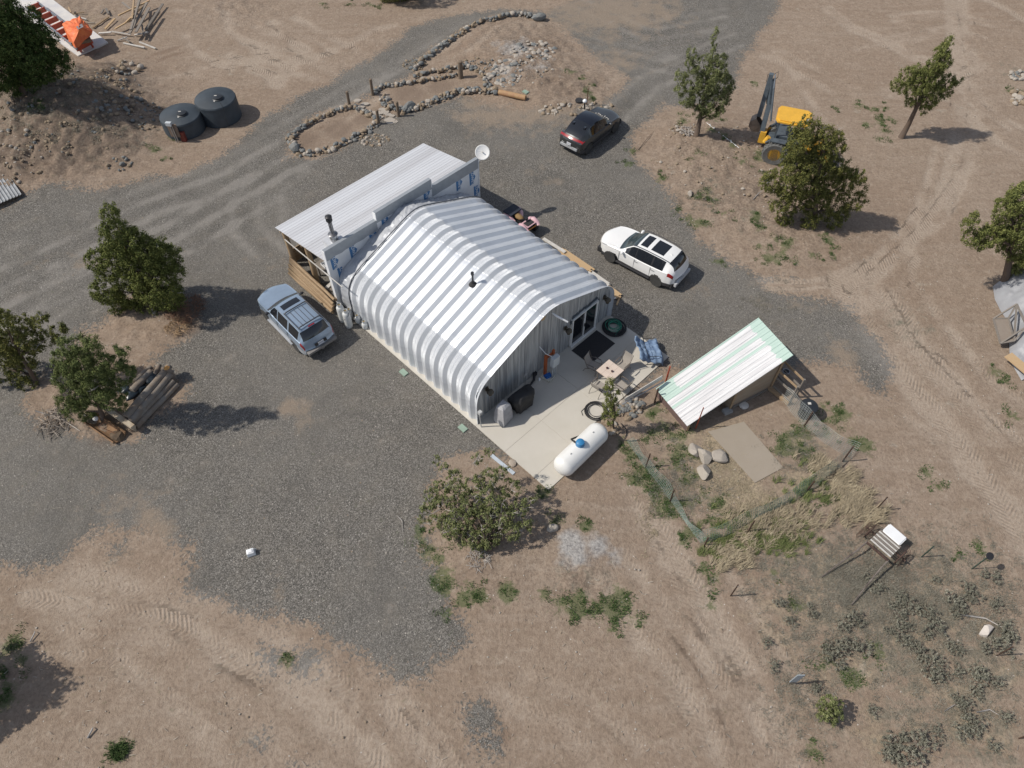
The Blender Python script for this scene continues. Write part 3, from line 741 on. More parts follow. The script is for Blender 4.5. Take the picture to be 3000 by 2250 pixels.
# ------------------------------------------------------------------ lean-to with parapet wall behind the hut
lean = thing('lean_to_shelter', 'open sided lean-to with pale sloping metal roof and stepped white wrapped wall', 'shelter', B0, BA)
V0, V1 = 15.02, 19.52
n = 132; vs = []; fs = []
for j in range(n + 1):                       # ribs run down the slope across v? they run along u in the photo
    t = j / n; v = V0 + (V1 - V0) * t; z = 3.32 - (3.32 - 2.55) * t
    ph = (t * (V1 - V0) / .23) % 1.0
    r_ = .018 if ph < .13 else 0.0
    vs += [(-.06, v, z + r_), (10.0, v, z + r_)]
for j in range(n): fs.append((2 * j, 2 * j + 1, 2 * j + 3, 2 * j + 2))
mb = MB(); mb.add(vs, fs)
roofm = M('pale_roof_metal', (.70, .71, .735), rough=.5, metal=.25, var=.07, scale=.5, stretch=(.10, 2.6, 1), c2=(.50, .495, .505), lo=.40, hi=.64)
rf = mb.build('roof', roofm, lean); sm = rf.modifiers.new('sheet', 'SOLIDIFY'); sm.thickness = .02; sm.offset = 1
wrap = M('white_house_wrap', (.74, .75, .76), rough=.6, var=.05, scale=3)
capm = M('grey_cap_flashing', (.33, .355, .38), rough=.5, metal=.2, var=.07)
segs = [(-.02, 3.12, 3.98, 3.98), (3.12, 6.72, 4.42, 4.46), (6.72, 9.98, 3.98, 4.0)]
mb = MB()
for (a, c, z0, z1) in segs:
    mb.add([(a, 14.86, SLAB), (c, 14.86, SLAB), (c, 14.86, z1 - .45), (a, 14.86, z0 - .45), (a, 15.0, SLAB), (c, 15.0, SLAB), (c, 15.0, z1), (a, 15.0, z0), (a, 14.86, z0), (c, 14.86, z1)],
           [(0, 1, 2, 3), (3, 2, 9, 8), (8, 9, 6, 7), (5, 4, 7, 6), (1, 5, 6, 9, 2), (4, 0, 3, 8, 7)])
wall = mb.build('parapet_wall', wrap, lean)
for (a, c, z0, z1) in segs:
    mb = MB(); N = 14
    for side in (0,):
        vs = []
        for i in range(N + 1):
            t = i / N; u = a + (c - a) * t; z = z0 + (z1 - z0) * t
            dr_ = .60 + (.03 * math.sin(i * 2.1) if a < 0 else 0)
            vs += [(u, 15.03, z - .10), (u, 15.03, z + .015), (u, 14.84, z + .015), (u, 14.835 - .01 * math.sin(i * 1.7), z - dr_)]
        fs = []
        for i in range(N):
            for j in range(3): fs.append((4 * i + j, 4 * i + j + 1, 4 * (i + 1) + j + 1, 4 * (i + 1) + j))
        mb.add(vs, fs)
    c__ = mb.build('cap_flashing', capm, lean); sm = c__.modifiers.new('sheet', 'SOLIDIFY'); sm.thickness = .006
for (a, b_, c) in ((-.03, 2.0, 3.95), (9.99, 2.0, 3.95), (3.12, 4.2, .46), (6.72, 4.2, .46)):
    MB().box((a, 14.93, b_), (.03, .22, c)).build('corner_trim', whitepaint, lean)
# blue prints of the wrap: pentagon with the store name
blue = M('blue_print', (.07, .20, .40), rough=.6, var=.1)
whitep = M('white_print', (.72, .74, .76), rough=.6, var=.02)
def wrap_print(u, z, roll, s=1.35, word="LOWE'S", flip=False):
    mb = MB(); h = .62 * s; w = .21 * s; e = 14.852
    poly = [(-h / 2, -w / 2), (h / 2, -w / 2), (h / 2, w * .55), (h * .28, w * .55), (0, w * 1.05), (-h * .28, w * .55), (-h / 2, w * .55)]
    ca, sa = math.cos(roll), math.sin(roll)
    pts = [(u + x * ca - y * sa, e, z + x * sa + y * ca) for x, y in poly]
    mb.add(pts, [tuple(range(len(pts)))])
    o = mb.build('wrap_print', blue, lean)
    mat_ = frame((u - .045 * s * sa * 1.0, e - .004, z + .045 * s * ca), (ca, 0, sa), (-sa, 0, ca))
    textmesh('lettering', word, .185 * s, whitep, o, mat_, .001, .004)
    return o
for (u, z, r_) in [(.32, 3.05, -PI / 2), (1.45, 3.02, -PI / 2), (.55, 2.15, -PI / 2), (9.45, 3.0, -PI / 2), (8.5, 3.18, -PI / 2), (9.72, 1.95, -PI / 2), (6.3, 3.78, -PI / 2), (3.55, 3.72, -PI / 2), (2.7, 3.3, -PI / 2)]:
    wrap_print(u, z, r_)
# crumpled membrane and metal closing the gap between arch and wall
mb = MB(); N = 90; K = 7; vs = []
rg = random.Random(5)
def pr(t):
    s = t * tot; i = min(range(len(S)), key=lambda k: abs(S[k] - s)); return prof[i], nrm[i]
wr = [[rg.uniform(-.06, .06) for _ in range(K + 1)] for _ in range(N + 1)]
for i in range(N + 1):
    t = .03 + .95 * i / N; (u, z), n_ = pr(t)
    for k in range(K + 1):
        e = k / K
        off = -.05 + .03 * e + wr[i][k] * (1 if 0 < k else 0) * .6 + .025 * math.sin(i * .9 + k)
        vs.append((min(9.9, max(.03, u + n_.x * off * .35)), 13.72 + (14.84 - 13.72) * e, min(3.62 if not 3.2 < u < 6.6 else 4.1, max(.06, z + n_.y * off - .30 * e))))
fs = [(i * (K + 1) + k, i * (K + 1) + k + 1, (i + 1) * (K + 1) + k + 1, (i + 1) * (K + 1) + k) for i in range(N) for k in range(K)]
mb.add(vs, fs)
mb.build('gap_membrane', M('crumpled_foil', (.60, .62, .65), rough=.5, metal=.2, var=.15, scale=2.5, c2=(.42, .44, .48)), lean)
mb = MB()
mb.tube([(u, 13.86, max(.1, z + .02)) for (u, z) in prof[::4]], .035, 6)
mb.build('edge_trim', M('dark_trim', (.17, .18, .20), rough=.5, metal=.4), lean)
# frame of the shelter
for (u, v, h) in [(.15, 19.1, 2.5), (.2, 17.1, 2.8), (3.4, 19.15, 2.5), (6.6, 19.15, 2.5), (9.8, 19.15, 2.5)]:
    mb = MB(); mb.tube([(u, v, -.1), (u + .03, v, h * .5), (u, v, h)], [.15, .14, .13], 12); mb.build('log_post', M('peeled_log', (.52, .38, .23), rough=.8, var=.2, scale=3, c2=(.38, .25, .14)), lean, smooth=True, angle=50)
mb = MB(); mb.beam((-.02, 19.2, 2.50), (9.95, 19.2, 2.50), .08, .2).beam((-.02, 17.2, 2.83), (9.95, 17.2, 2.83), .08, .18); mb.build('roof_beam', barkwood, lean)
for k in range(14):
    u = .05 + k * .755
    mb = MB(); mb.beam((u, 15.1, 3.19), (u, 19.45, 2.45), .04, .12); mb.build('rafter', barkwood, lean)
rg = random.Random(9)
for k in range(8):
    mb = MB(); z = .14 + .12 * k; uo = -.48 + .05 * k + rg.uniform(-.04, .04)
    pts = [(uo + rg.uniform(-.02, .02) - .12 * (1 - t) * (k % 2), 14.75 + 4.0 * t, z * (.95 + .1 * t) + rg.uniform(-.015, .015)) for t in (0, .25, .5, .75, 1)]
    mb.tube(pts, [.06 + .02 * rg.random(), .085, .09, .08, .06], 7); mb.build('slab_rail', barkwood, lean, smooth=True)
mb = MB(); mb.beam((-.22, 18.4, 2.58), (-.15, 13.7, 2.55), .04, .05); mb.build('loose_batten', dirtywhite, lean)
mb = MB(); mb.box((5, 19.3, .5), (9.4, .05, .9)).box((10.0, 17.2, .5), (.04, 4.0, .9)); mb.build('plank_wall', barkwood, lean)
tools = [('timber_stack', pinewood), ('timber_stack', greywood)]
wk = thing('workbench', 'cluttered wooden workbench in the shade under the lean-to roof', 'workbench', WB(1.0, 16.6, .02), BA)
mb = MB(); mb.box((0, 0, .85), (.8, 2.0, .05)); mb.build('bench_top', greywood, wk)
for (x, y) in ((-.35, -.9), (.35, -.9), (-.35, .9), (.35, .9)):
    mb = MB(); mb.box((x, y, .41), (.08, .08, .82)); mb.build('leg', greywood, wk)
for i_, (dx, dy, w, l, h, mt, lb) in enumerate([(-.1, .4, .3, .5, .12, whitepaint, 'white tray on the shaded workbench under the lean-to'), (.1, -.3, .28, .4, .10, steel, 'steel tray on the shaded workbench under the lean-to')]):
    mb = MB(); mb.box((0, 0, 0), (w, l, .02)).box((w / 2, 0, h / 2), (.015, l, h)).box((-w / 2, 0, h / 2), (.015, l, h)).box((0, l / 2, h / 2), (w, .015, h)).box((0, -l / 2, h / 2), (w, .015, h))
    p_ = WB(1.0 + dx, 16.6 + dy, .90 + .02); tag(mb.build('tool_tray', mt, loc=p_, rotz=BA), lb, 'tray')
# planks lying in the mouth of the shelter, visible from the left
for i_, (v, mt, lb) in enumerate([(15.5, dirtywhite, 'white board nearest the wrapped wall on the shelter floor'), (15.85, greywood, 'grey board lying between two white boards on the shelter floor'), (16.2, dirtywhite, 'white board farthest from the wrapped wall on the shelter floor')]):
    mb = MB(); mb.box((0, 0, 0), (1.3, .2, .05), Matrix.Rotation(.1 * i_, 3, 'Z')); o = mb.build('board', mt, loc=WB(.75, v, .16 + .35), rotz=BA); tag(o, lb, 'board')
# stove chimney
ch = thing('stove_chimney', 'black capped stove chimney in a metal box at the edge of the lean-to roof', 'chimney', WB(.92, 15.35, 0), BA)
mb = MB(); mb.add([(-.42, -.28, 3.2), (.40, -.28, 3.2), (.40, .35, 3.1), (-.42, .35, 3.1), (-.42, -.28, 3.80), (.40, -.28, 3.86), (.40, .35, 3.86), (-.42, .35, 3.80)], [(3, 2, 1, 0), (4, 5, 6, 7), (0, 1, 5, 4), (1, 2, 6, 5), (2, 3, 7, 6), (3, 0, 4, 7)])
mb.build('chimney_box', M('chimney_sheet', (.62, .63, .65), rough=.45, metal=.4, var=.08), ch)
mb = MB(); mb.lathe([(.22, 3.80), (.21, 3.95), (.17, 4.12), (.115, 4.2), (.115, 4.3)], n=20); mb.build('storm_collar', steel, ch, smooth=True, angle=40)
mb = MB(); mb.lathe([(.24, 4.20), (.13, 4.26)], n=20).lathe([(.10, 4.25), (.10, 5.02)], n=20); mb.build('flue_pipe', M('flue_steel', (.22, .22, .23), rough=.35, metal=.7), ch, smooth=True, angle=40)
mb = MB(); mb.lathe([(.13, 4.98), (.155, 5.02), (.155, 5.14), (.13, 5.17), (.165, 5.2), (.165, 5.27), (.10, 5.31), (0.0, 5.32)], n=20); mb.build('rain_cap', blackm, ch, smooth=True, angle=40)
# dish
ds = thing('satellite_dish', 'small round white satellite dish on the corner of the wrapped wall', 'dish', WB(10.25, 14.95, 0), BA)
tilt = Vector((0, 0, 1)).rotation_difference(Vector((-.50, -.60, .62))).to_matrix()
mb = MB(); mb.lathe([(0, .0), (.2, .012), (.34, .05), (.39, .075), (.395, .06), (.34, .02), (.15, -.02), (0, -.03)], (.15, 0, 4.12), 28, tilt); mb.build('dish_plate', M('dish_white', (.78, .77, .75), rough=.4, var=.03), ds, smooth=True)
mb = MB(); mb.tube([(-.24, -.02, 3.55), (-.10, -.02, 3.70), (.10, 0, 3.85), (.15, 0, 4.08)], .025, 8); mb.build('mast', steel, ds)
mb = MB(); mb.cyl((.15, 0, 4.13), tuple(Vector((.15, 0, 4.13)) + tilt @ Vector((0, 0, .12))), .035, .03, 10); mb.build('feed', dirtywhite, ds)
# ------------------------------------------------------------------ vehicles
def car(name, label, spec, loc, rotz, paint, lower, roof_mat=None, group=None, cat='car'):
    root = thing(name, label, cat, loc, rotz, group)
    T = np.array(spec['st'], float)          # x, hw, zsill, zbelt, zroof, hwroof
    n = 120
    ts = np.linspace(0, len(T) - 1, n)
    xs = np.linspace(T[0, 0], T[-1, 0], n)
    def cr(colv, x):
        X_ = T[:, 0]; i = int(np.clip(np.searchsorted(-X_ if X_[0] > X_[-1] else X_, -x if X_[0] > X_[-1] else x) - 1, 0, len(X_) - 2))
        t = (x - X_[i]) / (X_[i + 1] - X_[i]); v = T[:, colv]
        def sl(k):
            if k <= 0 or k >= len(X_) - 1: return 0.0
            a = (v[k] - v[k - 1]) / (X_[k] - X_[k - 1]); b = (v[k + 1] - v[k]) / (X_[k + 1] - X_[k])
            return 0.0 if a * b <= 0 else 2 * a * b / (a + b)
        h = X_[i + 1] - X_[i]; m0 = (sl(i) if i > 0 else (v[1] - v[0]) / (X_[1] - X_[0]) * 1.4) * h; m1 = sl(i + 1) * h
        return (2 * t ** 3 - 3 * t ** 2 + 1) * v[i] + (t ** 3 - 2 * t ** 2 + t) * m0 + (-2 * t ** 3 + 3 * t ** 2) * v[i + 1] + (t ** 3 - t ** 2) * m1
    ring = []
    for x in xs:
        hw, zs, zb, zr, hr = [cr(c, x) for c in (1, 2, 3, 4, 5)]
        top = max(zr, zb)
        g = min(1, max(0, (zr - zb) / .25))
        lo = []
        for k in range(12):
            t = k / 11; z = zs + (zb - .05 - zs) * t
            lo.append((hw * (.94 + .06 * math.sin(PI * min(1, .25 + t * .62))), z))
        lo += [(hw * .965, zb - .015), (hw * .94, zb + .006)]
        lo += [(hw * .93 * (1 - g) + (hw * .925) * g, zb + .012), (hr * 1.0, top - .07 * g), (hr * .95, top - .022 * g), (hr * .70, top - .004), (hr * .35, top + .012), (0, top + .016)]
        ring.append(lo)
    def bow(x, y):
        hwx = T[:, 1].max(); q = (abs(y) / hwx) ** 2
        if x > 0: return -q * (.15 * min(1, x / .8) + .34 * max(0, (x - 1.5) / 1.0) ** 1.6)
        return q * (.20 * max(0, (-x - 1.2) / 1.2) ** 1.5)
    K = len(ring[0])                          # 14
    parts = {}
    wheels = spec['wheels']; wr_ = spec['wr']
    def part_of(i, k, x, y, z):
        if k <= 10:
            for wx in wheels:
                if math.hypot(x - wx, z - wr_) < wr_ + .05: return None
        k = int(k * 5 / 11) if k < 11 else k - 6
        for (nm, x0, x1, k0, k1) in spec['cuts']:
            if x1 <= x <= x0 and k0 <= k <= k1: return nm
        return 'lower_cladding' if k <= spec.get('clad', 0) else 'body'
    pm = {}
    for side in (1, -1):
        for i in range(n - 1):
            for k in range(K - 1):
                x = (xs[i] + xs[i + 1]) / 2; y = (ring[i][k][0] + ring[i][k + 1][0]) / 2; z = (ring[i][k][1] + ring[i + 1][k + 1][1]) / 2
                p = part_of(i, k, x, y, z)
                if p is None: continue
                key = p
                if p.endswith('*'): key = (p[:-1], side)
                elif p in ('side_window', 'pillar', 'lower_cladding'): key = (p, side, sum(1 for c in spec['cuts'] if c[0] == p and c[1] < x) if p != 'lower_cladding' else sum(1 for w in wheels if w < x))
                mb = pm.setdefault(key, MB())
                q = [(xs[i], ring[i][k][0] * side, ring[i][k][1]), (xs[i + 1], ring[i + 1][k][0] * side, ring[i + 1][k][1]),
                     (xs[i + 1], ring[i + 1][k + 1][0] * side, ring[i + 1][k + 1][1]), (xs[i], ring[i][k + 1][0] * side, ring[i][k + 1][1])]
                if side > 0: q.reverse()
                q = [(a + bow(a, b_), b_, c) for a, b_, c in q]
                mb.add(q, [(0, 1, 2, 3)])
    for i in (0, n - 1):
        q = [(xs[i], y, z) for y, z in ring[i]] + [(xs[i], -y, z) for y, z in reversed(ring[i][:-1])]
        if i == 0: q.reverse()
        q = [(a + bow(a, b_), b_, c) for a, b_, c in q]
        pm['body'].add(q, [tuple(range(len(q)))])
    mats = {'body': paint, 'lower_cladding': lower, 'windshield': M('windshield_glass', (.045, .062, .068), rough=.06, var=.25, scale=1.5, spec=.9), 'rear_window': glass, 'side_window': glass, 'sunroof': glass, 'roof_panel': roof_mat or paint,
            'tail_light': M('red_lens', (.30, .012, .015), rough=.2, var=.1, coat=.6), 'headlight': M('clear_lens', (.42, .44, .46), rough=.15, var=.2, coat=.6), 'pillar': blackm, 'light_bar': M('red_lens', (.42, .012, .015)),
            'hatch': paint, 'cowl': M('cowl_plastic', (.05, .05, .055), rough=.6), 'bumper': lower, 'grille': blackm}
    for key, mb in pm.items():
        nm = key if isinstance(key, str) else key[0]
        base = nm.split('#')[0]
        # weld so that shading runs on
        o = mb.build(base, mats[base], root, smooth=True)
        bm = bmesh.new(); bm.from_mesh(o.data); bmesh.ops.remove_doubles(bm, verts=bm.verts, dist=.0005)
        bm.to_mesh(o.data); bm.free()
        o.data.set_sharp_from_angle(angle=R(38))
    mb = MB(); L0, L1 = T[0, 0], T[-1, 0]; hwm = T[:, 1].max()
    mb.box(((L0 + L1) / 2, 0, wr_ + .02), (abs(L0 - L1) * .93, hwm * 1.72, .30)); mb.box(((L0 + L1) / 2, 0, wr_ + .25), (abs(L0 - L1) * .8, hwm * 1.5, .35))
    mb.build('underbody', rubber, root)
    for wx in wheels:
        for sgn in (1, -1):
            w = MB(); yc = sgn * (hwm - .11); rot = Matrix.Rotation(-sgn * PI / 2, 3, 'X')
            w.lathe([(wr_ * .62, -.10), (wr_ * .95, -.11), (wr_, -.07), (wr_, .07), (wr_ * .95, .11), (wr_ * .66, .10)], (wx, yc, wr_), 28, rot)
            wo = w.build('wheel', M('tyre', (.055, .054, .052), rough=.85, var=.2), root, smooth=True, angle=35)
            r = MB(); r.lathe([(wr_ * .66, .085), (wr_ * .60, .05), (wr_ * .58, -.02), (0, -.03)], (wx, yc, wr_), 24, rot)
            for a in range(5):
                t = a * 2 * PI / 5
                p0 = Vector((0, 0, .06)); p1 = Vector((math.cos(t) * wr_ * .6, math.sin(t) * wr_ * .6, .07))
                r.beam(Vector((wx, yc, wr_)) + rot @ p0, Vector((wx, yc, wr_)) + rot @ p1, .06, .02)
            r.build('rim', spec['rim'], wo, smooth=True, angle=35)
    for sgn in (1, -1):
        for sx in spec.get('seams', ()):
            z0, z1 = spec['st'][5][2] + .14, spec['st'][5][3] - .03
            MB().box((sx, sgn * (hwm - .006), (z0 + z1) / 2), (.014, .016, z1 - z0)).build('door_gap', M('door_seam_dark', (.10, .10, .10), rough=.8), root)  # thin dark strips drawing the door seams
    for sgn in (1, -1):
        mx = spec['mirror']; mb = MB()
        mb.lathe([(.0, -.10), (.06, -.09), (.09, 0), (.06, .09), (0, .10)], (mx, sgn * (spec['mw'] + .11), spec['mz']), 10, Matrix.Rotation(PI / 2, 3, 'X') @ Matrix.Diagonal((1, .75, 1)).to_3x3())
        mb.box((mx + .02, sgn * (spec['mw'] + .02), spec['mz'] - .04), (.06, .12, .03))
        mb.build('mirror', spec.get('mirmat', paint), root, smooth=True, angle=50)
    return root
def pbox(mb, name, mat, root, sm=False): return mb.build(name, mat, root, smooth=sm)
def plate(root, x, z, tiltx, txt, pc=(.55, .56, .58), tc=(.03, .05, .15)):
    mb = MB(); mb.box((x, 0, z), (.012, .31, .155), Matrix.Rotation(tiltx, 3, 'Y')); o = mb.build('licence_plate', M('plate_white', pc, rough=.5, var=.05), root)
    d = Vector((-math.cos(tiltx), 0, math.sin(tiltx)))
    up = Vector((math.sin(tiltx), 0, math.cos(tiltx)))
    textmesh('plate_characters', txt, .085, M('plate_ink', tc, rough=.6, var=0.0), o, frame(Vector((x, 0, z)) + d * .009, (0, -1, 0), up), .001)

def car_loc(p_front, p_rear, wx, half, side):   # from the ground contacts of the two wheels on one side; side=+1 left wheels
    f = gp(*p_front); r = gp(*p_rear)
    d = (f - r); d.z = 0; h = math.atan2(d.y, d.x); fw = Vector((math.cos(h), math.sin(h), 0)); lf = Vector((-fw.y, fw.x, 0))
    mid = (f + r) / 2 - fw * (wx[0] + wx[1]) / 2 - lf * half * side
    return (mid.x, mid.y, max(.03, hg(mid.x, mid.y) + .03)), h
# white seven-seat SUV, two roof windows
wp = M('white_car_paint', (.80, .80, .79), rough=.22, var=.01, coat=.6)
clad = M('dark_cladding', (.05, .05, .055), rough=.55, var=.1)
spec = dict(st=[(2.50, .62, .38, .72, .72, .50), (2.42, .78, .30, .88, .88, .64), (2.20, .90, .27, .99, .99, .74), (1.6, .955, .26, 1.09, 1.09, .82), (1.08, .965, .27, 1.13, 1.14, .84), (.62, .97, .28, 1.12, 1.42, .70), (.25, .975, .28, 1.10, 1.66, .66),
                (-.4, .98, .28, 1.10, 1.74, .66), (-1.3, .975, .28, 1.13, 1.73, .65), (-1.95, .96, .29, 1.17, 1.64, .62), (-2.15, .93, .31, 1.18, 1.50, .60), (-2.36, .88, .34, 1.12, 1.14, .66), (-2.50, .72, .42, .86, .86, .56)],
            wheels=(1.45, -1.45), wr=.37, rim=blackm, mirror=.72, mw=.93, mz=1.16, mirmat=wp, clad=0, seams=(.92, -.02, -1.0),
            cuts=[('windshield', 1.10, .16, 10, 12), ('rear_window', -1.86, -2.30, 9, 12), ('side_window', .75, .02, 8, 8), ('side_window', -.04, -.95, 8, 8), ('side_window', -1.01, -1.72, 8, 8), ('pillar', .02, -.04, 8, 8), ('pillar', -.95, -1.01, 8, 8),
                  ('sunroof', .02, -.38, 11, 12), ('sunroof#b', -.62, -1.35, 11, 12), ('tail_light*', -2.10, -2.42, 4, 7), ('headlight*', 2.36, 1.95, 5, 6), ('grille*', 2.52, 2.44, 2, 4)])
loc, h = car_loc((1787, 767.6), (1917, 836), (1.45, -1.45), .90, 1)
wsuv = car('parked_suv', 'white three-row SUV with two dark roof windows parked right of the metal building', spec, loc, h, wp, clad)
for sgn in (1, -1):
    mb = MB(); mb.tube([(.35, sgn * .66, 1.66), (.2, sgn * .67, 1.735), (-.5, sgn * .675, 1.775), (-1.4, sgn * .665, 1.765), (-1.85, sgn * .64, 1.70)], .018, 6); mb.build('roof_rail', clad, wsuv)
    mb = MB(); mb.box((0, sgn * .96, .33), (2.1, .10, .05)); mb.build('running_board', clad, wsuv)
    for hx in (-.15, -1.15):
        mb = MB(); mb.box((hx, sgn * .985, .98), (.17, .02, .03)); mb.build('door_handle', steel, wsuv)
mb = MB(); mb.box((-1.62, .1, 1.735), (.12, .03, .05)); mb.build('antenna_fin', wp, wsuv)
mb = MB(); mb.box((-2.46, 0, .50), (.12, 1.5, .20)); mb.build('bumper', M('bumper_silver', (.50, .51, .53), rough=.4), wsuv)
plate(wsuv, -2.475, .80, R(12), 'XK 482')
# dark grey crossover with black glass roof
dp = M('dark_grey_paint', (.05, .053, .055), rough=.22, var=.05, coat=.7, metal=.4)
bg_ = M('black_glass_roof', (.006, .008, .014), rough=.12, var=.05, coat=.5)
spec = dict(st=[(2.34, .60, .36, .66, .66, .46), (2.26, .78, .28, .80, .80, .60), (2.0, .89, .26, .90, .90, .74), (1.5, .925, .26, .97, .97, .78), (1.02, .93, .26, 1.01, 1.02, .78), (.55, .93, .27, 1.02, 1.36, .68), (.15, .935, .27, 1.02, 1.60, .67),
                (-.5, .935, .27, 1.05, 1.67, .67), (-1.1, .93, .28, 1.10, 1.62, .66), (-1.7, .925, .29, 1.14, 1.42, .64), (-2.08, .91, .30, 1.10, 1.18, .66), (-2.28, .85, .34, .98, .99, .62), (-2.34, .78, .40, .74, .74, .60)],
            wheels=(1.42, -1.42), wr=.37, rim=M('dark_alloy', (.10, .10, .105), rough=.4, metal=.6), mirror=.66, mw=.88, mz=1.05, mirmat=dp, clad=0,
            cuts=[('windshield', 1.0, .16, 10, 12), ('roof_panel', .16, -1.02, 9, 12), ('rear_window', -1.02, -2.02, 10, 12), ('side_window', .70, -.30, 8, 8), ('pillar', -.30, -.36, 8, 8), ('side_window', -.36, -1.15, 8, 8), ('cowl', 1.12, 1.0, 8, 12),
                  ('light_bar', -2.10, -2.22, 7, 12), ('tail_light*', -2.00, -2.26, 6, 7), ('headlight*', 2.24, 1.85, 5, 7), ('bumper', -2.2, -2.4, 0, 1), ('grille*', 2.4, 2.3, 1, 5)])
loc, h = car_loc((1799, 389), (1723, 450.6), (1.42, -1.42), .86, -1)
bcar = car('parked_crossover', 'dark grey crossover car with sloping black glass roof parked on the gravel', spec, loc, h, dp, clad, bg_)
mb = MB(); mb.box((-2.335, 0, .60), (.10, 1.25, .13)); mb.build('bumper', M('satin_silver', (.62, .64, .66), rough=.3, metal=.5), bcar)
plate(bcar, -2.35, .82, R(14), '415 NLD', (.62, .64, .68))
for sgn in (1, -1):
    mb = MB(); mb.box((-1.25, sgn * .42, 1.575), (.42, .16, .05), Matrix.Rotation(R(12), 3, 'Y'), taper=.7); mb.build('roof_spoiler', bg_, bcar)
mb = MB()
for j in range(7): mb.box((.98 + .05 * (j % 3), -.55 + j * .16, 1.045), (.05, .11, .02), Matrix.Rotation(j * .7, 3, 'Z'))
mb.build('dashboard_papers', dirtywhite, bcar)
# light blue SUV with roof rack
bp = M('light_blue_paint', (.29, .37, .47), rough=.25, var=.03, coat=.6, metal=.35)
spec = dict(st=[(2.40, .70, .42, .80, .80, .60), (2.32, .84, .36, .94, .94, .72), (2.0, .91, .34, 1.02, 1.02, .80), (1.5, .935, .33, 1.07, 1.07, .84), (.98, .94, .34, 1.11, 1.12, .84), (.62, .94, .34, 1.11, 1.44, .70), (.36, .94, .34, 1.10, 1.67, .67),
                (-.3, .945, .34, 1.10, 1.74, .68), (-1.2, .945, .34, 1.12, 1.74, .68), (-1.85, .94, .35, 1.13, 1.69, .67), (-2.10, .93, .36, 1.13, 1.42, .70), (-2.28, .90, .38, 1.06, 1.08, .74), (-2.42, .84, .44, .72, .72, .72)],
            wheels=(1.40, -1.38), wr=.36, rim=M('alloy_rim', (.42, .43, .45), rough=.4, metal=.7), mirror=.70, mw=.90, mz=1.14, mirmat=blackm, clad=1, seams=(.90, 0, -.94),
            cuts=[('windshield', .96, .34, 10, 12), ('cowl', 1.06, .96, 8, 12), ('rear_window', -1.92, -2.22, 9, 12), ('side_window', .78, .05, 8, 8), ('side_window', -.04, -.88, 8, 8), ('side_window', -1.02, -1.86, 8, 8),
                  ('sunroof', .12, -.28, 11, 12), ('tail_light*', -2.12, -2.36, 4, 7), ('headlight*', 2.34, 2.1, 4, 6), ('bumper', -2.3, -2.5, 0, 3), ('grille*', 2.42, 2.36, 2, 4)])
loc, h = car_loc((785.8, 938), (873, 1028), (1.40, -1.38), .88, 1)
sclad = M('silver_grey_cladding', (.36, .38, .41), rough=.45, var=.05)
bsuv = car('parked_suv', 'light blue SUV with roof rack and dark rear glass parked left of the lean-to', spec, loc, h, bp, sclad)
for sgn in (1, -1):
    mb = MB(); mb.tube([(-.45, sgn * .60, 1.76), (-.6, sgn * .60, 1.80), (-1.7, sgn * .60, 1.80), (-1.85, sgn * .60, 1.75)], .02, 6); mb.build('roof_rail', clad, bsuv)
    mb = MB(); mb.box((-.1, sgn * .96, .42), (2.2, .14, .05)); mb.build('running_board', sclad, bsuv)
for x in (-.52, -1.76):
    mb = MB(); mb.tube([(x, -.6, 1.78), (x, -.5, 1.82), (x, .5, 1.82), (x, .6, 1.78)], .03, 6); mb.build('rack_bar', clad, bsuv)
for j in range(4):
    mb = MB(); mb.box((-1.15, -.33 + .22 * j, 1.768), (1.1, .018, .014)); mb.build('roof_strip', clad, bsuv)
mb = MB(); mb.box((-1.90, 0, 1.705), (.05, .34, .03)); mb.build('brake_light', M('red_lens', (.42, .012, .015)), bsuv)
mb = MB(); mb.box((-2.40, 0, .60), (.2, 1.62, .13)); mb.build('bumper', M('grey_bumper', (.22, .21, .20), rough=.5), bsuv)
mb = MB(); mb.box((-2.395, 0, .86), (.02, .66, .16), Matrix.Rotation(R(20), 3, 'Y')); mb.build('plate_recess', blackm, bsuv)
plate(bsuv, -2.415, .86, R(20), '817 JDK')
mb = MB(); mb.lathe([(.05, 0), (.10, .02), (.10, .05), (.05, .06)], (-2.42, 0, .50), 14, Matrix.Rotation(-PI / 2, 3, 'Y')); mb.build('tow_hitch', steel, bsuv)

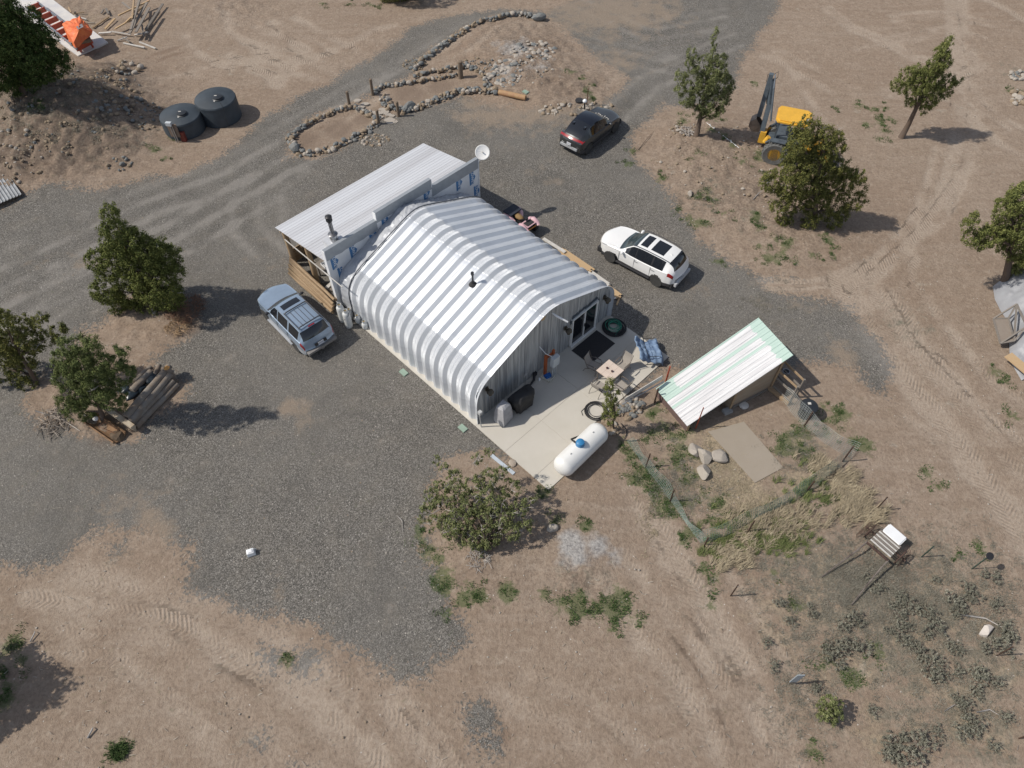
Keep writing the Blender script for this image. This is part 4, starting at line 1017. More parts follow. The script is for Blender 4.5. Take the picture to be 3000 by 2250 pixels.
# ------------------------------------------------------------------ backhoe loader
yel = M('machine_yellow', (.72, .40, .045), rough=.45, var=.10, scale=2)
dk = M('machine_dark_blue_grey', (.085, .105, .125), rough=.45, var=.2)
tyrem = M('dusty_tyre', (.13, .13, .125), rough=.9, var=.25, scale=6)
hB = R(-20); fwB = Vector((math.cos(hB), math.sin(hB), 0)); lfB = Vector((-fwB.y, fwB.x, 0))
rm = Vector((15.85, 36.95, 0)) + lfB * .95
bh = thing('backhoe_loader', 'yellow and dark grey backhoe loader standing behind the large juniper', 'backhoe', (rm.x, rm.y, hg(rm.x, rm.y)), hB)
def bigwheel(x, y, r, w, name='wheel'):
    sg = 1 if y > 0 else -1; rot = Matrix.Rotation(-sg * PI / 2, 3, 'X')
    mb = MB(); mb.lathe([(r * .55, -w * .42), (r * .9, -w / 2), (r * .985, -w * .36), (r * .985, w * .36), (r * .9, w / 2), (r * .55, w * .42)], (x, y, r), 36, rot)
    for a in range(22):
        t = a * 2 * PI / 22
        for s_ in (-1, 1):
            c = Vector((x, y, r)) + rot @ Vector((math.cos(t + .07 * s_) * r * .99, math.sin(t + .07 * s_) * r * .99, s_ * w * .2))
            mb.box(c, (r * .09, r * .11, w * .42), rot @ Matrix.Rotation(t, 3, 'Z') @ Matrix.Rotation(.5 * s_, 3, 'X'))
    o = mb.build(name, tyrem, bh, smooth=True, angle=30)
    mb = MB(); mb.lathe([(r * .56, w * .42), (r * .52, w * .30), (r * .34, w * .05), (r * .16, w * .05), (r * .14, w * .14), (0, w * .14)], (x, y, r), 24, rot); mb.build('rim', yel, o, smooth=True, angle=35)
for y in (-.95, .95): bigwheel(0, y, .72, .46); bigwheel(2.15, y * .92, .48, .32)
mb = MB(); mb.box((1.0, 0, .75), (3.2, .62, .4)); mb.box((-.45, 0, .75), (.35, 1.7, .5)); mb.build('chassis', dk, bh)
mb = MB(); mb.box((1.9, 0, 1.25), (1.35, .8, .62), taper=.9); mb.build('hood', yel, bh)
for y in (-.9, .9):
    mb = MB(); mb.tube([(-.7, y * .95, 1.25), (-.45, y * .95, 1.5), (0, y * .95, 1.56), (.5, y * .95, 1.45), (.72, y * .95, 1.1)], .05, 6); mb.box((0, y * .98, 1.53), (.9, .42, .05)); mb.build('fender', dk, bh)
mb = MB(); mb.box((.45, 0, 1.3), (1.3, 1.1, .7)); mb.build('operator_seat_deck', dk, bh)
for (x, y) in ((-.28, -.6), (-.28, .6), (1.15, -.55), (1.15, .55)):
    mb = MB(); mb.beam((x, y, 1.4), (x * .95, y, 2.68), .08, .08); mb.build('cab_post', dk, bh)
mb = MB(); mb.prism([(-.55, -.55), (-.40, -.85), (1.15, -.86), (1.42, -.6), (1.42, .6), (1.15, .86), (-.40, .85), (-.55, .55)], 2.66, 2.74)
mb.prism([(-.45, -.5), (-.3, -.72), (1.05, -.74), (1.3, -.5), (1.3, .5), (1.05, .74), (-.3, .72), (-.45, .5)], 2.74, 2.80); mb.build('cab_roof', yel, bh)
mb = MB(); mb.beam((1.2, .45, 1.1), (2.7, .45, 1.0), .12, .18).beam((2.7, .45, 1.0), (3.35, .45, .35), .12, .18).beam((1.2, -.45, 1.1), (2.7, -.45, 1.0), .12, .18).beam((2.7, -.45, 1.0), (3.35, -.45, .35), .12, .18); mb.build('loader_arm', yel, bh)
pf = [(3.35, .75), (3.25, .35), (3.40, .08), (4.05, .05)]
mb = MB(); vs = []
for y in (-1.1, 1.1): vs += [(x, y, z) for x, z in pf]
mb.add(vs, [(0, 4, 5, 1), (1, 5, 6, 2), (2, 6, 7, 3), (0, 1, 2, 3), (7, 6, 5, 4)]); o = mb.build('loader_bucket', M('worn_bucket', (.24, .20, .17), rough=.6, var=.3, metal=.3), bh); sm = o.modifiers.new('plate', 'SOLIDIFY'); sm.thickness = .03
# the hoe, folded: boom up, dipper down, bucket curled
mwI = bh.matrix_world
def lb(x, y, z):
    p = Vector((x, y, z)) - Vector(bh.location); return Vector((p.dot(fwB), p.dot(lfB), p.z))
zb_ = bh.location.z
mb = MB(); mb.box((-.95, .55, .75), (.35, .5, .75)); mb.build('swing_post', yel, bh)
b0 = Vector((-1.05, .55, .95)); top = lb(15.45, 39.95, 3.75 + zb_); dip = lb(15.22, 39.55, 1.55 + zb_)
mb = MB(); mid = (b0 + top) / 2 + Vector((.12, .1, .1)); mb.beam(b0, mid, .26, .46).beam(mid, top, .24, .40); mb.build('boom', dk, bh)
mb = MB(); mb.beam(top + Vector((-.1, 0, .3)), dip, .26, .38); mb.build('dipper_arm', dk, bh)
mb = MB(); mb.cyl(b0 + Vector((.3, -.12, .9)), top + Vector((.15, -.05, .1)), .06, n=10); o = mb.build('hydraulic_cylinder', dk, bh); mb = MB(); mb.cyl(b0 * .35 + top * .65 + Vector((.2, -.07, .35)), top + Vector((.12, -.05, .35)), .035, n=10); mb.build('piston_rod', steel, o)
mb = MB(); mb.tube([top + Vector((0, .1, .2)), top + Vector((.25, .1, .45)), top + Vector((.3, .1, .1)), top + Vector((.1, .1, -.2))], .018, 6).tube([top + Vector((0, -.1, .2)), top + Vector((-.3, -.1, .3)), top + Vector((-.25, -.1, -.2))], .018, 6); mb.build('hydraulic_hose', blackm, bh)
mb = MB(); bw = .32; vs = []
pb = [(-.1, .35), (-.38, .1), (-.42, -.25), (-.15, -.52), (.22, -.5), (.42, -.25)]
for y in (-bw, bw): vs += [tuple(dip + Vector((x, y, z - .4))) for x, z in pb]
mb.add(vs, [(i, i + 1, i + 7, i + 6) for i in range(5)] + [(0, 1, 2, 3, 4, 5), (11, 10, 9, 8, 7, 6)]); o = mb.build('digging_bucket', M('worn_bucket', (.24, .20, .17)), bh); sm = o.modifiers.new('plate', 'SOLIDIFY'); sm.thickness = .025
for y in (1,):
    mb = MB(); mb.beam((-.65, y * .85, 1.2), (-.8, y * 1.15, .2), .14, .14).box((-.8, y * 1.2, .12), (.35, .35, .05)); mb.build('stabiliser', yel, bh)
mb = MB(); mb.cyl((-.75, -.62, 1.1), (-.6, -.62, 1.5), .14, n=10); mb.build('work_light', yel, bh)
bd = (mid - b0).normalized(); side_ = Vector((0, -1, 0)); up_ = bd.cross(side_)
camd = Vector((fwB.dot(Vector((0, -1, 0))), lfB.dot(Vector((0, -1, 0))), 0))
face_c = b0.lerp(mid, .55)
textmesh('maker_lettering', 'DEERE', .24, M('decal_white', (.78, .78, .76), rough=.5, var=0.0), bh, frame(face_c + Vector((0, -.14, 0)), -bd, Vector((1, 0, 0))), .002, .006)

# ------------------------------------------------------------------ quad bike
pink = M('faded_pink_plastic', (.66, .42, .46), rough=.5, var=.08)
qp = WB(10.92, 12.55); qd = math.atan2(-BV.y, -BV.x)
qb = thing('quad_bike', 'pink and black quad bike parked beside the metal building', 'quad bike', (qp.x, qp.y, .03), qd)
for (x, y) in ((.62, .45), (.62, -.45), (-.62, .45), (-.62, -.45)):
    rot = Matrix.Rotation(-(1 if y > 0 else -1) * PI / 2, 3, 'X'); mb = MB(); mb.lathe([(.14, -.1), (.25, -.12), (.28, -.06), (.28, .06), (.25, .12), (.14, .1)], (x, y, .28), 20, rot); o = mb.build('wheel', rubber, qb, smooth=True, angle=40)
    mb = MB(); mb.lathe([(.15, .09), (.12, .03), (0, .02)], (x, y, .28), 14, rot); mb.build('rim', steel, o)
mb = MB(); mb.box((0, 0, .42), (1.3, .34, .3)); mb.build('frame', blackm, qb)
for sx, nm in ((1, 'front_fender'), (-1, 'rear_fender')):
    for sy in (1, -1):
        mb = MB(); mb.tube([(sx * .95, sy * .42, .55), (sx * .82, sy * .44, .68), (sx * .58, sy * .44, .74), (sx * .35, sy * .38, .66), (sx * .22, sy * .28, .5)], [.12, .15, .16, .14, .1], 8); mb.build(nm, pink, qb, smooth=True)
mb = MB(); mb.box((.62, 0, .76), (.52, .62, .05)); mb.build('front_hood', pink, qb)
mb = MB(); mb.box((.64, 0, .80), (.34, .52, .03)); mb.build('front_rack', rubber, qb)
mb = MB()
for k in range(7): mb.cyl((-.95 + .09 * k, -.42, .86), (-.95 + .09 * k, .42, .86), .016, n=6)
mb.build('rear_rack', blackm, qb)
mb = MB(); mb.box((-.66, 0, .90), (.62, .86, .06)); mb.build('cargo_mat', M('blue_black_mat', (.02, .025, .04), rough=.7), qb)
mb = MB(); mb.lathe([(0, .0), (.2, .02), (.24, .1), (.18, .18), (0, .2)], (-.15, 0, .66), 12, Matrix.Diagonal((1.5, .8, 1)).to_3x3()); mb.build('seat', M('torn_seat', (.50, .33, .12), rough=.8, var=.4, scale=12, c2=(.25, .15, .08)), qb, smooth=True)
mb = MB(); mb.tube([(.30, -.36, 1.02), (.36, -.2, .98), (.42, 0, .94), (.36, .2, .98), (.30, .36, 1.02)], .018, 6); mb.box((.42, 0, .95), (.16, .18, .1)); mb.build('handlebar', blackm, qb)
mb = MB(); mb.beam((.93, -.3, .62), (.93, .3, .62), .04, .06); mb.build('headlight_strip', M('orange_trim', (.65, .28, .08), rough=.4), qb)
# ------------------------------------------------------------------ things on and round the patio (u,v frame)
def wb(u, v, z=SLAB): return WB(u, v, z)
# propane tank
pc = WB(2.08, -.02 + .55, 0) ; pa = at(1640, 1380, .55); pb_ = at(1762, 1262, .55)
pdir = (pb_ - pa); pdir.z = 0; pang = math.atan2(pdir.y, pdir.x); pmid = (pa + pb_) / 2
tk = thing('propane_tank', 'long white propane tank with blue dome at the front corner of the patio', 'gas tank', (pmid.x, pmid.y, 0), pang)
rr, hl = .50, 1.12
mb = MB(); rot = Matrix.Rotation(PI / 2, 3, 'Y')
prf = [(rr * math.cos(t), -hl - rr * .82 * math.sin(t)) for t in [PI / 2 * k / 8 for k in range(8, -1, -1)]] + [(rr * math.cos(t), hl + rr * .82 * math.sin(t)) for t in [PI / 2 * k / 8 for k in range(9)]]
mb.lathe(prf, (0, 0, .68), 40, rot); mb.build('tank_shell', M('tank_white', (.80, .80, .78), rough=.38, var=.05, coat=.2, scale=1.5, stretch=(1, 3, .5), c2=(.72, .715, .69)), tk, smooth=True, angle=40)
mb = MB(); mb.lathe([(.20, 1.13), (.20, 1.30), (.175, 1.37), (.10, 1.41), (0, 1.42)], (-.10, .03, 0), 26); mb.build('valve_dome', M('blue_plastic', (.035, .20, .42), rough=.4, var=.08, coat=.2), tk, smooth=True, angle=35)
for x in (-.85, .85):
    mb = MB(); mb.box((x, -.28, .14), (.16, .10, .30)).box((x, .28, .14), (.16, .10, .30)).box((x, 0, .22), (.10, .60, .06)); mb.build('foot', steel, tk)
for x in (-.75, .75):
    mb = MB(); mb.box((x, 0, 1.19), (.06, .03, .07)); mb.build('lifting_lug', M('lug_grey', (.4, .4, .4)), tk)
mb = MB(); mb.tube([(-.2, .12, 1.22), (-.15, .45, 1.12), (.05, .62, .75), (.5, .66, .35), (.9, .62, .12), (1.35, .55, .06)], .04, 8); mb.build('gas_hose', rubber, tk, smooth=True)
# hose coils
def coil(name, label, u, v, R0, R1, turns, r, mat, z0=SLAB, tail=None, seed=1, cat='hose', wob=.06):
    rg = random.Random(seed); pts = []; N = turns * 26
    for i in range(N + 1):
        t = i / N; a = t * turns * 2 * PI
        Rr = R0 + (R1 - R0) * (.5 + .5 * math.sin(t * 9 + seed)) + wob * math.sin(a * .37 + seed)
        z = z0 + r + min(turns, 7) * r * .55 * (t * 1.3 % 1)
        pts.append((Rr * math.cos(a), Rr * math.sin(a), z))
    if tail: pts += tail
    p = WB(u, v, 0); mb = MB(); mb.tube(pts, r, 6)
    return tag(mb.build(name, mat, smooth=True, loc=p, rotz=BA), label, cat)
coil('hose_coil', 'large heap of black hose coiled on the patio right of the sliding door', 8.98, 3.95, .36, .58, 15, .022, rubber, seed=2, wob=.05)
coil('garden_hose', 'bright green garden hose lying on the black hose coil', 9.02, 4.02, .24, .40, 5, .014, M('green_hose', (.03, .25, .16), rough=.4), z0=SLAB + .14, tail=[(.1, -.3, .22), (-.35, -.42, .1), (-.42, -.46, SLAB + .02)], seed=3)
coil('hose_coil', 'loose thin black hose coil on the patio by the small juniper', 4.54, 1.29, .38, .52, 9, .013, rubber, seed=5, tail=[(.2, .5, .08), (-.5, .45, .07), (-.62, .25, .07)])
mb = MB(); mb.tube([at(1819, 1240, .05), at(1836, 1260, .03), at(1835, 1275, .03), at(1826, 1289, .03), at(1850, 1292, .02), at(1874, 1288, .02)], .02, 6)
tag(mb.build('black_pipe', rubber, smooth=True), 'black pipe snaking on the dirt right of the white propane tank', 'pipe')
# door mat
p = wb(7.33, 3.89); mb = MB(); mb.box((0, 0, .012), (1.87, 1.22, .02)); tag(mb.build('door_mat', M('charcoal_mat', (.035, .034, .036), rough=.95, var=.3, scale=30), loc=p, rotz=BA), 'charcoal mat on the patio in front of the sliding door', 'mat')
# table and chairs
tb = thing('patio_table', 'square tan tiled patio table on the concrete', 'table', wb(6.36, 2.07), BA)
tanm = M('tan_tile', (.66, .55, .47), rough=.4, var=.05, scale=2)
frm = M('brown_metal', (.13, .11, .095), rough=.5, var=.1)
mb = MB()
for i in range(3):
    for j in range(3): mb.box((-.305 + .305 * i, -.305 + .305 * j, .705), (.298, .298, .02))
mb.build('tile_top', tanm, tb)
mb = MB(); mb.box((0, 0, .69), (.93, .93, .03)); mb.build('table_frame', M('tan_frame', (.52, .43, .36), rough=.5), tb)
for x in (-.4, .4):
    for y in (-.4, .4):
        mb = MB(); mb.beam((x, y, 0), (x * .95, y * .95, .68), .04, .04); mb.build('leg', frm, tb)
for (dx, dy, lb) in ((-.02, .17, 'dark candle holder nearer the sliding door on the tan table'), (.0, -.12, 'dark candle holder nearer the small juniper on the tan table')):
    mb = MB(); mb.lathe([(.045, 0), (.055, .05), (.05, .07), (.03, .06), (.03, .02), (0, .02)], n=14); tag(mb.build('candle_holder', M('plum_glass', (.07, .025, .03), rough=.2), loc=WB(6.36 + dx, 2.07 + dy, SLAB + .716), smooth=True), lb, 'candle holder')
sling = M('taupe_sling', (.33, .30, .265), rough=.8, var=.06, scale=20)
def chair():
    c = thing('patio_chair', 'x', 'chair', group='patio chairs round the tan table')
    mb = MB(); mb.add([(-.24, -.24, .41), (.24, -.24, .41), (.22, .24, .39), (-.22, .24, .39), (-.24, -.24, .425), (.24, -.24, .425), (.22, .24, .405), (-.22, .24, .405)], [(3, 2, 1, 0), (4, 5, 6, 7), (0, 1, 5, 4), (1, 2, 6, 5), (2, 3, 7, 6), (3, 0, 4, 7)]); mb.build('seat', sling, c)
    mb = MB(); N = 6; vs = []
    for k in range(N + 1):
        t = k / N; y = .23 + .22 * t + .05 * math.sin(t * PI); z = .41 + .58 * t; w = .23 - .02 * t
        vs += [(-w, y, z), (w, y, z)]
    mb.add(vs, [(2 * k, 2 * k + 1, 2 * k + 3, 2 * k + 2) for k in range(N)]); o = mb.build('backrest', sling, c); sm = o.modifiers.new('s', 'SOLIDIFY'); sm.thickness = .012
    for s in (-1, 1):
        mb = MB(); mb.tube([(s * .26, .47, 1.0), (s * .26, .23, .40), (s * .26, -.22, .42)], .014, 6); mb.build('side_frame', frm, c)
        mb = MB(); mb.tube([(s * .27, .33, .62), (s * .29, .1, .66), (s * .29, -.18, .65), (s * .28, -.26, .55), (s * .27, -.24, 0)], .014, 6); mb.build('leg', frm, c)
        mb = MB(); mb.tube([(s * .26, .1, .40), (s * .27, .33, .25), (s * .27, .42, 0)], .014, 6); mb.build('leg', frm, c)
        mb = MB(); mb.box((s * .29, -.02, .67), (.05, .34, .02)); mb.build('armrest', frm, c)
    return c
c0 = chair()
cl = [(6.22, 2.92, R(12), 'sling patio chair between the charcoal mat and the tan table'), (7.16, 1.98, R(-88), 'sling patio chair on the far right side of the tan table'),
      (5.50, 1.95, R(95), 'sling patio chair beside the small juniper, left of the tan table'), (6.25, 1.25, R(182), 'sling patio chair on the near side of the table by the patio edge')]
for i_, (u, v, a, lb_) in enumerate(cl):
    p = wb(u, v)
    if i_ == 0: c0.location = p; c0.rotation_euler = (0, 0, BA + a); c0['label'] = lb_
    else: dup(c0, p, BA + a, lb_)
# glider with a blue quilt thrown over it
GLP = at(1907, 1030, .35); GLP.z = SLAB
gl = thing('glider_bench', 'black wire glider bench under a blue quilt at the right corner of the patio', 'bench', GLP, R(97))
for s in (-1, 1):
    mb = MB(); mb.tube([(s * .55, -.35, .02), (s * .55, .35, .02)], .014, 6).tube([(s * .55, -.28, .02), (s * .55, -.3, .38), (s * .55, .22, .40), (s * .55, .40, .95)], .014, 6).tube([(s * .55, .28, .02), (s * .55, .25, .4)], .014, 6).tube([(s * .57, -.32, .38), (s * .57, -.30, .62), (s * .57, .28, .64)], .016, 6); mb.build('side_frame', blackm, gl)
mb = MB()
for k in range(12): x = -.52 + k * .0945; mb.tube([(x, -.32, .38), (x, .22, .40), (x, .42, .95)], .007, 5)
mb.tube([(-.55, -.32, .38), (.55, -.32, .38)], .012, 6).tube([(-.55, .42, .95), (.55, .42, .95)], .012, 6)
mb.build('wire_seat', blackm, gl)
mb = MB(); NX, NY = 30, 26; rg = random.Random(4); vs = []
for j in range(NY + 1):
    t = j / NY
    if t < .55: y = -.52 + t / .55 * .76; z = .47
    else: y = .24 + (t - .55) / .45 * .52; z = .47 + (t - .55) / .45 * .40
    if t < .1: z -= (.1 - t) * 3.0
    for i in range(NX + 1):
        s = i / NX * 2 - 1; puff = .10 * abs(math.sin(s * 7.5 + .5 * math.sin(t * 6))) * abs(math.sin(t * 12)) + .035 * math.sin(s * 3 + t * 5)
        edge = max(0, abs(s) - .84) * 1.8
        w = .70 + .05 * math.sin(t * 9) + .03 * math.sin(t * 23)
        vs.append((s * w, y + .04 * math.sin(s * 4), z + puff - edge * .8 + rg.uniform(-.008, .008) - (.06 if abs(s - .05) < .05 else 0)))
mb.add(vs, [(j * (NX + 1) + i, j * (NX + 1) + i + 1, (j + 1) * (NX + 1) + i + 1, (j + 1) * (NX + 1) + i) for j in range(NY) for i in range(NX)])
q = mb.build('quilt', M('blue_quilt', (.17, .26, .42), rough=.85, var=.2, scale=3, c2=(.27, .37, .50)), smooth=True, loc=GLP, rotz=R(97)); tag(q, 'puffy blue quilt draped over the wire glider bench', 'quilt'); sm = q.modifiers.new('s', 'SOLIDIFY'); sm.thickness = .03
# grill covers
def cover(name, label, cat, u, v, prof_pts, mat, ang=0, seed=1):
    """prof_pts: rings of (z, list of (x,y))"""
    rg = random.Random(seed); mb = MB(); vs = []; n = 48
    for z, poly in prof_pts:
        L = [math.dist(poly[i], poly[(i + 1) % len(poly)]) for i in range(len(poly))]; T_ = sum(L)
        for k in range(n):
            s = T_ * k / n; i = 0
            while s > L[i] and i < len(L) - 1: s -= L[i]; i += 1
            a, b_ = poly[i], poly[(i + 1) % len(poly)]; t = s / L[i]
            f_ = 1 + .035 * math.sin(k * 1.3 + z * 2) * (1.2 - z)
            vs.append(((a[0] + (b_[0] - a[0]) * t) * f_ + rg.uniform(-.008, .008), (a[1] + (b_[1] - a[1]) * t) * f_ + rg.uniform(-.008, .008), z + rg.uniform(-.008, .008)))
    m_ = len(prof_pts); fs = [(j * n + k, j * n + (k + 1) % n, (j + 1) * n + (k + 1) % n, (j + 1) * n + k) for j in range(m_ - 1) for k in range(n)] + [tuple((m_ - 1) * n + k for k in range(n))]
    mb.add(vs, fs)
    return tag(mb.build(name, mat, smooth=True, angle=35, loc=wb(u, v), rotz=BA + ang), label, cat)
def rc(w, d, x=0, y=0): return [(x - w / 2, y - d / 2), (x + w / 2, y - d / 2), (x + w / 2, y + d / 2), (x - w / 2, y + d / 2)]
def oc(w, d, c): return [(-w / 2 + c, -d / 2), (w / 2 - c, -d / 2), (w / 2, -d / 2 + c), (w / 2, d / 2), (-w / 2, d / 2), (-w / 2, -d / 2 + c)]
cover('grill_cover', 'black covered barbecue grill against the front wall of the metal building', 'grill cover', 2.30, 3.86, [(.10, oc(.98, .58, .1)), (.45, oc(1.04, .62, .12)), (.72, oc(1.28, .66, .22)), (.92, oc(1.30, .66, .25)), (1.12, oc(.92, .52, .15)), (1.18, oc(.70, .36, .1))], M('black_cover', (.022, .022, .024), rough=.75, var=.25, scale=4), R(-4), 3)
cover('smoker_cover', 'light grey fabric cover over a smoker at the left of the front wall', 'grill cover', 1.18, 4.0, [(.04, rc(.74, .62)), (.4, rc(.70, .60)), (.85, rc(.60, .50)), (1.10, rc(.52, .42)), (1.20, rc(.34, .26, .03, .04))], M('grey_fabric_cover', (.37, .37, .385), rough=.9, var=.12, scale=4), R(8), 7)
# outdoor wall lamps
bronze = M('bronze', (.09, .075, .055), rough=.5, metal=.3, var=.2)
def wlamp(u, z, label):
    o = thing('wall_lamp', label, 'lamp', WB(u, 4.74, z), BA, 'bronze lamps on the front wall')
    mb = MB(); mb.box((0, .0, .05), (.15, .06, .22)); mb.tube([(0, 0, .12), (0, -.12, .20), (0, -.22, .14)], .018, 6); mb.build('bracket', bronze, o)
    mb = MB(); mb.lathe([(.03, .16), (.16, .06), (.17, .02), (.10, .0), (.09, -.17), (.05, -.2), (0, -.2)], (0, -.22, 0), 12); mb.build('lamp_shade', bronze, o, smooth=True, angle=40)
    mb = MB(); mb.lathe([(.075, -.02), (.07, -.16), (0, -.17)], (0, -.22, -.005), 10); mb.build('lamp_glass', M('amber_glass', (.30, .26, .18), rough=.2), o)
    return o
wlamp(8.86, 1.80, 'bronze lamp on the front wall right of the sliding door'); wlamp(6.05, 1.80, 'bronze lamp on the front wall left of the sliding door'); wlamp(.91, 1.92, 'bronze lamp above the grey grill cover')
# electrical disconnect on its post, orange pipe
eb = thing('electric_box', 'grey electrical box on conduit legs in front of the metal building', 'electrical box', wb(4.60, 4.02), BA)
mb = MB(); mb.box((0, 0, 1.25), (.42, .20, .62)); mb.build('cabinet', M('pale_grey_enamel', (.50, .53, .55), rough=.4, var=.05), eb)
for x in (-.12, 0, .12):
    mb = MB(); mb.cyl((x, 0, 0), (x, 0, .95), .03, n=8); mb.build('conduit', M('pvc_grey', (.42, .45, .47), rough=.5), eb)
mb = MB(); mb.tube([(-.1, .1, 1.55), (-.3, .35, 1.75), (-.35, .7, 2.0)], .015, 6); mb.build('cable', whitepaint, eb)
op = M('orange_red_paint', (.40, .10, .03), rough=.5, var=.15)
mb = MB(); mb.box((0, 0, .75), (.12, .12, 1.5)).box((.28, -.02, 1.33), (.44, .08, .12)).box((.45, -.05, 1.42), (.12, .1, .3)); tag(mb.build('orange_post', op, loc=wb(4.38, 4.40), rotz=BA), 'orange post with short arm beside the grey electrical box', 'post')
tray = thing('litter_tray', 'white tray with blue scoop bin on the patio by the electrical box', 'tray', wb(4.40, 4.22), BA + R(10))
mb = MB(); mb.box((0, 0, .03), (.50, .56, .03)).box((0, .27, .07), (.5, .02, .1)).box((0, -.27, .07), (.5, .02, .1)).box((.24, 0, .07), (.02, .56, .1)).box((-.24, 0, .07), (.02, .56, .1)); mb.build('tray', M('cream_plastic', (.68, .66, .58), rough=.5, var=.04), tray)
tag(MB().box((0, 0, .05), (.36, .25, .10), taper=.85).build('blue_box', M('bright_blue_plastic', (.02, .13, .45), rough=.4, var=.05), loc=wb(4.40, 4.22, SLAB + .05), rotz=BA + R(-15)), 'bright blue plastic box lying in the white tray', 'box')
mb = MB(); mb.lathe([(.06, 0), (.06, .10), (.045, .13), (0, .13)], n=14); tag(mb.build('jar', whitepaint, loc=wb(3.98, 4.38)), 'small white jar on the patio left of the white tray', 'jar')
mb = MB(); mb.tube([(.30, .26, .16), (.0, 0, .12), (-.45, -.1, .12), (-.66, -.25, .30)], [.07, .06, .05, .04], 8).box((.32, .3, .12), (.14, .3, .2)); tag(mb.build('leaf_blower', blackm, loc=wb(3.72, 4.50), rotz=BA), 'black leaf blower leaning behind the black grill cover', 'leaf blower')
mb = MB(); mb.tube([(0, 0, 0), (0, .02, .9), (.1, 0, 1.0)], .015, 6).tube([(-.12, 0, .8), (.02, 0, .92), (.15, .03, .75)], .02, 6); tag(mb.build('water_spigot', steel, loc=wb(3.28, 4.62), rotz=BA), 'metal standpipe tap behind the black grill cover', 'tap')
# gas cylinders by the left corner
cylw = M('cylinder_white', (.70, .71, .70), rough=.45, var=.07, scale=5, c2=(.60, .61, .60))
def gas(label, u, v, r, h, z=.02):
    o = thing('gas_cylinder', label, 'gas cylinder', WB(u, v, z), 0, 'white gas cylinders at the corner of the metal building')
    mb = MB(); mb.lathe([(r * .8, 0), (r * .95, .04), (r, .10), (r, h - .18), (r * .9, h - .09), (r * .6, h - .03), (r * .2, h)], n=24); mb.build('cylinder_body', cylw, o, smooth=True, angle=50)
    mb = MB(); mb.lathe([(r * .55, h - .05), (r * .58, h + .12), (r * .53, h + .12), (r * .5, h - .03)], n=20); mb.build('collar', cylw, o, smooth=True, angle=50)
    mb = MB(); mb.cyl((0, 0, h - .02), (0, 0, h + .09), .03, n=8).cyl((-.05, 0, h + .07), (.05, 0, h + .07), .02, n=8); mb.build('valve', M('brass', (.35, .24, .08), rough=.4, metal=.7), o)
    return o
gas('tall white gas cylinder nearest the log rails of the lean-to', -.40, 14.05, .19, 1.12); gt2 = gas('tall white gas cylinder with a black strap, nearest the gravel', -.42, 13.52, .19, 1.12)
mb = MB(); mb.tube([(.19, -.05, 1.15), (.12, -.16, .95), (-.1, -.17, .7), (-.2, -.02, .5)], .012, 5); mb.build('strap', blackm, gt2)
gas('white gas cylinder standing between the tall ones and the ribs', .02, 14.00, .155, .50); gas('small white gas cylinder on the slab edge, second from the end', .08, 13.42, .15, .42, SLAB); gas('small white gas cylinder farthest from the lean-to', .08, 12.86, .15, .42, SLAB)
# irrigation valve lids
for i_, (px_, py_, lb_) in enumerate([(1183, 1093, 'pale green valve box in the gravel beside the ribs'), (1356, 1256, 'pale green valve box in the gravel near the left front corner'), (1540, 271, 'green valve box on the dirt behind the peeled log')]):
    p = gp(px_, py_); mb = MB(); mb.box((0, 0, .03), (.42, .28, .08), taper=.96); tag(mb.build('valve_box', M('pale_green_plastic', (.27, .36, .29), rough=.6, var=.08), loc=(p.x, p.y, p.z + .01), rotz=BA + R(90)), lb_, 'valve box', 'green irrigation valve boxes')
# lumber beside the right wall
def lumber(label, u0, v0, u1, v1, n, w, h, mat, z=.0, layers=2):
    o = thing('lumber_stack', label, 'lumber', (0, 0, 0))
    a = WB(u0, v0, z); b_ = WB(u1, v1, z); d = (b_ - a).normalized(); s = Vector((-d.y, d.x, 0))
    rg = random.Random(int(u0 * 100 + v0 * 10))
    for L in range(layers):
        for k in range(n):
            q = s * (w * 1.04 * (k - (n - 1) / 2)); e = d * rg.uniform(-.12, .12)
            mb = MB(); mb.beam(a + q + e + Vector((0, 0, .04 + h * (L + .5))), b_ + q + e + Vector((0, 0, .04 + h * (L + .5))), w, h * .94); mb.build('plank', mat, o)
    return o
lumber('pale new boards stacked along the right wall of the metal building', 10.98, 9.6, 10.98, 7.4, 6, .10, .05, pinewood, .12, 2)
lumber('long grey white boards lying over the new boards beside the right wall', 10.90, 8.3, 10.86, 6.0, 5, .10, .05, dirtywhite, .02, 3)
lumber('short pale ends of boards by the right front corner', 10.80, 6.1, 10.76, 5.2, 4, .11, .05, pinewood, .02, 2)
lumber('single long weathered plank sticking out toward the quad bike', 10.98, 10.9, 11.05, 9.3, 1, .2, .05, dirtywhite, .25, 1)
mb = MB(); mb.beam((0, 0, .05), (.55, .25, .05), .09, .05); tag(mb.build('wood_offcut', pinewood, loc=WB(10.3, 4.9, 0), rotz=BA), 'short pale wood offcut at the right front corner of the building', 'wood')
# metal strip lying by the slab
mb = MB(); a = at(1440, 1334, .04); b_ = at(1506, 1388, .04); mb.beam(a, b_, .16, .05); tag(mb.build('metal_trim', M('blue_grey_trim', (.48, .53, .58), rough=.5, var=.1)), 'pale metal trim lying beside the patio edge at the bush', 'metal trim')
p = gp(1500, 1358); mb = MB(); mb.rock((0, 0, .03), .22, 3, .35); tag(mb.build('flat_stone', stone_w, loc=(p.x, p.y, p.z), smooth=False), 'flat pale stone beside the left patio edge', 'stone')
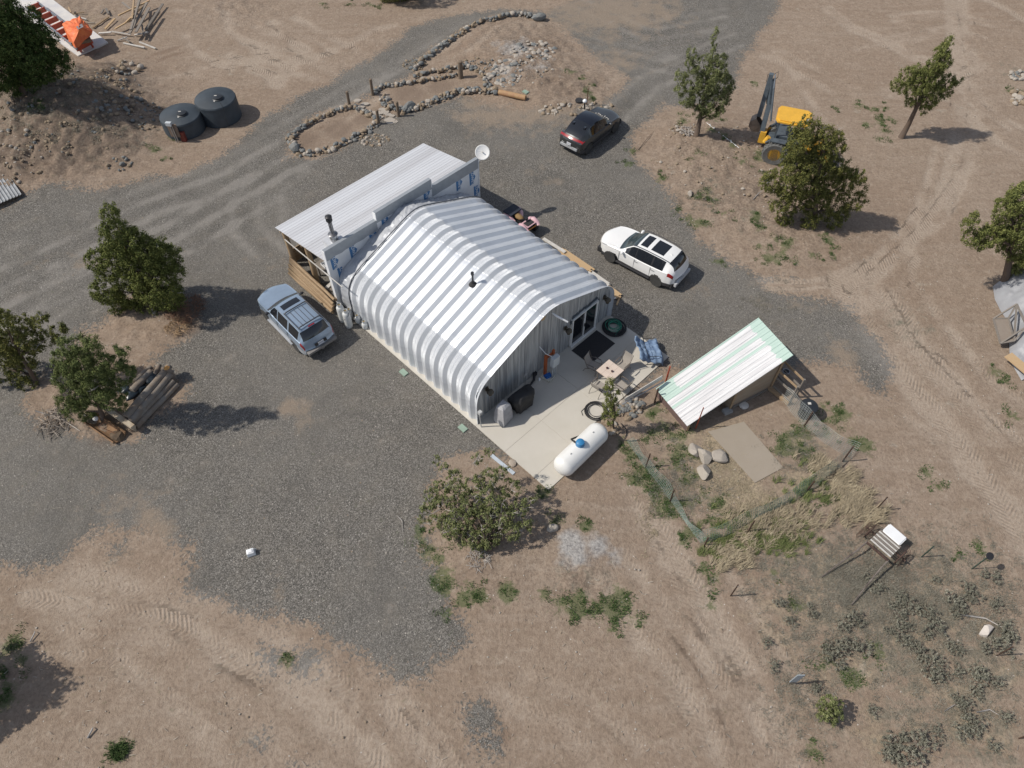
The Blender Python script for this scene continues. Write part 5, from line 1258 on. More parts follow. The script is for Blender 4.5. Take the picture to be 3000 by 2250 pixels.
# white bucket in the gravel
bk = thing('white_bucket', 'white plastic jug lying alone in the open gravel', 'jug', tuple(gp(737, 1622, .0)), R(20))
mb = MB(); mb.box((0, 0, .13), (.34, .27, .25), taper=.85).box((0, 0, .27), (.24, .19, .04), taper=.7); o = mb.build('jug_body', whitepaint, bk)
bv = o.modifiers.new('b', 'BEVEL'); bv.width = .035; bv.segments = 3
mb = MB(); mb.tube([(.15, .06, .25), (.22, .06, .2), (.22, .06, .1), (.16, .06, .06)], .02, 8); mb.build('handle', M('grey_plastic', (.45, .46, .46)), bk)

# ------------------------------------------------------------------ water tanks
tankm = M('tank_slate', (.030, .042, .055), rough=.6, var=.12, scale=.8, c2=(.055, .07, .085))
def wtank(label, c, r, h, lid, seed):
    o = thing('water_tank', label, 'water tank', (c[0], c[1], -.03), 0, 'dark round water tanks')
    pr_ = [(r * .98, 0), (r, .06)]
    for k in range(int((h - .3) / .2)): pr_ += [(r, .12 + k * .2), (r * .992, .16 + k * .2)]
    pr_ += [(r, h - .08), (r * .97, h), (r * .60, h + .16), (r * .25, h + .25), (0, h + .27)]
    mb = MB(); mb.lathe(pr_, n=64); mb.build('tank_shell', tankm, o, smooth=True, angle=25)
    lx, ly = lid; mb = MB(); mb.lathe([(.36, h - .1), (.36, h + .20), (.30, h + .24), (.30, h + .30), (.10, h + .34), (0, h + .34)], (lx, ly, 0), 28); mb.build('lid', M('lid_black', (.02, .024, .03), rough=.5), o, smooth=True, angle=30)
    mb = MB(); mb.box((lx - .1, ly + .02, h + .335), (.16, .07, .03)).box((lx - .12, ly - .36, h + .18), (.10, .1, .06)); mb.build('lid_label', dirtywhite, o)
    return o
c1 = at(420 + 740 / 6.506, 230 + 960 / 6.506, 0); c2_ = at(420 + 1420 / 6.506, 230 + 700 / 6.506, 0)
c1 = at(526, 334, 1.1); c2_ = at(629, 287, 1.35)
wt1 = wtank('slate black water tank with a pump board on its side', (c1.x, c1.y), 1.27, 1.12, (.28, -.25), 1)
wt2 = wtank('slate black water tank nearer the road, touching the other tank', (c2_.x, c2_.y), 1.30, 1.38, (.32, -.3), 2)
mb = MB(); mb.tube([(.55, -.72, 1.5), (.75, -1.0, 1.4), (.80, -1.28, .9), (.82, -1.33, .1)], .012, 5); mb.build('cord', blackm, wt2)
pump = thing('pump_board', 'brown pump board with two metal conduits against the left water tank', 'pump board', (c1.x - .1, c1.y - 1.36, 0), R(-8))
mb = MB(); mb.box((0, 0, .85), (.62, .06, .9)); mb.build('board', M('brown_board', (.20, .15, .115), rough=.85, var=.2, scale=6), pump)
for x in (-.06, .07):
    mb = MB(); mb.cyl((x, -.08, 0), (x, -.08, 1.25), .03, n=8); mb.build('conduit', M('zinc', (.42, .43, .44), rough=.4, metal=.6), pump)
mb = MB(); mb.box((-.1, -.05, 1.34), (.34, .2, .22)); mb.build('switch_box', M('pale_grey_enamel', (.50, .53, .55)), pump)
mb = MB(); mb.box((.38, .12, .35), (.3, .2, .7)); mb.build('red_frame', M('dark_red', (.16, .03, .02), rough=.6), pump)
mb = MB(); mb.lathe([(.17, 0), (.18, .45), (.15, .52), (.16, .56), (0, .58)], n=18); p = gp(420 + 905 / 6.506, 230 + 1040 / 6.506); tag(mb.build('valve_barrel', darkgreen, loc=tuple(p), smooth=True, angle=40), 'small dark green barrel at the foot of the left water tank', 'barrel')

# ------------------------------------------------------------------ hen house
Lc, Tc, Rc, Bc = Vector((6.70, 19.60, .62)), Vector((11.62, 22.55, 2.25)), Vector((12.71, 20.25, 2.32)), Vector((7.88, 17.56, .58))
ex = ((Tc - Lc) + (Rc - Bc)) / 2; ey = ((Bc - Lc) + (Rc - Tc)) / 2; en = ex.cross(ey).normalized() * -1
if en.z < 0: en = -en
hen = thing('hen_house', 'low sloping shed with white streaked mint green metal roof beside the patio', 'shed', (0, 0, 0))
N = 96; vs = []; e_ = ey / N
roofp = []
for j in range(N + 1):
    t = j / N; a = Lc + (Bc - Lc) * t; b_ = Tc + (Rc - Tc) * t; ph = (t * 9) % 1.0
    r_ = .022 if ph < .12 else (.008 if .48 < ph < .56 else 0)
    M_ = 10
    for i in range(M_ + 1): vs.append(a + (b_ - a) * (i / M_) + en * r_)
mb = MB(); mb.add(vs, [(j * (M_ + 1) + i, j * (M_ + 1) + i + 1, (j + 1) * (M_ + 1) + i + 1, (j + 1) * (M_ + 1) + i) for j in range(N) for i in range(M_)])
hm, nt, b = newmat('mint_roof_streaked')
aU = nt.nodes.new('ShaderNodeAttribute'); aU.attribute_name = 'su'; aV = nt.nodes.new('ShaderNodeAttribute'); aV.attribute_name = 'sv'
cmb = nt.nodes.new('ShaderNodeCombineXYZ'); nt.links.new(aU.outputs['Fac'], cmb.inputs[0]); nt.links.new(aV.outputs['Fac'], cmb.inputs[1])
f1 = noisen(nt, mapn(nt, cmb.outputs[0], (1.6, 22, 1)), 1.0, 5.0, .65); f3 = noisen(nt, mapn(nt, cmb.outputs[0], (3, 60, 1)), 1.0, 4.0, .6)
old = mixc(nt, ramp(nt, f1, .42, .60), (.74, .74, .74), (.60, .595, .60)); old = mixc(nt, ramp(nt, f3, .55, .72, 0, .6), old, (.42, .40, .41))
mint = mixc(nt, ramp(nt, f3, .4, .7), (.45, .59, .52), (.51, .63, .57))
# mint where the sheet was left painted: right end, two lengthwise strips, left corner
def band(a, lo, hi, s=.006):
    return mathn(nt, 'MULTIPLY', ramp(nt, a, lo - s, lo + s), ramp(nt, a, hi - s, hi + s, 1, 0))
wob = mathn(nt, 'ADD', aU.outputs['Fac'], ramp(nt, noisen(nt, mapn(nt, cmb.outputs[0], (.1, 9, 1)), 1.0, 1.0), .3, .7, -.02, .02))
m1 = ramp(nt, wob, .895, .903); m2 = band(aV.outputs['Fac'], .275, .345); m3 = band(aV.outputs['Fac'], .495, .555); m4 = mathn(nt, 'MULTIPLY', ramp(nt, wob, .155, .147), ramp(nt, aV.outputs['Fac'], .36, .35)); m5 = ramp(nt, aV.outputs['Fac'], .035, .028)
mm = m1
for k_ in (m2, m3, m4, m5): mm = mathn(nt, 'MAXIMUM', mm, k_)
nt.links.new(mixc(nt, mm, old, mint), b.inputs['Base Color']); b.inputs['Roughness'].default_value = .5; b.inputs['Metallic'].default_value = .05
ro = mb.build('roof', hm, hen)
su = np.tile(np.linspace(0, 1, M_ + 1), N + 1).astype(np.float32); sv = np.repeat(np.linspace(0, 1, N + 1), M_ + 1).astype(np.float32)
for nm, arr in (('su', su), ('sv', sv)):
    a = ro.data.attributes.new(nm, 'FLOAT', 'POINT'); a.data.foreach_set('value', arr)
sm = ro.modifiers.new('s', 'SOLIDIFY'); sm.thickness = .025; sm.offset = -1
def hp(s, t, dz=0.0, ground=False):
    p = Lc + (Tc - Lc) * s + (Bc - Lc) * t + (Rc - Tc - Bc + Lc) * s * t
    return Vector((p.x, p.y, -.05 if ground else p.z + dz))
def hwall(name, s0, t0, s1, t1, mat, k=8, dz=-.04, z0=None):
    mb = MB(); vs = []
    for i in range(k + 1):
        f_ = i / k; s = s0 + (s1 - s0) * f_; t = t0 + (t1 - t0) * f_
        g0 = hp(s, t, ground=True); g1 = hp(s, t, dz)
        if z0 is not None: g0.z = z0
        vs += [g0, g1]
    mb.add(vs, [(2 * i, 2 * i + 2, 2 * i + 3, 2 * i + 1) for i in range(k)])
    o = mb.build(name, mat, hen); sm = o.modifiers.new('s', 'SOLIDIFY'); sm.thickness = .04; return o
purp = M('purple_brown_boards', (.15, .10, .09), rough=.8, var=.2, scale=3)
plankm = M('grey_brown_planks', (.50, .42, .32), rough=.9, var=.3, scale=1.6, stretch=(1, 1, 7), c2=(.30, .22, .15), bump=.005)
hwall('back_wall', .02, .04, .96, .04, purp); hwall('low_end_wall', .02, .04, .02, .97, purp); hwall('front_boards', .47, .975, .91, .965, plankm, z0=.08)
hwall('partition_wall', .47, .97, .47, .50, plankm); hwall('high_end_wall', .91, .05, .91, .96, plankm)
for (s, t) in ((.47, .985), (.915, .98), (.03, .97), (.915, .06)):
    a = hp(s, t, ground=True); b_ = hp(s, t, -.03); mb = MB(); mb.beam(a, b_, .09, .09); mb.build('post', barkwood, hen)
mb = MB(); mb.box(tuple(hp(.44, 1.0, ground=True) + Vector((0, 0, .10))), (.42, .3, .18), .4); mb.build('block', M('concrete_block', (.36, .36, .35), rough=.9, var=.15), hen)
mb = MB(); mb.beam(hp(.49, .99, ground=True) + Vector((0, 0, .16)), hp(.90, .98, ground=True) + Vector((0, 0, .12)), .06, .12); mb.build('sill_board', greywood, hen)
mb = MB(); mb.lathe([(0, 0), (.2, .0), (.23, .08), (.12, .14), (0, .15)], n=16); tag(mb.build('feed_pan', dirtywhite, loc=tuple(hp(.60, 1.05, ground=True) + Vector((0, 0, .06)))), 'pale round feed pan on the dirt under the hen house edge', 'pan')
# slatted run at the high end
run = thing('slatted_run', 'open wooden frame run at the high end of the hen house', 'frame', (0, 0, 0))
A0, A1, A2 = hp(.92, .55, ground=True), hp(.93, 1.0, ground=True), Vector((13.25, 20.0, 0)); A3 = Vector((12.72, 19.35, 0))
for z in (.25, .85, 1.35):
    for (a, b_) in ((Vector((12.15, 20.35, 0)), Vector((12.95, 19.15, 0))), (Vector((12.65, 20.75, 0)), Vector((13.35, 19.55, 0)))):
        mb = MB(); mb.beam(a + Vector((0, 0, z)), b_ + Vector((0, 0, z)), .05, .10); mb.build('rail', greywood if z < 1 else barkwood, run)
for a in (Vector((12.95, 19.15, 0)), Vector((13.35, 19.55, 0))):
    mb = MB(); mb.beam(a, a + Vector((0, 0, 1.45)), .08, .08); mb.build('post', greywood, run)
mb = MB(); mb.beam(Vector((12.95, 19.15, .12)), Vector((12.0, 20.3, .12)), .2, .16); mb.build('base_board', barkwood, run)
mb = MB(); mb.lathe([(.13, 0), (.17, .16), (.15, .16), (.12, .03), (0, .03)], n=18); tag(mb.build('metal_bowl', steel, loc=(12.85, 20.4, .78), smooth=True, angle=40), 'shiny metal bowl hung in the slatted run by the hen house', 'bowl')
# bin
bn = thing('black_bin', 'round black lidded bin standing outside the netting by the hen house', 'bin', tuple(gp(2356, 1215)), 0)
mb = MB(); mb.lathe([(.30, 0), (.36, .65), (.37, .70)], n=28); mb.build('bin_body', rubber, bn, smooth=True, angle=40)
mb = MB(); mb.lathe([(.40, .68), (.40, .74), (.30, .80), (0, .84)], n=28); mb.build('lid', M('lid_black', (.02, .024, .03)), bn, smooth=True, angle=40)
mb = MB(); mb.box((-.02, .05, .85), (.14, .12, .02)); mb.build('lid_patch', dirtywhite, bn)
# wire mesh fences
wirem = M('galvanised_wire', (.34, .37, .36), rough=.5, metal=.4, var=.2)
postm = M('fence_post_brown', (.085, .05, .035), rough=.7, var=.2)
def mesh_fence(name, label, px, h, posts, sag=0.0, step=.13, lean=(0, 0), r=.006, mat=wirem, seed=1):
    o = thing(name, label, 'fence', (0, 0, 0)); rg = random.Random(seed)
    P_ = [gp(*q) for q in px]; L = [0]
    for a, b_ in zip(P_[:-1], P_[1:]): L.append(L[-1] + (b_ - a).length)
    def on(s):
        for i in range(len(P_) - 1):
            if s <= L[i + 1] + 1e-6: return P_[i].lerp(P_[i + 1], (s - L[i]) / (L[i + 1] - L[i] + 1e-9))
        return P_[-1].copy()
    nC = int(L[-1] / step); nR = int(h / step); mb = MB(); gr = []
    for i in range(nC + 1):
        s = L[-1] * i / nC; b_ = on(s); w = .05 * math.sin(s * 2.1 + seed) + .03 * math.sin(s * 5.3)
        hh = h * (1 - sag * (.5 + .5 * math.sin(s * 1.3 + seed)))
        gr.append([b_ + Vector((lean[0] * (k / nR) ** 1.3 + w * k / nR, lean[1] * (k / nR) ** 1.3 + w * k / nR, hh * k / nR)) for k in range(nR + 1)])
    for c in gr: mb.tube(c, r, 3, False)
    for k in range(nR + 1): mb.tube([c[k] for c in gr], r, 3, False)
    mb.build('wire_mesh', mat, o)
    for (a, b_, t0) in posts:
        q = gp(a, b_); mb = MB(); mb.beam(q + Vector((0, 0, -.1)), q + Vector((rg.uniform(-.04, .04), rg.uniform(-.04, .04), t0)), .045, .05); mb.build('post', postm, o)
    return o
greenw = M('green_grey_wire', (.16, .24, .21), rough=.5, var=.2)
mesh_fence('wire_fence', 'sagging wire mesh fence along the left of the chicken pen', [(1838, 1292), (1890, 1370), (1963, 1468), (2052, 1590)], .75, [(1891, 1370, 1.15), (1963.5, 1468, 1.1)], .5, .12, (.15, -.1), seed=2, mat=greenw)
mesh_fence('wire_fence', 'green grey wire netting sagging along the near end of the chicken pen', [(2052, 1598), (2140, 1570), (2190, 1540), (2300, 1485), (2400, 1420), (2492, 1345)], .9, [(2062, 1602, .9), (2190, 1560, 1.1), (2362, 1440, 1.0)], .35, .11, (-.15, .25), seed=3, mat=greenw)
mesh_fence('wire_fence', 'wire mesh fence running past the black bin on the right of the pen', [(2290, 1176), (2355, 1249), (2420, 1300), (2492, 1345)], 1.15, [(2355.5, 1249.6, 1.2), (2467.6, 1352.6, 1.25)], .12, .12, (0, .05), seed=5)
# board-and-pipe gate between patio and hen house
gt_ = thing('pole_fence', 'slanting board and pipe fence between the patio and the hen house', 'fence', (0, 0, 0))
a = at(1830, 1172, .95); b_ = at(1940, 1105, 1.25); mb = MB(); mb.beam(a, b_, .03, .30); mb.build('board', dirtywhite, gt_)
mb = MB(); mb.cyl(at(1822, 1185, .8), at(1945, 1118, 1.0), .03, n=8); mb.build('pipe_rail', M('zinc', (.42, .43, .44)), gt_)
for (x, y, t0, mt) in ((1917, 1180, 1.15, postm), (1947, 1130, 1.5, redpaint)):
    q = gp(x, y); mb = MB(); mb.beam(q, q + Vector((0, 0, t0)), .06, .06); mb.build('post', mt, gt_)
# lone steel fence posts
fp = [(2565, 1495.5, 1.22, 'dark steel post leaning alone above the white tractor seat', postm), (2139.6, 1747, 1.25, 'dark steel post alone on bare dirt below the netting', postm), (2919, 1922, 1.15, 'dark steel post at the right edge of the sagebrush', postm),
      (2699, 1633, 1.1, 'green steel post right of the rusty cart', darkgreen), (2038, 1255, 1.7, 'rust red post standing against the near edge of the hen house roof', redpaint), (2985, 2165, 1.0, 'short black post at the bottom right edge of the photo', postm),
      (1719, 308, 1.2, 'orange brown post standing behind the dark crossover', rust)]
for (x, y, t0, lb_, mt) in fp:
    q = gp(x, y); o = thing('fence_post', lb_, 'post', tuple(q)); mb = MB(); mb.box((0, 0, t0 / 2 - .1), (.05, .012, t0 + .2)).box((0, .02, t0 / 2 - .1), (.012, .035, t0 + .2)); mb.build('post_bar', mt, o)
    mb = MB(); mb.box((0, -.02, t0 * .9), (.03, .03, .03)); mb.build('wire_clip', steel, o)
q = gp(2847, 1667); o = thing('paddle_post', 'green post carrying a round black disc at the right edge', 'post', tuple(q)); MB().box((0, 0, .62), (.05, .03, 1.3)).build('post_bar', darkgreen, o); MB().lathe([(0, -.01), (.15, -.01), (.15, .01), (0, .01)], (.03, 0, 1.32), 20, Matrix.Rotation(R(30), 3, 'X')).build('disc', blackm, o)
q = gp(2313, 2002); o = thing('panel_post', 'steel post with a pale bluish board fixed to it among the sage', 'post', tuple(q)); MB().box((0, 0, .75), (.05, .03, 1.6)).build('post_bar', greywood, o)
MB().box((0, -.04, .85), (.26, .03, .95)).build('board', M('pale_blue_board', (.33, .37, .40), rough=.8, var=.15), o)
# standpipe and tyre behind the crossover
q = gp(1711, 325); o = thing('standpipe', 'white capped standpipe on the dirt behind the dark crossover', 'pipe', tuple(q)); MB().cyl((0, 0, 0), (0, 0, .7), .05, n=10).build('pipe', blackm, o); MB().lathe([(0, .62), (.14, .66), (.15, .74), (.08, .82), (0, .84)], n=14).build('cap', whitepaint, o, smooth=True)
q = gp(1697, 297); MB_ = MB(); MB_.lathe([(.14, 0), (.26, .0), (.28, .06), (.26, .12), (.14, .12)], n=24); tag(MB_.build('old_tyre', rubber, loc=tuple(q), smooth=True, angle=40), 'small black tyre lying behind the dark crossover', 'tyre')

# ------------------------------------------------------------------ rusty cart with white seat board
p = gp(2586, 1600); drust = M('dark_rust', (.085, .05, .038), rough=.85, var=.4, scale=9)
cart = thing('farm_rake', 'rusty horse drawn rake cart with a white panel and two long shafts', 'cart', tuple(p), R(38))
MB().box((.38, 0, .62), (.52, .78, .05)).build('white_panel', whitepaint, cart).modifiers.new('b', 'BEVEL').width = .02
for ex_ in (-.26, .26):
    MB().box((.38, ex_ * 0 + (.40 if ex_ > 0 else -.40), .60), (.4, .03, .03)).build('panel_edge', whitepaint, cart)
for k in range(8):
    MB().box((-.55 + k * .095, 0, .60), (.06, .95, .03)).build('slat', greywood if k % 2 else dirtywhite, cart)
for s in (-1, 1):
    mb = MB(); mb.tube([(-.7, s * .5, .55), (-1.2, s * .52, .48), (-2.2, s * .62, .25), (-3.1, s * .72, .08)], [.035, .035, .03, .02], 7); mb.build('shaft', M('bleached_wood_rust', (.36, .31, .27), rough=.8, var=.4, scale=3, c2=(.06, .04, .035)), cart)
    mb = MB(); mb.tube([(.35 * math.cos(t) - .1, s * .72, .38 + .35 * math.sin(t)) for t in [2 * PI * k / 24 for k in range(25)]], .022, 6)
    for k in range(8): t = k * PI / 4; mb.cyl((-.1, s * .72, .38), (-.1 + .35 * math.cos(t), s * .72, .38 + .35 * math.sin(t)), .012, n=5)
    mb.build('iron_wheel', drust, cart)
for k in range(11):
    mb = MB(); mb.tube([(.3 - .08 * k, .62, .62), (.25 - .08 * k, .85, .55), (.2 - .08 * k, .98, .3), (.25 - .08 * k, .9, .05)], .01, 5); mb.build('tine', drust, cart)
for k in range(9):
    mb = MB(); mb.tube([(.4 - .09 * k, -.6, .62), (.35 - .09 * k, -.82, .5), (.3 - .09 * k, -.92, .3), (.35 - .09 * k, -.85, .05)], .01, 5); mb.build('tine', drust, cart)
mb = MB(); mb.cyl((-.1, -.95, .4), (-.1, .95, .4), .035, n=8).beam((-.75, -.5, .55), (-.75, .5, .55), .07, .07).beam((.1, -.5, .55), (.1, .5, .55), .06, .06); mb.build('axle', drust, cart)

# ------------------------------------------------------------------ log-walled bed with black sacks, planks
lg = M('silver_log', (.36, .325, .285), rough=.9, var=.3, scale=2.5, c2=(.20, .15, .11), bump=.01)
lg2 = M('peeled_log', (.52, .38, .23))
bed = thing('log_bed', 'square bed walled with silvery grey logs beside the lower left trees', 'log bed', (0, 0, 0))
def L3(x, y, z): return at(240 + x / 3.525, 1040 + y / 3.525, z)
for (a, b_, r, mt) in [((560, 740, .14), (985, 300, .14), .15, lg), ((520, 700, .32), (945, 265, .32), .13, lg), ((500, 690, .45), (910, 200, .50), .17, lg), ((455, 640, .62), (905, 110, .66), .17, lg),
                       ((520, 370, .5), (720, 165, .5), .17, lg), ((530, 290, .35), (715, 120, .35), .14, lg), ((755, 215, .4), (800, 100, .5), .12, lg)]:
    p0, p1 = L3(*a), L3(*b_); mb = MB(); mb.tube([p0, p0.lerp(p1, .3) + Vector((0, 0, .02)), p0.lerp(p1, .7) - Vector((0, 0, .015)), p1], [r * 1.05, r, r * .95, r * .9], 12); mb.build('log', mt, bed, smooth=True, angle=50)
for (a, b_, w, h) in [((195, 515, .50), (530, 745, .55), .22, .16), ((215, 530, .34), (540, 757, .36), .16, .16), ((230, 548, .18), (548, 770, .16), .10, .22)]:
    mb = MB(); mb.beam(L3(*a), L3(*b_), w, h); mb.build('end_board', M('split_board', (.62, .54, .42), rough=.85, var=.25, scale=3, stretch=(1, 1, 6), c2=(.33, .25, .17)), bed)
lgx = thing('sawn_log', 'short log with an orange sawn face standing at the corner of the log bed', 'log', tuple(L3(945, 245, 0)), 0)
MB().tube([(0, 0, -.1), (0, 0, .85)], [.17, .15], 14).build('log_body', lg, lgx, smooth=True, angle=50); MB().lathe([(0, .86), (.14, .858)], n=14).build('sawn_face', M('orange_sawn_wood', (.58, .30, .09), rough=.8, var=.2, scale=8), lgx)
sackm = M('black_sack', (.02, .03, .04), rough=.28, var=.3, scale=6)
for i_, (x, y, r_, lb_) in enumerate([(450, 385, .30, 'round black lidded tub under the tree beside the black sacks'), (540, 450, .34, 'black plastic sack in the log bed, nearest the tree'), (620, 370, .34, 'black plastic sack in the middle of the log bed'), (715, 285, .36, 'black plastic sack in the log bed, farthest up')]):
    mb = MB(); mb.rock((0, 0, .25), r_ * 1.1, 60 + i_, .55, 3, (1.0, 1.1)); o = mb.build('black_sack', sackm, loc=tuple(L3(x, y, .15)), smooth=True); tag(o, lb_, 'sack' if i_ else 'tub', 'black sacks in the log bed')
tr_ = thing('split_log_trough', 'brown hollowed half log lying below the log bed', 'log', (0, 0, 0))
p0, p1 = L3(80, 650, .12), L3(400, 870, .12); mb = MB(); d_ = (p1 - p0).normalized(); s_ = Vector((-d_.y, d_.x, 0)); vs = []
for p in (p0, p0.lerp(p1, .5), p1):
    for k in range(9):
        t = PI * k / 8; vs.append(p + s_ * math.cos(t) * .30 - Vector((0, 0, 1)) * (math.sin(t) * .20 - .18))
mb.add(vs, [(j * 9 + k, j * 9 + k + 1, (j + 1) * 9 + k + 1, (j + 1) * 9 + k) for j in range(2) for k in range(8)]); o = mb.build('trough', M('brown_log', (.22, .13, .07), rough=.85, var=.3, scale=4), tr_); sm = o.modifiers.new('s', 'SOLIDIFY'); sm.thickness = .07
mb = MB(); mb.tube([L3(175, 740, .3), L3(240, 690, .32), L3(380, 780, .3), L3(340, 810, .3), L3(175, 740, .3)], .012, 5); mb.build('rebar_handle', rust, tr_)
mb = MB(); mb.rock((0, 0, .1), .13, 5, .8); tag(mb.build('white_stone', M('white_chalk', (.72, .70, .68), rough=.9), loc=tuple(L3(150, 670, .28))), 'small white stone on the brown half log', 'stone')
p = L3(520, 860, .0); mb = MB(); mb.rock((0, 0, .1), .42, 15, .6, 2, (1, .7)); tag(mb.build('stump_block', M('dark_stump', (.12, .085, .055), rough=.9, var=.3), loc=tuple(p + Vector((-.6, .05, 0)))), 'dark rough stump at the lower end of the brown half log', 'stump')

# ------------------------------------------------------------------ saw table with orange tarp, pad and scrap lumber (top left)
q1, q2, q3, q4 = at(0, -14, .05), at(126, -14, .05), at(318, 128, .05), at(231, 168, .05)
mb = MB(); mb.prism([(p.x, p.y) for p in (at(-60, -50), at(115, -30), at(318, 128), at(231, 168))], -.1, .12 + 0)
tag(mb.build('concrete_pad', M('bright_concrete', (.72, .69, .64), rough=.8, var=.08, scale=1.2, c2=(.52, .51, .52))), 'long bright concrete pad under the saw frame', kind='structure')
def S3(x, y, z): return at(x / 6.9125, y / 6.9125, z)
sw = thing('saw_frame', 'long steel rail frame with red cross members on the bright concrete pad', 'saw bed', (0, 0, 0))
A_, B_ = S3(520, 140, .55), S3(1560, 1000, .55); C_, D_ = S3(765, 45, .55), S3(1830, 860, .55)
for a, b_ in ((A_, B_), (C_, D_)):
    mb = MB(); mb.beam(a, b_, .10, .14); mb.build('rail', M('blue_grey_steel', (.20, .22, .25), rough=.5, var=.2), sw)
for k in range(9):
    t = .03 + k * .118; a = A_.lerp(B_, t); b_ = C_.lerp(D_, t); mb = MB(); mb.beam(a - Vector((0, 0, .08)), b_ - Vector((0, 0, .08)), .07, .34, ); mb.build('cross_member', redpaint, sw)
for t in (.04, .3, .55):
    for a, b_ in ((A_, B_), (C_, D_)):
        q = a.lerp(b_, t); mb = MB(); mb.beam(Vector((q.x, q.y, .1)), q, .06, .06); mb.build('leg', blackm, sw)
for (x, y) in ((1640, 1060), (1890, 960), (1590, 930), (1800, 800)):
    q = S3(x, y, .12); mb = MB(); mb.beam(q, q.lerp(S3(1750, 780, 1.0), .5) + Vector((0, 0, .3)), .10, .10); mb.build('trestle_leg', redpaint, sw)
mb = MB(); mb.beam(S3(1570, 960, .62), S3(1870, 830, .62), .08, .28); mb.build('end_plate', redpaint, sw)
mb = MB(); mb.box(tuple(S3(1640, 830, .85)), (1.3, .5, .22), R(25)); mb.build('saw_bed', M('sawdusty_steel', (.20, .16, .12), rough=.8, var=.4, scale=8), sw)
tm = M('orange_tarp', (.70, .13, .03), rough=.55, var=.12, scale=2.5, c2=(.78, .20, .05))
crn = [S3(1250, 470, 1.5), S3(1620, 330, 1.75), S3(1840, 610, 1.5), S3(1500, 870, 1.35)]; cen = S3(1600, 520, 2.05)
tarp = thing('orange_tarp', 'orange tarpaulin draped over the saw head', 'tarp', (0, 0, 0))
mb = MB(); NN = 28; vs = []; rg = random.Random(2); cc = sum((Vector(c) for c in crn), Vector()) / 4
for j in range(9):
    f_ = j / 8
    for k in range(NN):
        s = k / NN * 4; i = int(s); t = s - i; e = crn[i].lerp(crn[(i + 1) % 4], t)
        if j <= 4:
            p = cen.lerp(e, (j / 4)) + Vector((0, 0, -.07 * math.sin(j / 4 * PI) + (.05 * math.sin(k * 2.3 + j) if 0 < j else 0)))
        else:
            dr_ = (j - 4) / 4; drop = [.95, .35, .12, .35][i] * (1 - t) + [.95, .35, .12, .35][(i + 1) % 4] * t
            out = (e - cc); out.z = 0; out.normalize(); p = e + out * (.14 * dr_ + .05 * math.sin(k * 2.6) * dr_) - Vector((0, 0, drop * dr_ + .04 * math.sin(k * 1.7)))
        vs.append(p)
mb.add(vs, [(j * NN + k, j * NN + (k + 1) % NN, (j + 1) * NN + (k + 1) % NN, (j + 1) * NN + k) for j in range(8) for k in range(NN)])
o = mb.build('tarp_sheet', tm, tarp); sm = o.modifiers.new('s', 'SOLIDIFY'); sm.thickness = .012
mb = MB(); a = S3(1560, 530, 2.02); mb.add([S3(1540, 545, 1.99), S3(1660, 480, 2.03), S3(1690, 545, 1.93), S3(1580, 600, 1.90)], [(3, 2, 1, 0)]); o = mb.build('grey_patch', M('grey_patch', (.28, .27, .28), rough=.6), tarp); sm = o.modifiers.new('s', 'SOLIDIFY'); sm.thickness = .01; sm.offset = 1
rg = random.Random(77)
def S1(x, y, z=0.0): return at(x / 2.765, y / 2.765, z)
scrap = [((1050, 270), (1190, 20), .22, .55, greywood), ((1100, 260), (1210, 60), .2, .7, greywood), ((1060, 240), (1130, 0), .18, .8, greywood), ((1180, 240), (1320, 30), .16, .15, greywood), ((960, 125), (1210, 5), .15, .5, pinewood),
         ((990, 20), (1080, 90), .14, .4, greywood), ((1070, 150), (1085, -10), .14, .9, barkwood), ((930, 235), (1060, 160), .16, .3, pinewood), ((1150, 200), (1165, 290), .12, .3, greywood), ((850, 235), (930, 150), .14, .08, pinewood),
         ((750, 225), (880, 135), .12, .06, barkwood), ((800, 270), (900, 262), .12, .1, dirtywhite), ((905, 255), (1060, 280), .1, .15, dirtywhite), ((950, 330), (1030, 300), .1, .06, dirtywhite), ((1000, 350), (1170, 385), .11, .05, dirtywhite),
         ((1130, 340), (1260, 392), .10, .05, dirtywhite), ((1090, 285), (1200, 260), .1, .1, dirtywhite), ((990, 300), (1050, 340), .1, .1, greywood), ((820, 110), (840, 75), .1, .05, greywood), ((860, 70), (880, 115), .14, .08, greywood),
         ((600, 110), (680, 98), .08, .05, barkwood), ((555, 60), (575, 100), .12, .3, barkwood), ((1020, 180), (1150, 60), .15, .45, pinewood), ((600, 125), (700, 155), .06, .04, dirtywhite), ((690, 190), (770, 185), .06, .04, greywood)]
names = ['grey weathered', 'silvery', 'pale', 'thin', 'broad', 'split', 'cracked']
for i_, (a, b_, w, z, mt) in enumerate(scrap):
    p0, p1 = S1(a[0], a[1], z + .04), S1(b_[0], b_[1], z + rg.uniform(.05, .18)); mb = MB(); mb.beam(Vector((0, 0, 0)), p1 - p0, w, .05 + .03 * rg.random(), rg.uniform(-.3, .3))
    tag(mb.build('scrap_board', mt, loc=tuple(p0)), 'weathered scrap board lying in or around the jumbled heap right of the orange tarp', 'board', 'scrap boards beside the saw')
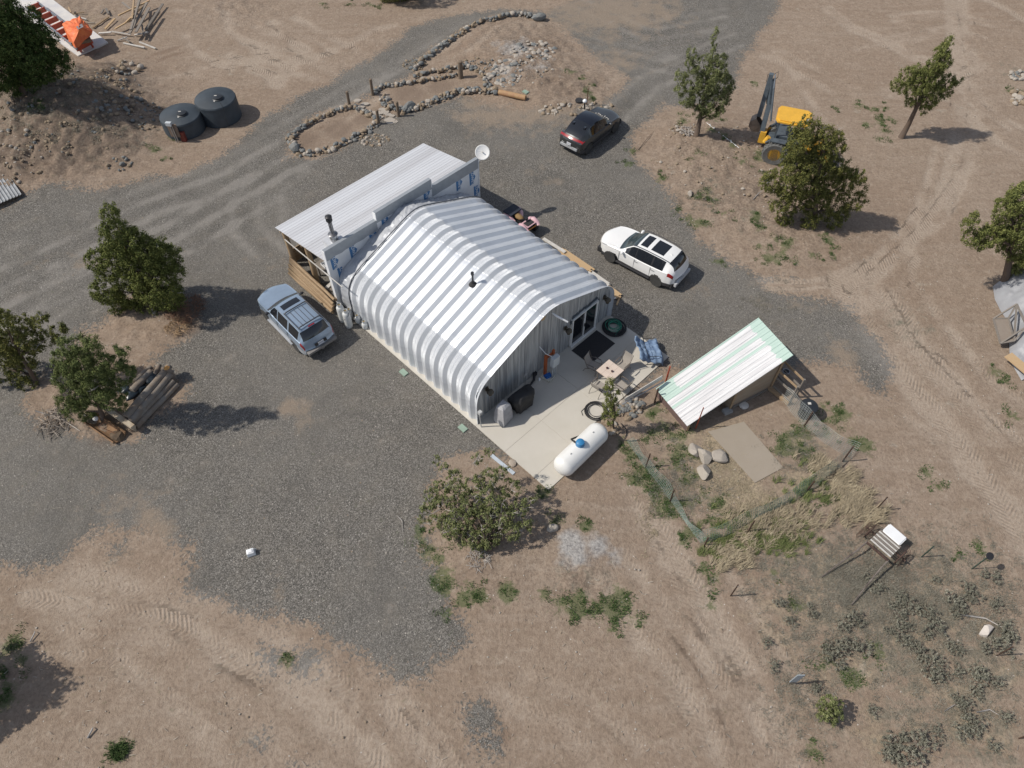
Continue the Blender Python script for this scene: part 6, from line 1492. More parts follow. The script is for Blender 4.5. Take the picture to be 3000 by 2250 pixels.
# corrugated sheet at the left edge
sh = thing('corrugated_sheets', 'grey corrugated sheets lying at the left edge of the photo', 'metal sheet', tuple(gp(2, 565)), R(40))
mb = MB(); vs = []
for k in range(31):
    x = -.9 + k * .06; vs += [(x, -1.1, .12 + .035 * math.cos(k * PI / 1.5)), (x, 1.1, .12 + .035 * math.cos(k * PI / 1.5))]
mb.add(vs, [(2 * k, 2 * k + 2, 2 * k + 3, 2 * k + 1) for k in range(30)]); mb.build('sheet', M('old_zinc', (.32, .33, .34), rough=.5, metal=.3, var=.25), sh).modifiers.new('s', 'SOLIDIFY').thickness = .01
MB().box((0, 0, .03), (1.6, 2.0, .05)).build('pallet', greywood, sh)

# ------------------------------------------------------------------ grey tarp heap and crate at the right edge
def G5(x, y, z=0.0): return at(2860 + x / 4.879, 780 + y / 4.879, z)
hp_ = thing('tarp_heap', 'crumpled grey tarp covering a long heap at the right edge', 'tarp', (0, 0, 0))
cx = [(-.2, .15), (.2, .5), (.5, .7), (.6, .8), (.5, .6), (.15, .2), (-.3, .1)]
axis_ = [(G5(230, 300), G5(900, 150), 1.0), (G5(260, 480), G5(1000, 350), 1.2), (G5(340, 640), G5(1050, 560), 1.1), (G5(420, 760), G5(1080, 800), .9), (G5(460, 1000), G5(1120, 980), .8), (G5(470, 1250), G5(1150, 1150), .7), (G5(500, 1400), G5(1150, 1330), .5), (G5(640, 1640), G5(1160, 1500), .3)]
mb = MB(); rg = random.Random(12); NJ, NI = 64, 40; vs = []
for j in range(NJ + 1):
    s = j / NJ * (len(axis_) - 1); i = min(int(s), len(axis_) - 2); t = s - i
    a = axis_[i][0].lerp(axis_[i + 1][0], t); b_ = axis_[i][1].lerp(axis_[i + 1][1], t); hh = axis_[i][2] * (1 - t) + axis_[i + 1][2] * t
    for k in range(NI + 1):
        f_ = k / NI; p = a.lerp(b_, f_)
        n_ = float(fbm(np.array([p.x * 1.6]), np.array([p.y * 1.6]), 7)[0]) * .5 + float(fbm(np.array([p.x * 5]), np.array([p.y * 3]), 8)[0]) * .22
        vs.append(Vector((p.x, p.y, .04 + max(0, (hh * min(1, f_ * 3.2) ** .7 + n_ * min(1, f_ * 8) * .8)))))
mb.add(vs, [(j * (NI + 1) + k, (j + 1) * (NI + 1) + k, (j + 1) * (NI + 1) + k + 1, j * (NI + 1) + k + 1) for j in range(NJ) for k in range(NI)])
mb.build('tarp_sheet', M('grey_tarp', (.36, .37, .39), rough=.5, var=.14, scale=2, c2=(.26, .265, .285)), hp_, smooth=True, angle=60)
cr_ = thing('broken_crate', 'broken grey wooden crate frame standing against the tarp heap', 'crate', (0, 0, 0))
P0, P1, P2, P3 = G5(245, 750, .45), G5(460, 745, .6), G5(540, 1070, .5), G5(345, 1105, .35)
T0, T1 = G5(580, 540, 1.2), G5(720, 860, 1.0)
for a, b_ in ((P0, P1), (P1, P2), (P2, P3), (P3, P0), (P0, T0), (P3, T1), (T0, T1), (P1, T0), (P2, T1), (T0, P2)):
    mb = MB(); mb.beam(a, b_, .07, .07); mb.build('crate_bar', greywood, cr_)
mb = MB(); mb.add([P0, P1, P2, P3], [(3, 2, 1, 0)]); o = mb.build('plywood_side', M('chipped_plywood', (.34, .29, .24), rough=.9, var=.3, scale=6, c2=(.22, .18, .15)), cr_); sm = o.modifiers.new('s', 'SOLIDIFY'); sm.thickness = .02
mb = MB(); a = G5(590, 1300, .35); mb.box((0, 0, 0), (.5, 1.5, .06), R(28)); tag(mb.build('plywood_board', pinewood, loc=tuple(G5(640, 1420, .42))), 'bare tan board showing under the lower end of the grey tarp', 'board')
# ------------------------------------------------------------------ stones and planter walls
def path_pts(px, step):
    P_ = [gp(*q) for q in px]; out = []
    for a, b_ in zip(P_[:-1], P_[1:]):
        n = max(1, int((b_ - a).length / step))
        for i in range(n): out.append(a.lerp(b_, i / n))
    out.append(P_[-1]); return out
stA = M('stone_grey', (.30, .30, .285), rough=.9, var=.3, scale=3, c2=(.16, .175, .18), bump=.02, spec=.25)
stB = M('stone_tan', (.40, .315, .22), rough=.9, var=.3, scale=3, c2=(.27, .21, .155), bump=.02, spec=.25)
stC = M('stone_pale', (.50, .45, .385), rough=.9, var=.2, scale=3, c2=(.36, .32, .28), bump=.02, spec=.25)
def stone_wall(label, px, width, layers, size, seed, dens=1.0):
    width *= 1.15; rg = random.Random(seed); mb = MB(); pts = path_pts(px, size * .95 / dens)
    for i, p in enumerate(pts):
        d = (pts[min(i + 1, len(pts) - 1)] - pts[max(i - 1, 0)]); d.z = 0
        if d.length < 1e-6: continue
        d.normalize(); s = Vector((-d.y, d.x, 0)); nr = max(2, int(width * 1.25 / size))
        for L in range(layers):
            for k in range(nr - (1 if L and nr > 1 else 0)):
                r = size * rg.uniform(.32, .95) * (1.4 if rg.random() < .09 else 1)
                q = p + s * ((k - (nr - 1) / 2) * size * 1.0 + rg.uniform(-.5, .5) * size) + d * rg.uniform(-.5, .5) * size
                mb.mi(rg.choice((0, 0, 0, 1, 1, 2))).rock((q.x, q.y, p.z + size * .25 + L * size * .62), r, rg.randint(0, 99999), rg.uniform(.6, .85), 1 if r < .09 else 2, (1, rg.uniform(.7, 1)))
    return tag(mb.build('stone_wall', [stA, stB, stC], smooth=False), label, 'stone wall', 'dry stone planter walls')
def Zp(pts, ox, oy, s): return [(ox + a / s, oy + b / s) for a, b in pts]
stone_wall('ring of stones round the teardrop dirt bed nearest the lean-to roof', Zp([(440, 1200), (415, 1130), (470, 1060), (540, 1010), (640, 965), (760, 915), (880, 875), (970, 885), (1050, 915), (1110, 960), (1125, 1010), (1050, 1065), (960, 1110), (880, 1160), (760, 1210), (640, 1250), (520, 1255), (440, 1200)], 700, 0, 2.765), .42, 2, .21, 1)
stone_wall('stone edging along the far side of the middle dirt bed', Zp([(1100, 745), (1170, 700), (1270, 690), (1400, 672), (1550, 650), (1680, 628), (1780, 610)], 700, 0, 2.765), .28, 2, .20, 2)
stone_wall('stone wall along the near side of the middle dirt bed', Zp([(1170, 800), (1230, 870), (1330, 905), (1430, 885), (1530, 845), (1650, 795), (1760, 745), (1880, 740), (1990, 745), (2080, 745)], 700, 0, 2.765), .46, 2, .22, 3)
stone_wall('curved stone wall round the thick wooden post', Zp([(1700, 560), (1800, 545), (1880, 545), (1960, 590), (2010, 660), (2020, 730)], 700, 0, 2.765), .36, 2, .20, 4)
stone_wall('short stone row between the drive and the middle bed', Zp([(1420, 625), (1480, 600), (1580, 580), (1700, 575)], 700, 0, 2.765), .30, 2, .20, 5)
stone_wall('long stone wall curving up beside the gravel drive', Zp([(1420, 560), (1480, 500), (1560, 440), (1640, 380), (1720, 320), (1800, 270), (1880, 215), (1960, 180), (2080, 155), (2180, 125), (2270, 120), (2350, 135), (2400, 155)], 700, 0, 2.765), .50, 2, .24, 6)
b_ = gp(1578, 58); mb = MB(); mb.rock((0, 0, .2), .5, 9, .6, 2, (1.2, .7)); tag(mb.build('boulder', stA, loc=tuple(b_)), 'large flat grey boulder ending the long stone wall', 'boulder')
b_ = gp(1200, 320); mb = MB(); mb.rock((0, 0, .2), .52, 19, .6, 2, (1.2, .6)); tag(mb.build('boulder', stA, loc=tuple(b_)), 'large grey boulder beside the small post in the near bed wall', 'boulder')
b_ = gp(866, 440); mb = MB(); mb.rock((0, 0, .2), .42, 29, .7, 2, (1.1, .8)); tag(mb.build('boulder', stA, loc=tuple(b_)), 'large blue grey boulder at the tip of the teardrop bed', 'boulder')
for i_, (x, y, t0, r_, lb_) in enumerate([(1350, 228, 1.2, .17, 'thick weathered wooden post inside the curved stone wall'), (1092.4, 278.5, 1.15, .10, 'dark wooden post at the drive end of the middle bed'), (1024.4, 311, 1.05, .10, 'dark wooden post between drive and teardrop bed'),
                              (1168, 341, 1.05, .10, 'dark wooden post at the near corner of the middle bed'), (1110, 364, 1.0, .10, 'dark wooden post at the end of the teardrop bed')]):
    q = gp(x, y); mb = MB(); mb.tube([(0, 0, -.1), (.0, .01, t0 * .5), (.01, 0, t0), (.01, 0, t0 + .03)], [r_ * 1.05, r_, r_ * .95, r_ * .6], 12)
    o = mb.build('wooden_post', polewood, loc=tuple(q), smooth=True, angle=40); tag(o, lb_, 'post', 'wooden posts round the stone beds')
a, b_ = gp(1462, 276), gp(1540, 293); lgp = thing('peeled_log', 'honey coloured peeled log lying on the dirt above the lean-to', 'log', tuple(a))
MB().tube([(0, 0, .15), tuple((b_ - a) * .5 + Vector((0, 0, .16))), tuple((b_ - a) + Vector((0, 0, .15)))], [.19, .18, .17], 16).build('log_body', M('honey_log', (.55, .36, .18), rough=.75, var=.25, scale=3, c2=(.34, .18, .10)), lgp, smooth=True, angle=50)
def scatter(name, label, mats, regs, seed, kind='stuff', cat='stones'):
    rg = random.Random(seed); mb = MB()
    for (cx, cy, sx, sy, n, r0, r1, flat, mi) in regs:
        for k in range(n):
            while True:
                a, b_ = rg.uniform(-1, 1), rg.uniform(-1, 1)
                if a * a + b_ * b_ < 1: break
            p = gp(cx + a * sx, cy + b_ * sy); r = r0 + (r1 - r0) * rg.random() ** 2.2
            mb.mi(rg.choice(mi)).rock((p.x, p.y, p.z + r * flat * .35), r, rg.randint(0, 99999), flat, 1 if r < .12 else 2, (1, rg.uniform(.65, 1)))
    o = mb.build(name, mats); return tag(o, label, cat, kind=kind)
S3m = [stA, stB, stC]
scatter('rock_pile', 'loose pile of small tan stones between teardrop bed and lean-to', S3m, [(1098, 412, 44, 18, 90, .05, .14, .7, (1, 1, 2))], 3, kind='stuff')
scatter('rubble', 'pale broken rock and rubble scattered over the terrace', S3m, [(1480, 215, 50, 40, 150, .05, .26, .4, (2, 2, 0)), (1560, 150, 70, 30, 130, .05, .24, .4, (2, 2, 0)), (1530, 200, 90, 60, 160, .04, .14, .5, (2, 1, 0)), (1215, 190, 36, 18, 110, .05, .14, .7, (0, 1, 1)), (1400, 190, 60, 20, 70, .05, .15, .7, (0, 1)),
                                                                       (1700, 320, 110, 20, 70, .05, .2, .7, (1, 2)), (1610, 330, 30, 12, 16, .08, .22, .7, (1, 2))], 4)
scatter('berm_rocks', 'stones scattered over the rough dirt mound', S3m, [(200, 330, 200, 130, 560, .03, .15, .7, (1, 1, 1, 0)), (330, 270, 90, 70, 200, .04, .20, .7, (1, 1, 0)), (430, 340, 60, 40, 120, .04, .13, .7, (0, 1)), (60, 450, 90, 90, 120, .03, .16, .7, (1, 1, 2)), (370, 200, 50, 25, 16, .1, .3, .7, (1, 2)), (350, 480, 40, 25, 14, .08, .22, .7, (0, 1))], 5)
scatter('bank_rocks', 'small stones scattered on the bank right of the drive', S3m, [(2080, 470, 160, 120, 110, .03, .13, .6, (1, 2, 1)), (2250, 560, 90, 90, 60, .03, .14, .6, (1, 2)), (2000, 380, 40, 20, 40, .05, .14, .6, (2, 1)), (2985, 220, 30, 16, 60, .06, .2, .6, (2, 0)), (2990, 285, 26, 30, 40, .08, .32, .6, (1, 2)), (500, 910, 60, 40, 20, .05, .2, .5, (1, 2))], 6)
scatter('wall_rubble', 'heaped tan field stones at the foot of the small patio juniper', S3m, [(1850, 1190, 40, 22, 70, .08, .20, .8, (1, 1, 0, 2)), (1835, 1210, 26, 22, 30, .08, .18, .8, (1, 0)), (1800, 1255, 20, 18, 18, .08, .2, .8, (1, 2, 1)), (1780, 1235, 12, 10, 8, .12, .24, .8, (1, 1))], 7)
for i_, (x, y, r_, lb_) in enumerate([(2034, 1326, .42, 'pale boulder farthest from the concrete strip in the pen'), (2066, 1342, .44, 'pale boulder in the middle of the three in the pen'), (2106, 1337, .44, 'brown shaded boulder nearest the concrete strip in the pen'), (2061, 1388, .38, 'pale boulder lying alone below the other three in the pen'),
                                      (1617, 1548, .24, 'round pale pink stone in the shade right of the big bush'), (2020, 570, .22, 'grey rounded stone alone on the bank right of the drive'), (2885, 1850, .30, 'white quartz lump in the sagebrush at right')]):
    q = gp(x, y); mb = MB(); mb.rock((0, 0, r_ * .35), r_ * 1.15, 40 + i_, .62, 3, (1, .8)); tag(mb.build('boulder', M('quartz', (.56, .51, .46), rough=.8, var=.1) if 'white' in lb_ else stC, loc=tuple(q)), lb_, 'boulder')
# flagstones between the beds
fg = thing('flagstone_path', 'pale flat flagstones between the teardrop bed and the middle bed', 'flagstones', (0, 0, 0)); rg = random.Random(8)
for i in range(26):
    x, y = rg.uniform(1045, 1155), 0; t = (x - 1045) / 110; y = 300 + t * 48 + rg.uniform(-14, 20); q = gp(x, y); mb = MB(); n = 6; r = rg.uniform(.18, .34)
    mb.prism([(q.x + r * rg.uniform(.7, 1) * math.cos(2 * PI * k / n) * 1.2, q.y + r * rg.uniform(.7, 1) * math.sin(2 * PI * k / n) * .8) for k in range(n)], q.z - .03, q.z + .04 + rg.uniform(0, .03) + i * .0006)
    mb.build('flagstone', stC, fg)

# ------------------------------------------------------------------ trees: junipers built of many small leaf cards in tufts
def leaf_cloud(name, mat, parent, blobs, dens, tuft, cards, size, seed, up=.25, aspect=1.6, cull=True):
    """blobs: (x,y,z,rx,ry,rz) in world/local coordinates"""
    rs = np.random.RandomState(seed); C_, N_, T_ = [], [], []
    B = np.array(blobs, float)
    for (x, y, z, rx, ry, rz) in blobs:
        n = max(6, int(dens * (rx * ry * rz) ** (2 / 3)))
        d = rs.normal(size=(n, 3)); d /= np.linalg.norm(d, axis=1)[:, None]
        k = rs.uniform(.55, 1.08, (n, 1)) ** .6
        C_.append(np.array([x, y, z]) + d * k * np.array([rx, ry, rz])); N_.append(d)
    C_ = np.concatenate(C_); N_ = np.concatenate(N_)
    tr_ = tuft * rs.uniform(.6, 1.35, len(C_))
    m = len(C_) * cards
    d = rs.normal(size=(m, 3)); d /= np.linalg.norm(d, axis=1)[:, None]
    base = np.repeat(C_, cards, 0); bn = np.repeat(N_, cards, 0); br = np.repeat(tr_, cards)
    d = d + bn * .55 + np.array([0, 0, up]); d /= np.linalg.norm(d, axis=1)[:, None]
    pos = base + d * br[:, None] * rs.uniform(.2, 1.25, (m, 1)) * np.array([.85, .85, 1.15])
    nn = d + rs.normal(size=(m, 3)) * .55; nn /= np.linalg.norm(nn, axis=1)[:, None]
    t = rs.normal(size=(m, 3)) + np.array([0, 0, .4]); t -= (t * nn).sum(1)[:, None] * nn; t /= np.linalg.norm(t, axis=1)[:, None]
    b = np.cross(nn, t); s = size * rs.uniform(.6, 1.4, (m, 1))
    v = np.stack([pos - t * s * aspect * .5, pos + b * s * .5, pos + t * s * aspect * .5 + nn * s * .2, pos - b * s * .5], 1).reshape(-1, 3)
    me = bpy.data.meshes.new(name); me.vertices.add(len(v)); me.vertices.foreach_set('co', v.astype(np.float32).ravel())
    me.loops.add(m * 4); me.loops.foreach_set('vertex_index', np.arange(m * 4, dtype=np.int32)); me.polygons.add(m)
    me.polygons.foreach_set('loop_start', np.arange(0, m * 4, 4, dtype=np.int32)); me.polygons.foreach_set('loop_total', np.full(m, 4, np.int32))
    me.update(calc_edges=True); me.materials.append(mat)
    o = bpy.data.objects.new(name, me); col.objects.link(o)
    if parent is not None: o.parent = parent
    return o
bark = M('juniper_bark', (.20, .14, .10), rough=.9, var=.35, scale=3, stretch=(4, 4, .8), c2=(.11, .085, .07), bump=.01)
deadb = M('dead_branch', (.40, .37, .34), rough=.9, var=.2, scale=4)
LM = {'green': leafmat('juniper_green', [(0.053, 0.075, 0.021), (0.096, 0.123, 0.032), (0.159, 0.177, 0.049), (0.222, 0.225, 0.081)]),
      'olive': leafmat('juniper_olive', [(0.070, 0.087, 0.029), (0.126, 0.147, 0.045), (0.195, 0.213, 0.067), (0.260, 0.262, 0.090)]),
      'orange': leafmat('juniper_rust', [(0.065, 0.076, 0.027), (0.116, 0.131, 0.040), (0.177, 0.180, 0.054), (0.251, 0.229, 0.069)]),
      'grey': leafmat('juniper_grey_green', [(0.085, 0.101, 0.043), (0.138, 0.160, 0.063), (0.202, 0.225, 0.090), (0.286, 0.289, 0.143)]),
      'dark': leafmat('juniper_dark', [(0.025, 0.048, 0.015), (0.047, 0.080, 0.022), (0.085, 0.123, 0.036), (0.138, 0.171, 0.054)]),
      'pine': leafmat('pine_green', [(0.051, 0.071, 0.025), (0.093, 0.123, 0.041), (0.149, 0.182, 0.063), (0.233, 0.245, 0.090)])}
def tree(label, base, blobs, mat, seed, dens=62, tuft=.21, cards=30, size=.085, trunk=.16, zmax=None, dead=0, dscale=1.0, name='juniper_tree', cat='tree', limbs=10, aspect=1.5):
    dens *= 2.7; tuft *= .80; size *= .52; cards = int(cards * 1.75)
    ytop = min(q[1] for q in blobs)
    b = gp(*base); o = thing(name, label, cat, tuple(b)); rs = random.Random(seed); L = []
    k = 0
    for q in blobs:
        if len(q) == 3:
            x, y, r = q; p = aty(x, y, b.y)
            if zmax: p = at(x, y, .35 + (zmax - .35) * max(0, (base[1] - y) / (base[1] - ytop)) ** .6 * (1 - .45 * abs(x - base[0]) / 220))
        p_depth = (Vector((p.x, p.y, p.z)) - Vector((0, 0, CAM_H))).length
        rr = r * p_depth * .93 / FPX * dscale
        dy = rs.uniform(-.55, .55) * (1.0 if k % 2 else -1.0) * min(1.1, rr * 1.2)
        if zmax: dy = p.y - b.y
        L.append((p.x - b.x + rs.uniform(-.04, .04), dy, max(.1, p.z - b.z), rr * 1.06, rr * 1.06, rr * 1.1)); k += 1
    leaf_cloud('crown', LM[mat], o, L, dens, tuft, cards, size, seed, aspect=aspect)
    zt = max(l[2] for l in L); top = max(L, key=lambda l: l[2]); cxm = sum(l[0] for l in L) / len(L)
    tp = [Vector((0, 0, -.15))]
    for f_ in (.15, .35, .6, .85): tp.append(Vector((cxm * f_ * .6 + top[0] * f_ * .4 + rs.uniform(-.06, .06) * (f_ < .8), rs.uniform(-.08, .08), zt * f_)))
    mb = MB(); mb.tube(tp, [trunk * 1.1, trunk * .8, trunk * .6, trunk * .35, trunk * .12], 9)
    mb.build('trunk', bark, o, smooth=True)
    mb = MB()
    for l in sorted(L, key=lambda l: -l[3])[:limbs]:
        f_ = min(.8, max(.12, (l[2] - .5 * l[3]) / zt * .75)); s = Vector((cxm * f_ * .6 + top[0] * f_ * .4, 0, zt * f_)); e = Vector(l[:3])
        mb.tube([s, s.lerp(e, .5) + Vector((rs.uniform(-.1, .1), rs.uniform(-.1, .1), -.06)), e], [trunk * .42, trunk * .28, trunk * .10], 6)
    mb.build('limbs', bark, o, smooth=True)
    if dead:
        mb = MB()
        for i in range(dead):
            l = rs.choice(L); e = Vector(l[:3]); d = Vector((rs.gauss(0, 1), rs.gauss(0, 1), rs.uniform(0, 1.3))).normalized(); ln = l[3] * rs.uniform(.9, 1.5)
            p0 = e + d * l[3] * .3; p1 = e + d * ln + Vector((rs.uniform(-.1, .1),) * 3); mb.tube([p0, p0.lerp(p1, .5) + Vector((rs.uniform(-.06, .06), rs.uniform(-.06, .06), 0)), p1], [.02, .013, .006], 4, False)
            for j in range(3):
                q0 = p0.lerp(p1, rs.uniform(.3, .9)); mb.tube([q0, q0 + Vector((rs.uniform(-.2, .2), rs.uniform(-.2, .2), rs.uniform(-.05, .25)))], [.009, .004], 3, False)
        mb.build('dead_twigs', deadb, o)
    return o
tree('broad dark green juniper standing alone left of the light blue SUV', (500, 898), [(319, 612, 13), (324, 640, 20), (335, 675, 30), (352, 712, 38), (322, 735, 26), (385, 745, 42), (398, 695, 24), (430, 735, 36), (455, 765, 44), (490, 772, 34), (285, 785, 30), (345, 790, 46), (410, 805, 55), (470, 820, 48), (512, 800, 22),
      (320, 840, 34), (380, 860, 48), (295, 850, 18), (345, 888, 20), (440, 880, 40), (500, 860, 30), (520, 845, 20), (465, 720, 16), (370, 905, 14)], 'green', 1, dead=14, trunk=.17, dscale=1.08)
tree('tall narrow juniper between the drive and the backhoe', (2040, 398), [(2097, 88, 4), (2093, 108, 5), (2088, 132, 7), (2029, 160, 12), (2030, 185, 17), (2090, 165, 14), (2112, 182, 17), (2060, 195, 22), (2095, 205, 26), (2118, 222, 16), (1996, 232, 15), (2030, 240, 26), (2075, 245, 30), (2110, 252, 28), (2138, 258, 16), (1992, 265, 13),
      (2012, 290, 20), (2050, 292, 28), (2095, 295, 28), (2125, 290, 14), (2045, 325, 14), (2080, 325, 18), (2108, 318, 10)], 'grey', 2, tuft=.17, size=.075, dead=16, dens=70, trunk=.17, dscale=1.1)
tree('slender juniper leaning right on the open dirt at upper right', (2640, 402), [(2783, 114, 7), (2775, 130, 11), (2762, 150, 17), (2750, 172, 20), (2762, 196, 20), (2742, 204, 18), (2688, 202, 16), (2660, 226, 20), (2624, 248, 13), (2640, 258, 12), (2700, 236, 30), (2735, 240, 24), (2778, 248, 20), (2806, 240, 9), (2725, 272, 26), (2685, 274, 26), (2772, 272, 14),
      (2665, 300, 10), (2706, 314, 13), (2722, 300, 12)], 'olive', 3, tuft=.18, size=.08, trunk=.19, dens=72)
tree('large rust tinged juniper in front of the backhoe', (2385, 655), [(2370, 352, 11), (2322, 372, 10), (2364, 388, 22), (2400, 378, 14), (2338, 408, 26), (2420, 402, 24), (2448, 408, 17), (2446, 430, 20), (2315, 438, 20), (2360, 440, 34), (2410, 442, 28), (2305, 476, 16), (2335, 484, 34), (2390, 490, 40), (2440, 492, 26), (2468, 486, 16), (2515, 508, 14), (2490, 520, 20),
      (2245, 530, 16), (2270, 540, 26), (2320, 545, 36), (2375, 550, 40), (2430, 545, 36), (2478, 548, 26), (2525, 558, 14), (2510, 590, 18), (2290, 590, 26), (2345, 600, 32), (2400, 600, 34), (2455, 600, 30), (2300, 640, 20), (2290, 655, 12), (2370, 645, 18), (2440, 640, 18), (2465, 625, 16)], 'orange', 4, dead=24, tuft=.19, size=.085, trunk=.18, dens=58, limbs=16, dscale=1.13)
tree('yellow green juniper leaning over the grey tarp at the right edge', (2940, 842), [(2848, 642, 15), (2836, 668, 15), (2838, 696, 16), (2868, 700, 18), (2905, 668, 28), (2895, 700, 22), (2950, 612, 28), (2985, 590, 28), (3020, 600, 40), (2950, 660, 32), (3000, 660, 42), (2935, 710, 24), (2985, 720, 34), (3030, 720, 40), (2985, 780, 20), (2975, 800, 14), (3030, 780, 30)], 'olive', 5, tuft=.19, dens=70, trunk=.24)
tree('rust tinged juniper at the left edge beside the pine', (105, 1122), [(8, 925, 17), (22, 955, 20), (54, 968, 22), (116, 943, 13), (122, 925, 9), (172, 968, 15), (182, 960, 10), (85, 998, 24), (36, 1022, 26), (127, 1004, 20), (-20, 1000, 40), (10, 1060, 22), (72, 1055, 26), (-30, 1080, 40), (36, 1090, 17), (75, 1092, 16), (85, 1135, 13), (112, 1138, 11), (60, 1145, 9)], 'orange', 6, tuft=.17, dens=60, dead=8, dscale=1.22, trunk=.12)
tree('feathery green pine overhanging the log bed', (300, 1228), [(200, 1020, 20), (240, 1012, 18), (272, 1018, 20), (235, 1052, 30), (181, 1070, 24), (300, 1052, 26), (354, 1024, 12), (368, 1036, 8), (340, 1065, 20), (253, 1105, 36), (307, 1106, 32), (358, 1110, 20), (199, 1118, 26), (217, 1160, 28), (278, 1160, 32), (322, 1170, 22), (352, 1160, 14), (364, 1188, 9), (217, 1196, 20), (255, 1218, 15), (385, 1085, 9)],
     'pine', 7, tuft=.20, size=.055, aspect=3.2, cards=46, name='pine_tree', dens=56, dead=6, dscale=1.22, trunk=.11)
tree('very dark spreading juniper at the top left corner', (70, 282), [(18, 30, 24), (54, 60, 26), (86, 62, 22), (22, 105, 34), (72, 105, 36), (118, 100, 22), (36, 160, 40), (100, 152, 36), (143, 118, 16), (138, 152, 24), (163, 172, 20), (196, 178, 12), (65, 205, 36), (118, 200, 32), (165, 205, 18), (92, 235, 20), (5, 215, 30), (50, 250, 17), (-30, 90, 60), (-30, 180, 60), (-20, 30, 40), (190, 165, 9)], 'dark', 8, tuft=.24, cards=34, size=.10, dens=58, trunk=.26)
tree('scraggly grey green juniper bush with bare twigs below the patio corner', (1440, 1610), [(1283, 1350, 8), (1300, 1372, 9), (1400, 1345, 10), (1436, 1325, 8), (1330, 1400, 16), (1290, 1435, 18), (1262, 1455, 14), (1335, 1445, 26), (1388, 1420, 18), (1432, 1400, 18), (1470, 1385, 14), (1495, 1430, 20), (1440, 1460, 28), (1380, 1480, 28), (1300, 1490, 24), (1258, 1492, 14), (1345, 1530, 28), (1410, 1530, 30),
      (1470, 1510, 28), (1520, 1490, 20), (1550, 1470, 12), (1390, 1575, 24), (1440, 1575, 22), (1500, 1555, 20), (1540, 1540, 14), (1320, 1555, 18), (1275, 1530, 14), (1400, 1612, 12), (1238, 1515, 8)], 'grey', 9, tuft=.15, cards=24, size=.075, dens=80, dead=110, trunk=.09, name='juniper_bush', cat='bush', limbs=14, zmax=2.5, dscale=1.42)
tree('small upright juniper growing at the patio edge beside the tan table', (1800, 1262), [(1790, 1118, 8), (1786, 1132, 12), (1797, 1146, 14), (1780, 1152, 14), (1792, 1170, 17), (1778, 1182, 14), (1800, 1190, 14), (1786, 1204, 16), (1776, 1220, 11), (1798, 1218, 11), (1786, 1236, 11)], 'olive', 10, tuft=.12, cards=24, size=.065, dens=120, dead=8, trunk=.05)
tree('little round juniper among the sage at bottom right', (2438, 2118), [(2432, 2050, 14), (2416, 2072, 16), (2450, 2070, 15), (2432, 2092, 20), (2412, 2100, 12), (2456, 2096, 12), (2436, 2112, 10)], 'grey', 11, tuft=.11, cards=24, size=.065, dens=120, trunk=.04, name='juniper_bush', cat='bush', zmax=1.0, dscale=1.1)
tree('dark juniper cut off by the top edge above the stone wall', (1165, 0), [(1130, -20, 22), (1170, -14, 24), (1210, -22, 26), (1160, -60, 40), (1210, -70, 40)], 'orange', 12, tuft=.22, dens=60)
# tree just outside the left edge: its shadow falls across the bottom left
b = at(-150, 2040); o = thing('juniper_tree', 'dark juniper at the lower left edge casting the large shadow', 'tree', (b.x, b.y, 0))
B_ = [(-.3, .1, 3.2, .9, .9, .8), (.2, .8, 2.6, .8, .8, .7), (.5, 0, 2.4, .9, .9, .8), (-.2, -.8, 2.4, .8, .8, .7), (.8, -.7, 1.9, .6, .6, .5), (-1.0, .2, 2.3, .9, .9, .8), (.9, .7, 1.7, .5, .5, .4), (.1, 1.3, 2.0, .5, .5, .4), (.3, -1.3, 1.8, .5, .5, .4), (0, 0, 4.0, .6, .6, .6)]
leaf_cloud('crown', LM['dark'], o, B_, 60, .24, 30, .10, 13); MB().tube([(0, 0, -.1), (.1, 0, 1.2), (0, .1, 3.2)], [.22, .18, .08], 9).build('trunk', bark, o, smooth=True)
# heap of dead brown cuttings under the broad juniper, twigs under the pine
def brush(label, px, r, n, mat, seed, name='brush_pile', zs=.35, thick=.012, cat='brush', ln=.5):
    q = gp(*px); rg = random.Random(seed); mb = MB()
    for i in range(n):
        a = rg.uniform(0, 2 * PI); d = r * math.sqrt(rg.random()); c = Vector((d * math.cos(a), d * math.sin(a), rg.uniform(.02, zs * (1 - d / r * .7)))); v = Vector((rg.gauss(0, 1), rg.gauss(0, 1), rg.gauss(0, .35))).normalized() * ln * rg.uniform(.4, 1)
        mb.tube([c - v * .5, c + Vector((rg.uniform(-.05, .05), rg.uniform(-.05, .05), .03)), c + v * .5], [thick, thick * .9, thick * .4], 4, False)
    return tag(mb.build(name, mat, loc=tuple(q)), label, cat)
brush('heap of dead red brown cuttings at the foot of the broad juniper', (545, 910), 1.0, 320, M('dead_red_brown', (.22, .12, .075), rough=.9, var=.4, scale=6), 1, zs=.6)
brush('pale straw coloured twigs at the edge of the brown cuttings heap', (520, 960), .6, 130, M('straw_twig', (.42, .29, .17), rough=.9, var=.3), 2, zs=.3)
brush('bleached branches and twigs piled left of the split half log', (165, 1235), .8, 110, M('bleached_twig', (.36, .31, .26), rough=.9, var=.3), 3, zs=.25, thick=.018, ln=1.0)
brush('white peeled sticks at the foot of the narrow juniper', (2010, 385), .5, 50, deadb, 4, zs=.2, thick=.02, ln=.5)
brush('dry pale sticks at the lower left foot of the scraggly bush', (1400, 1640), .5, 60, deadb, 5, zs=.15, ln=.5)
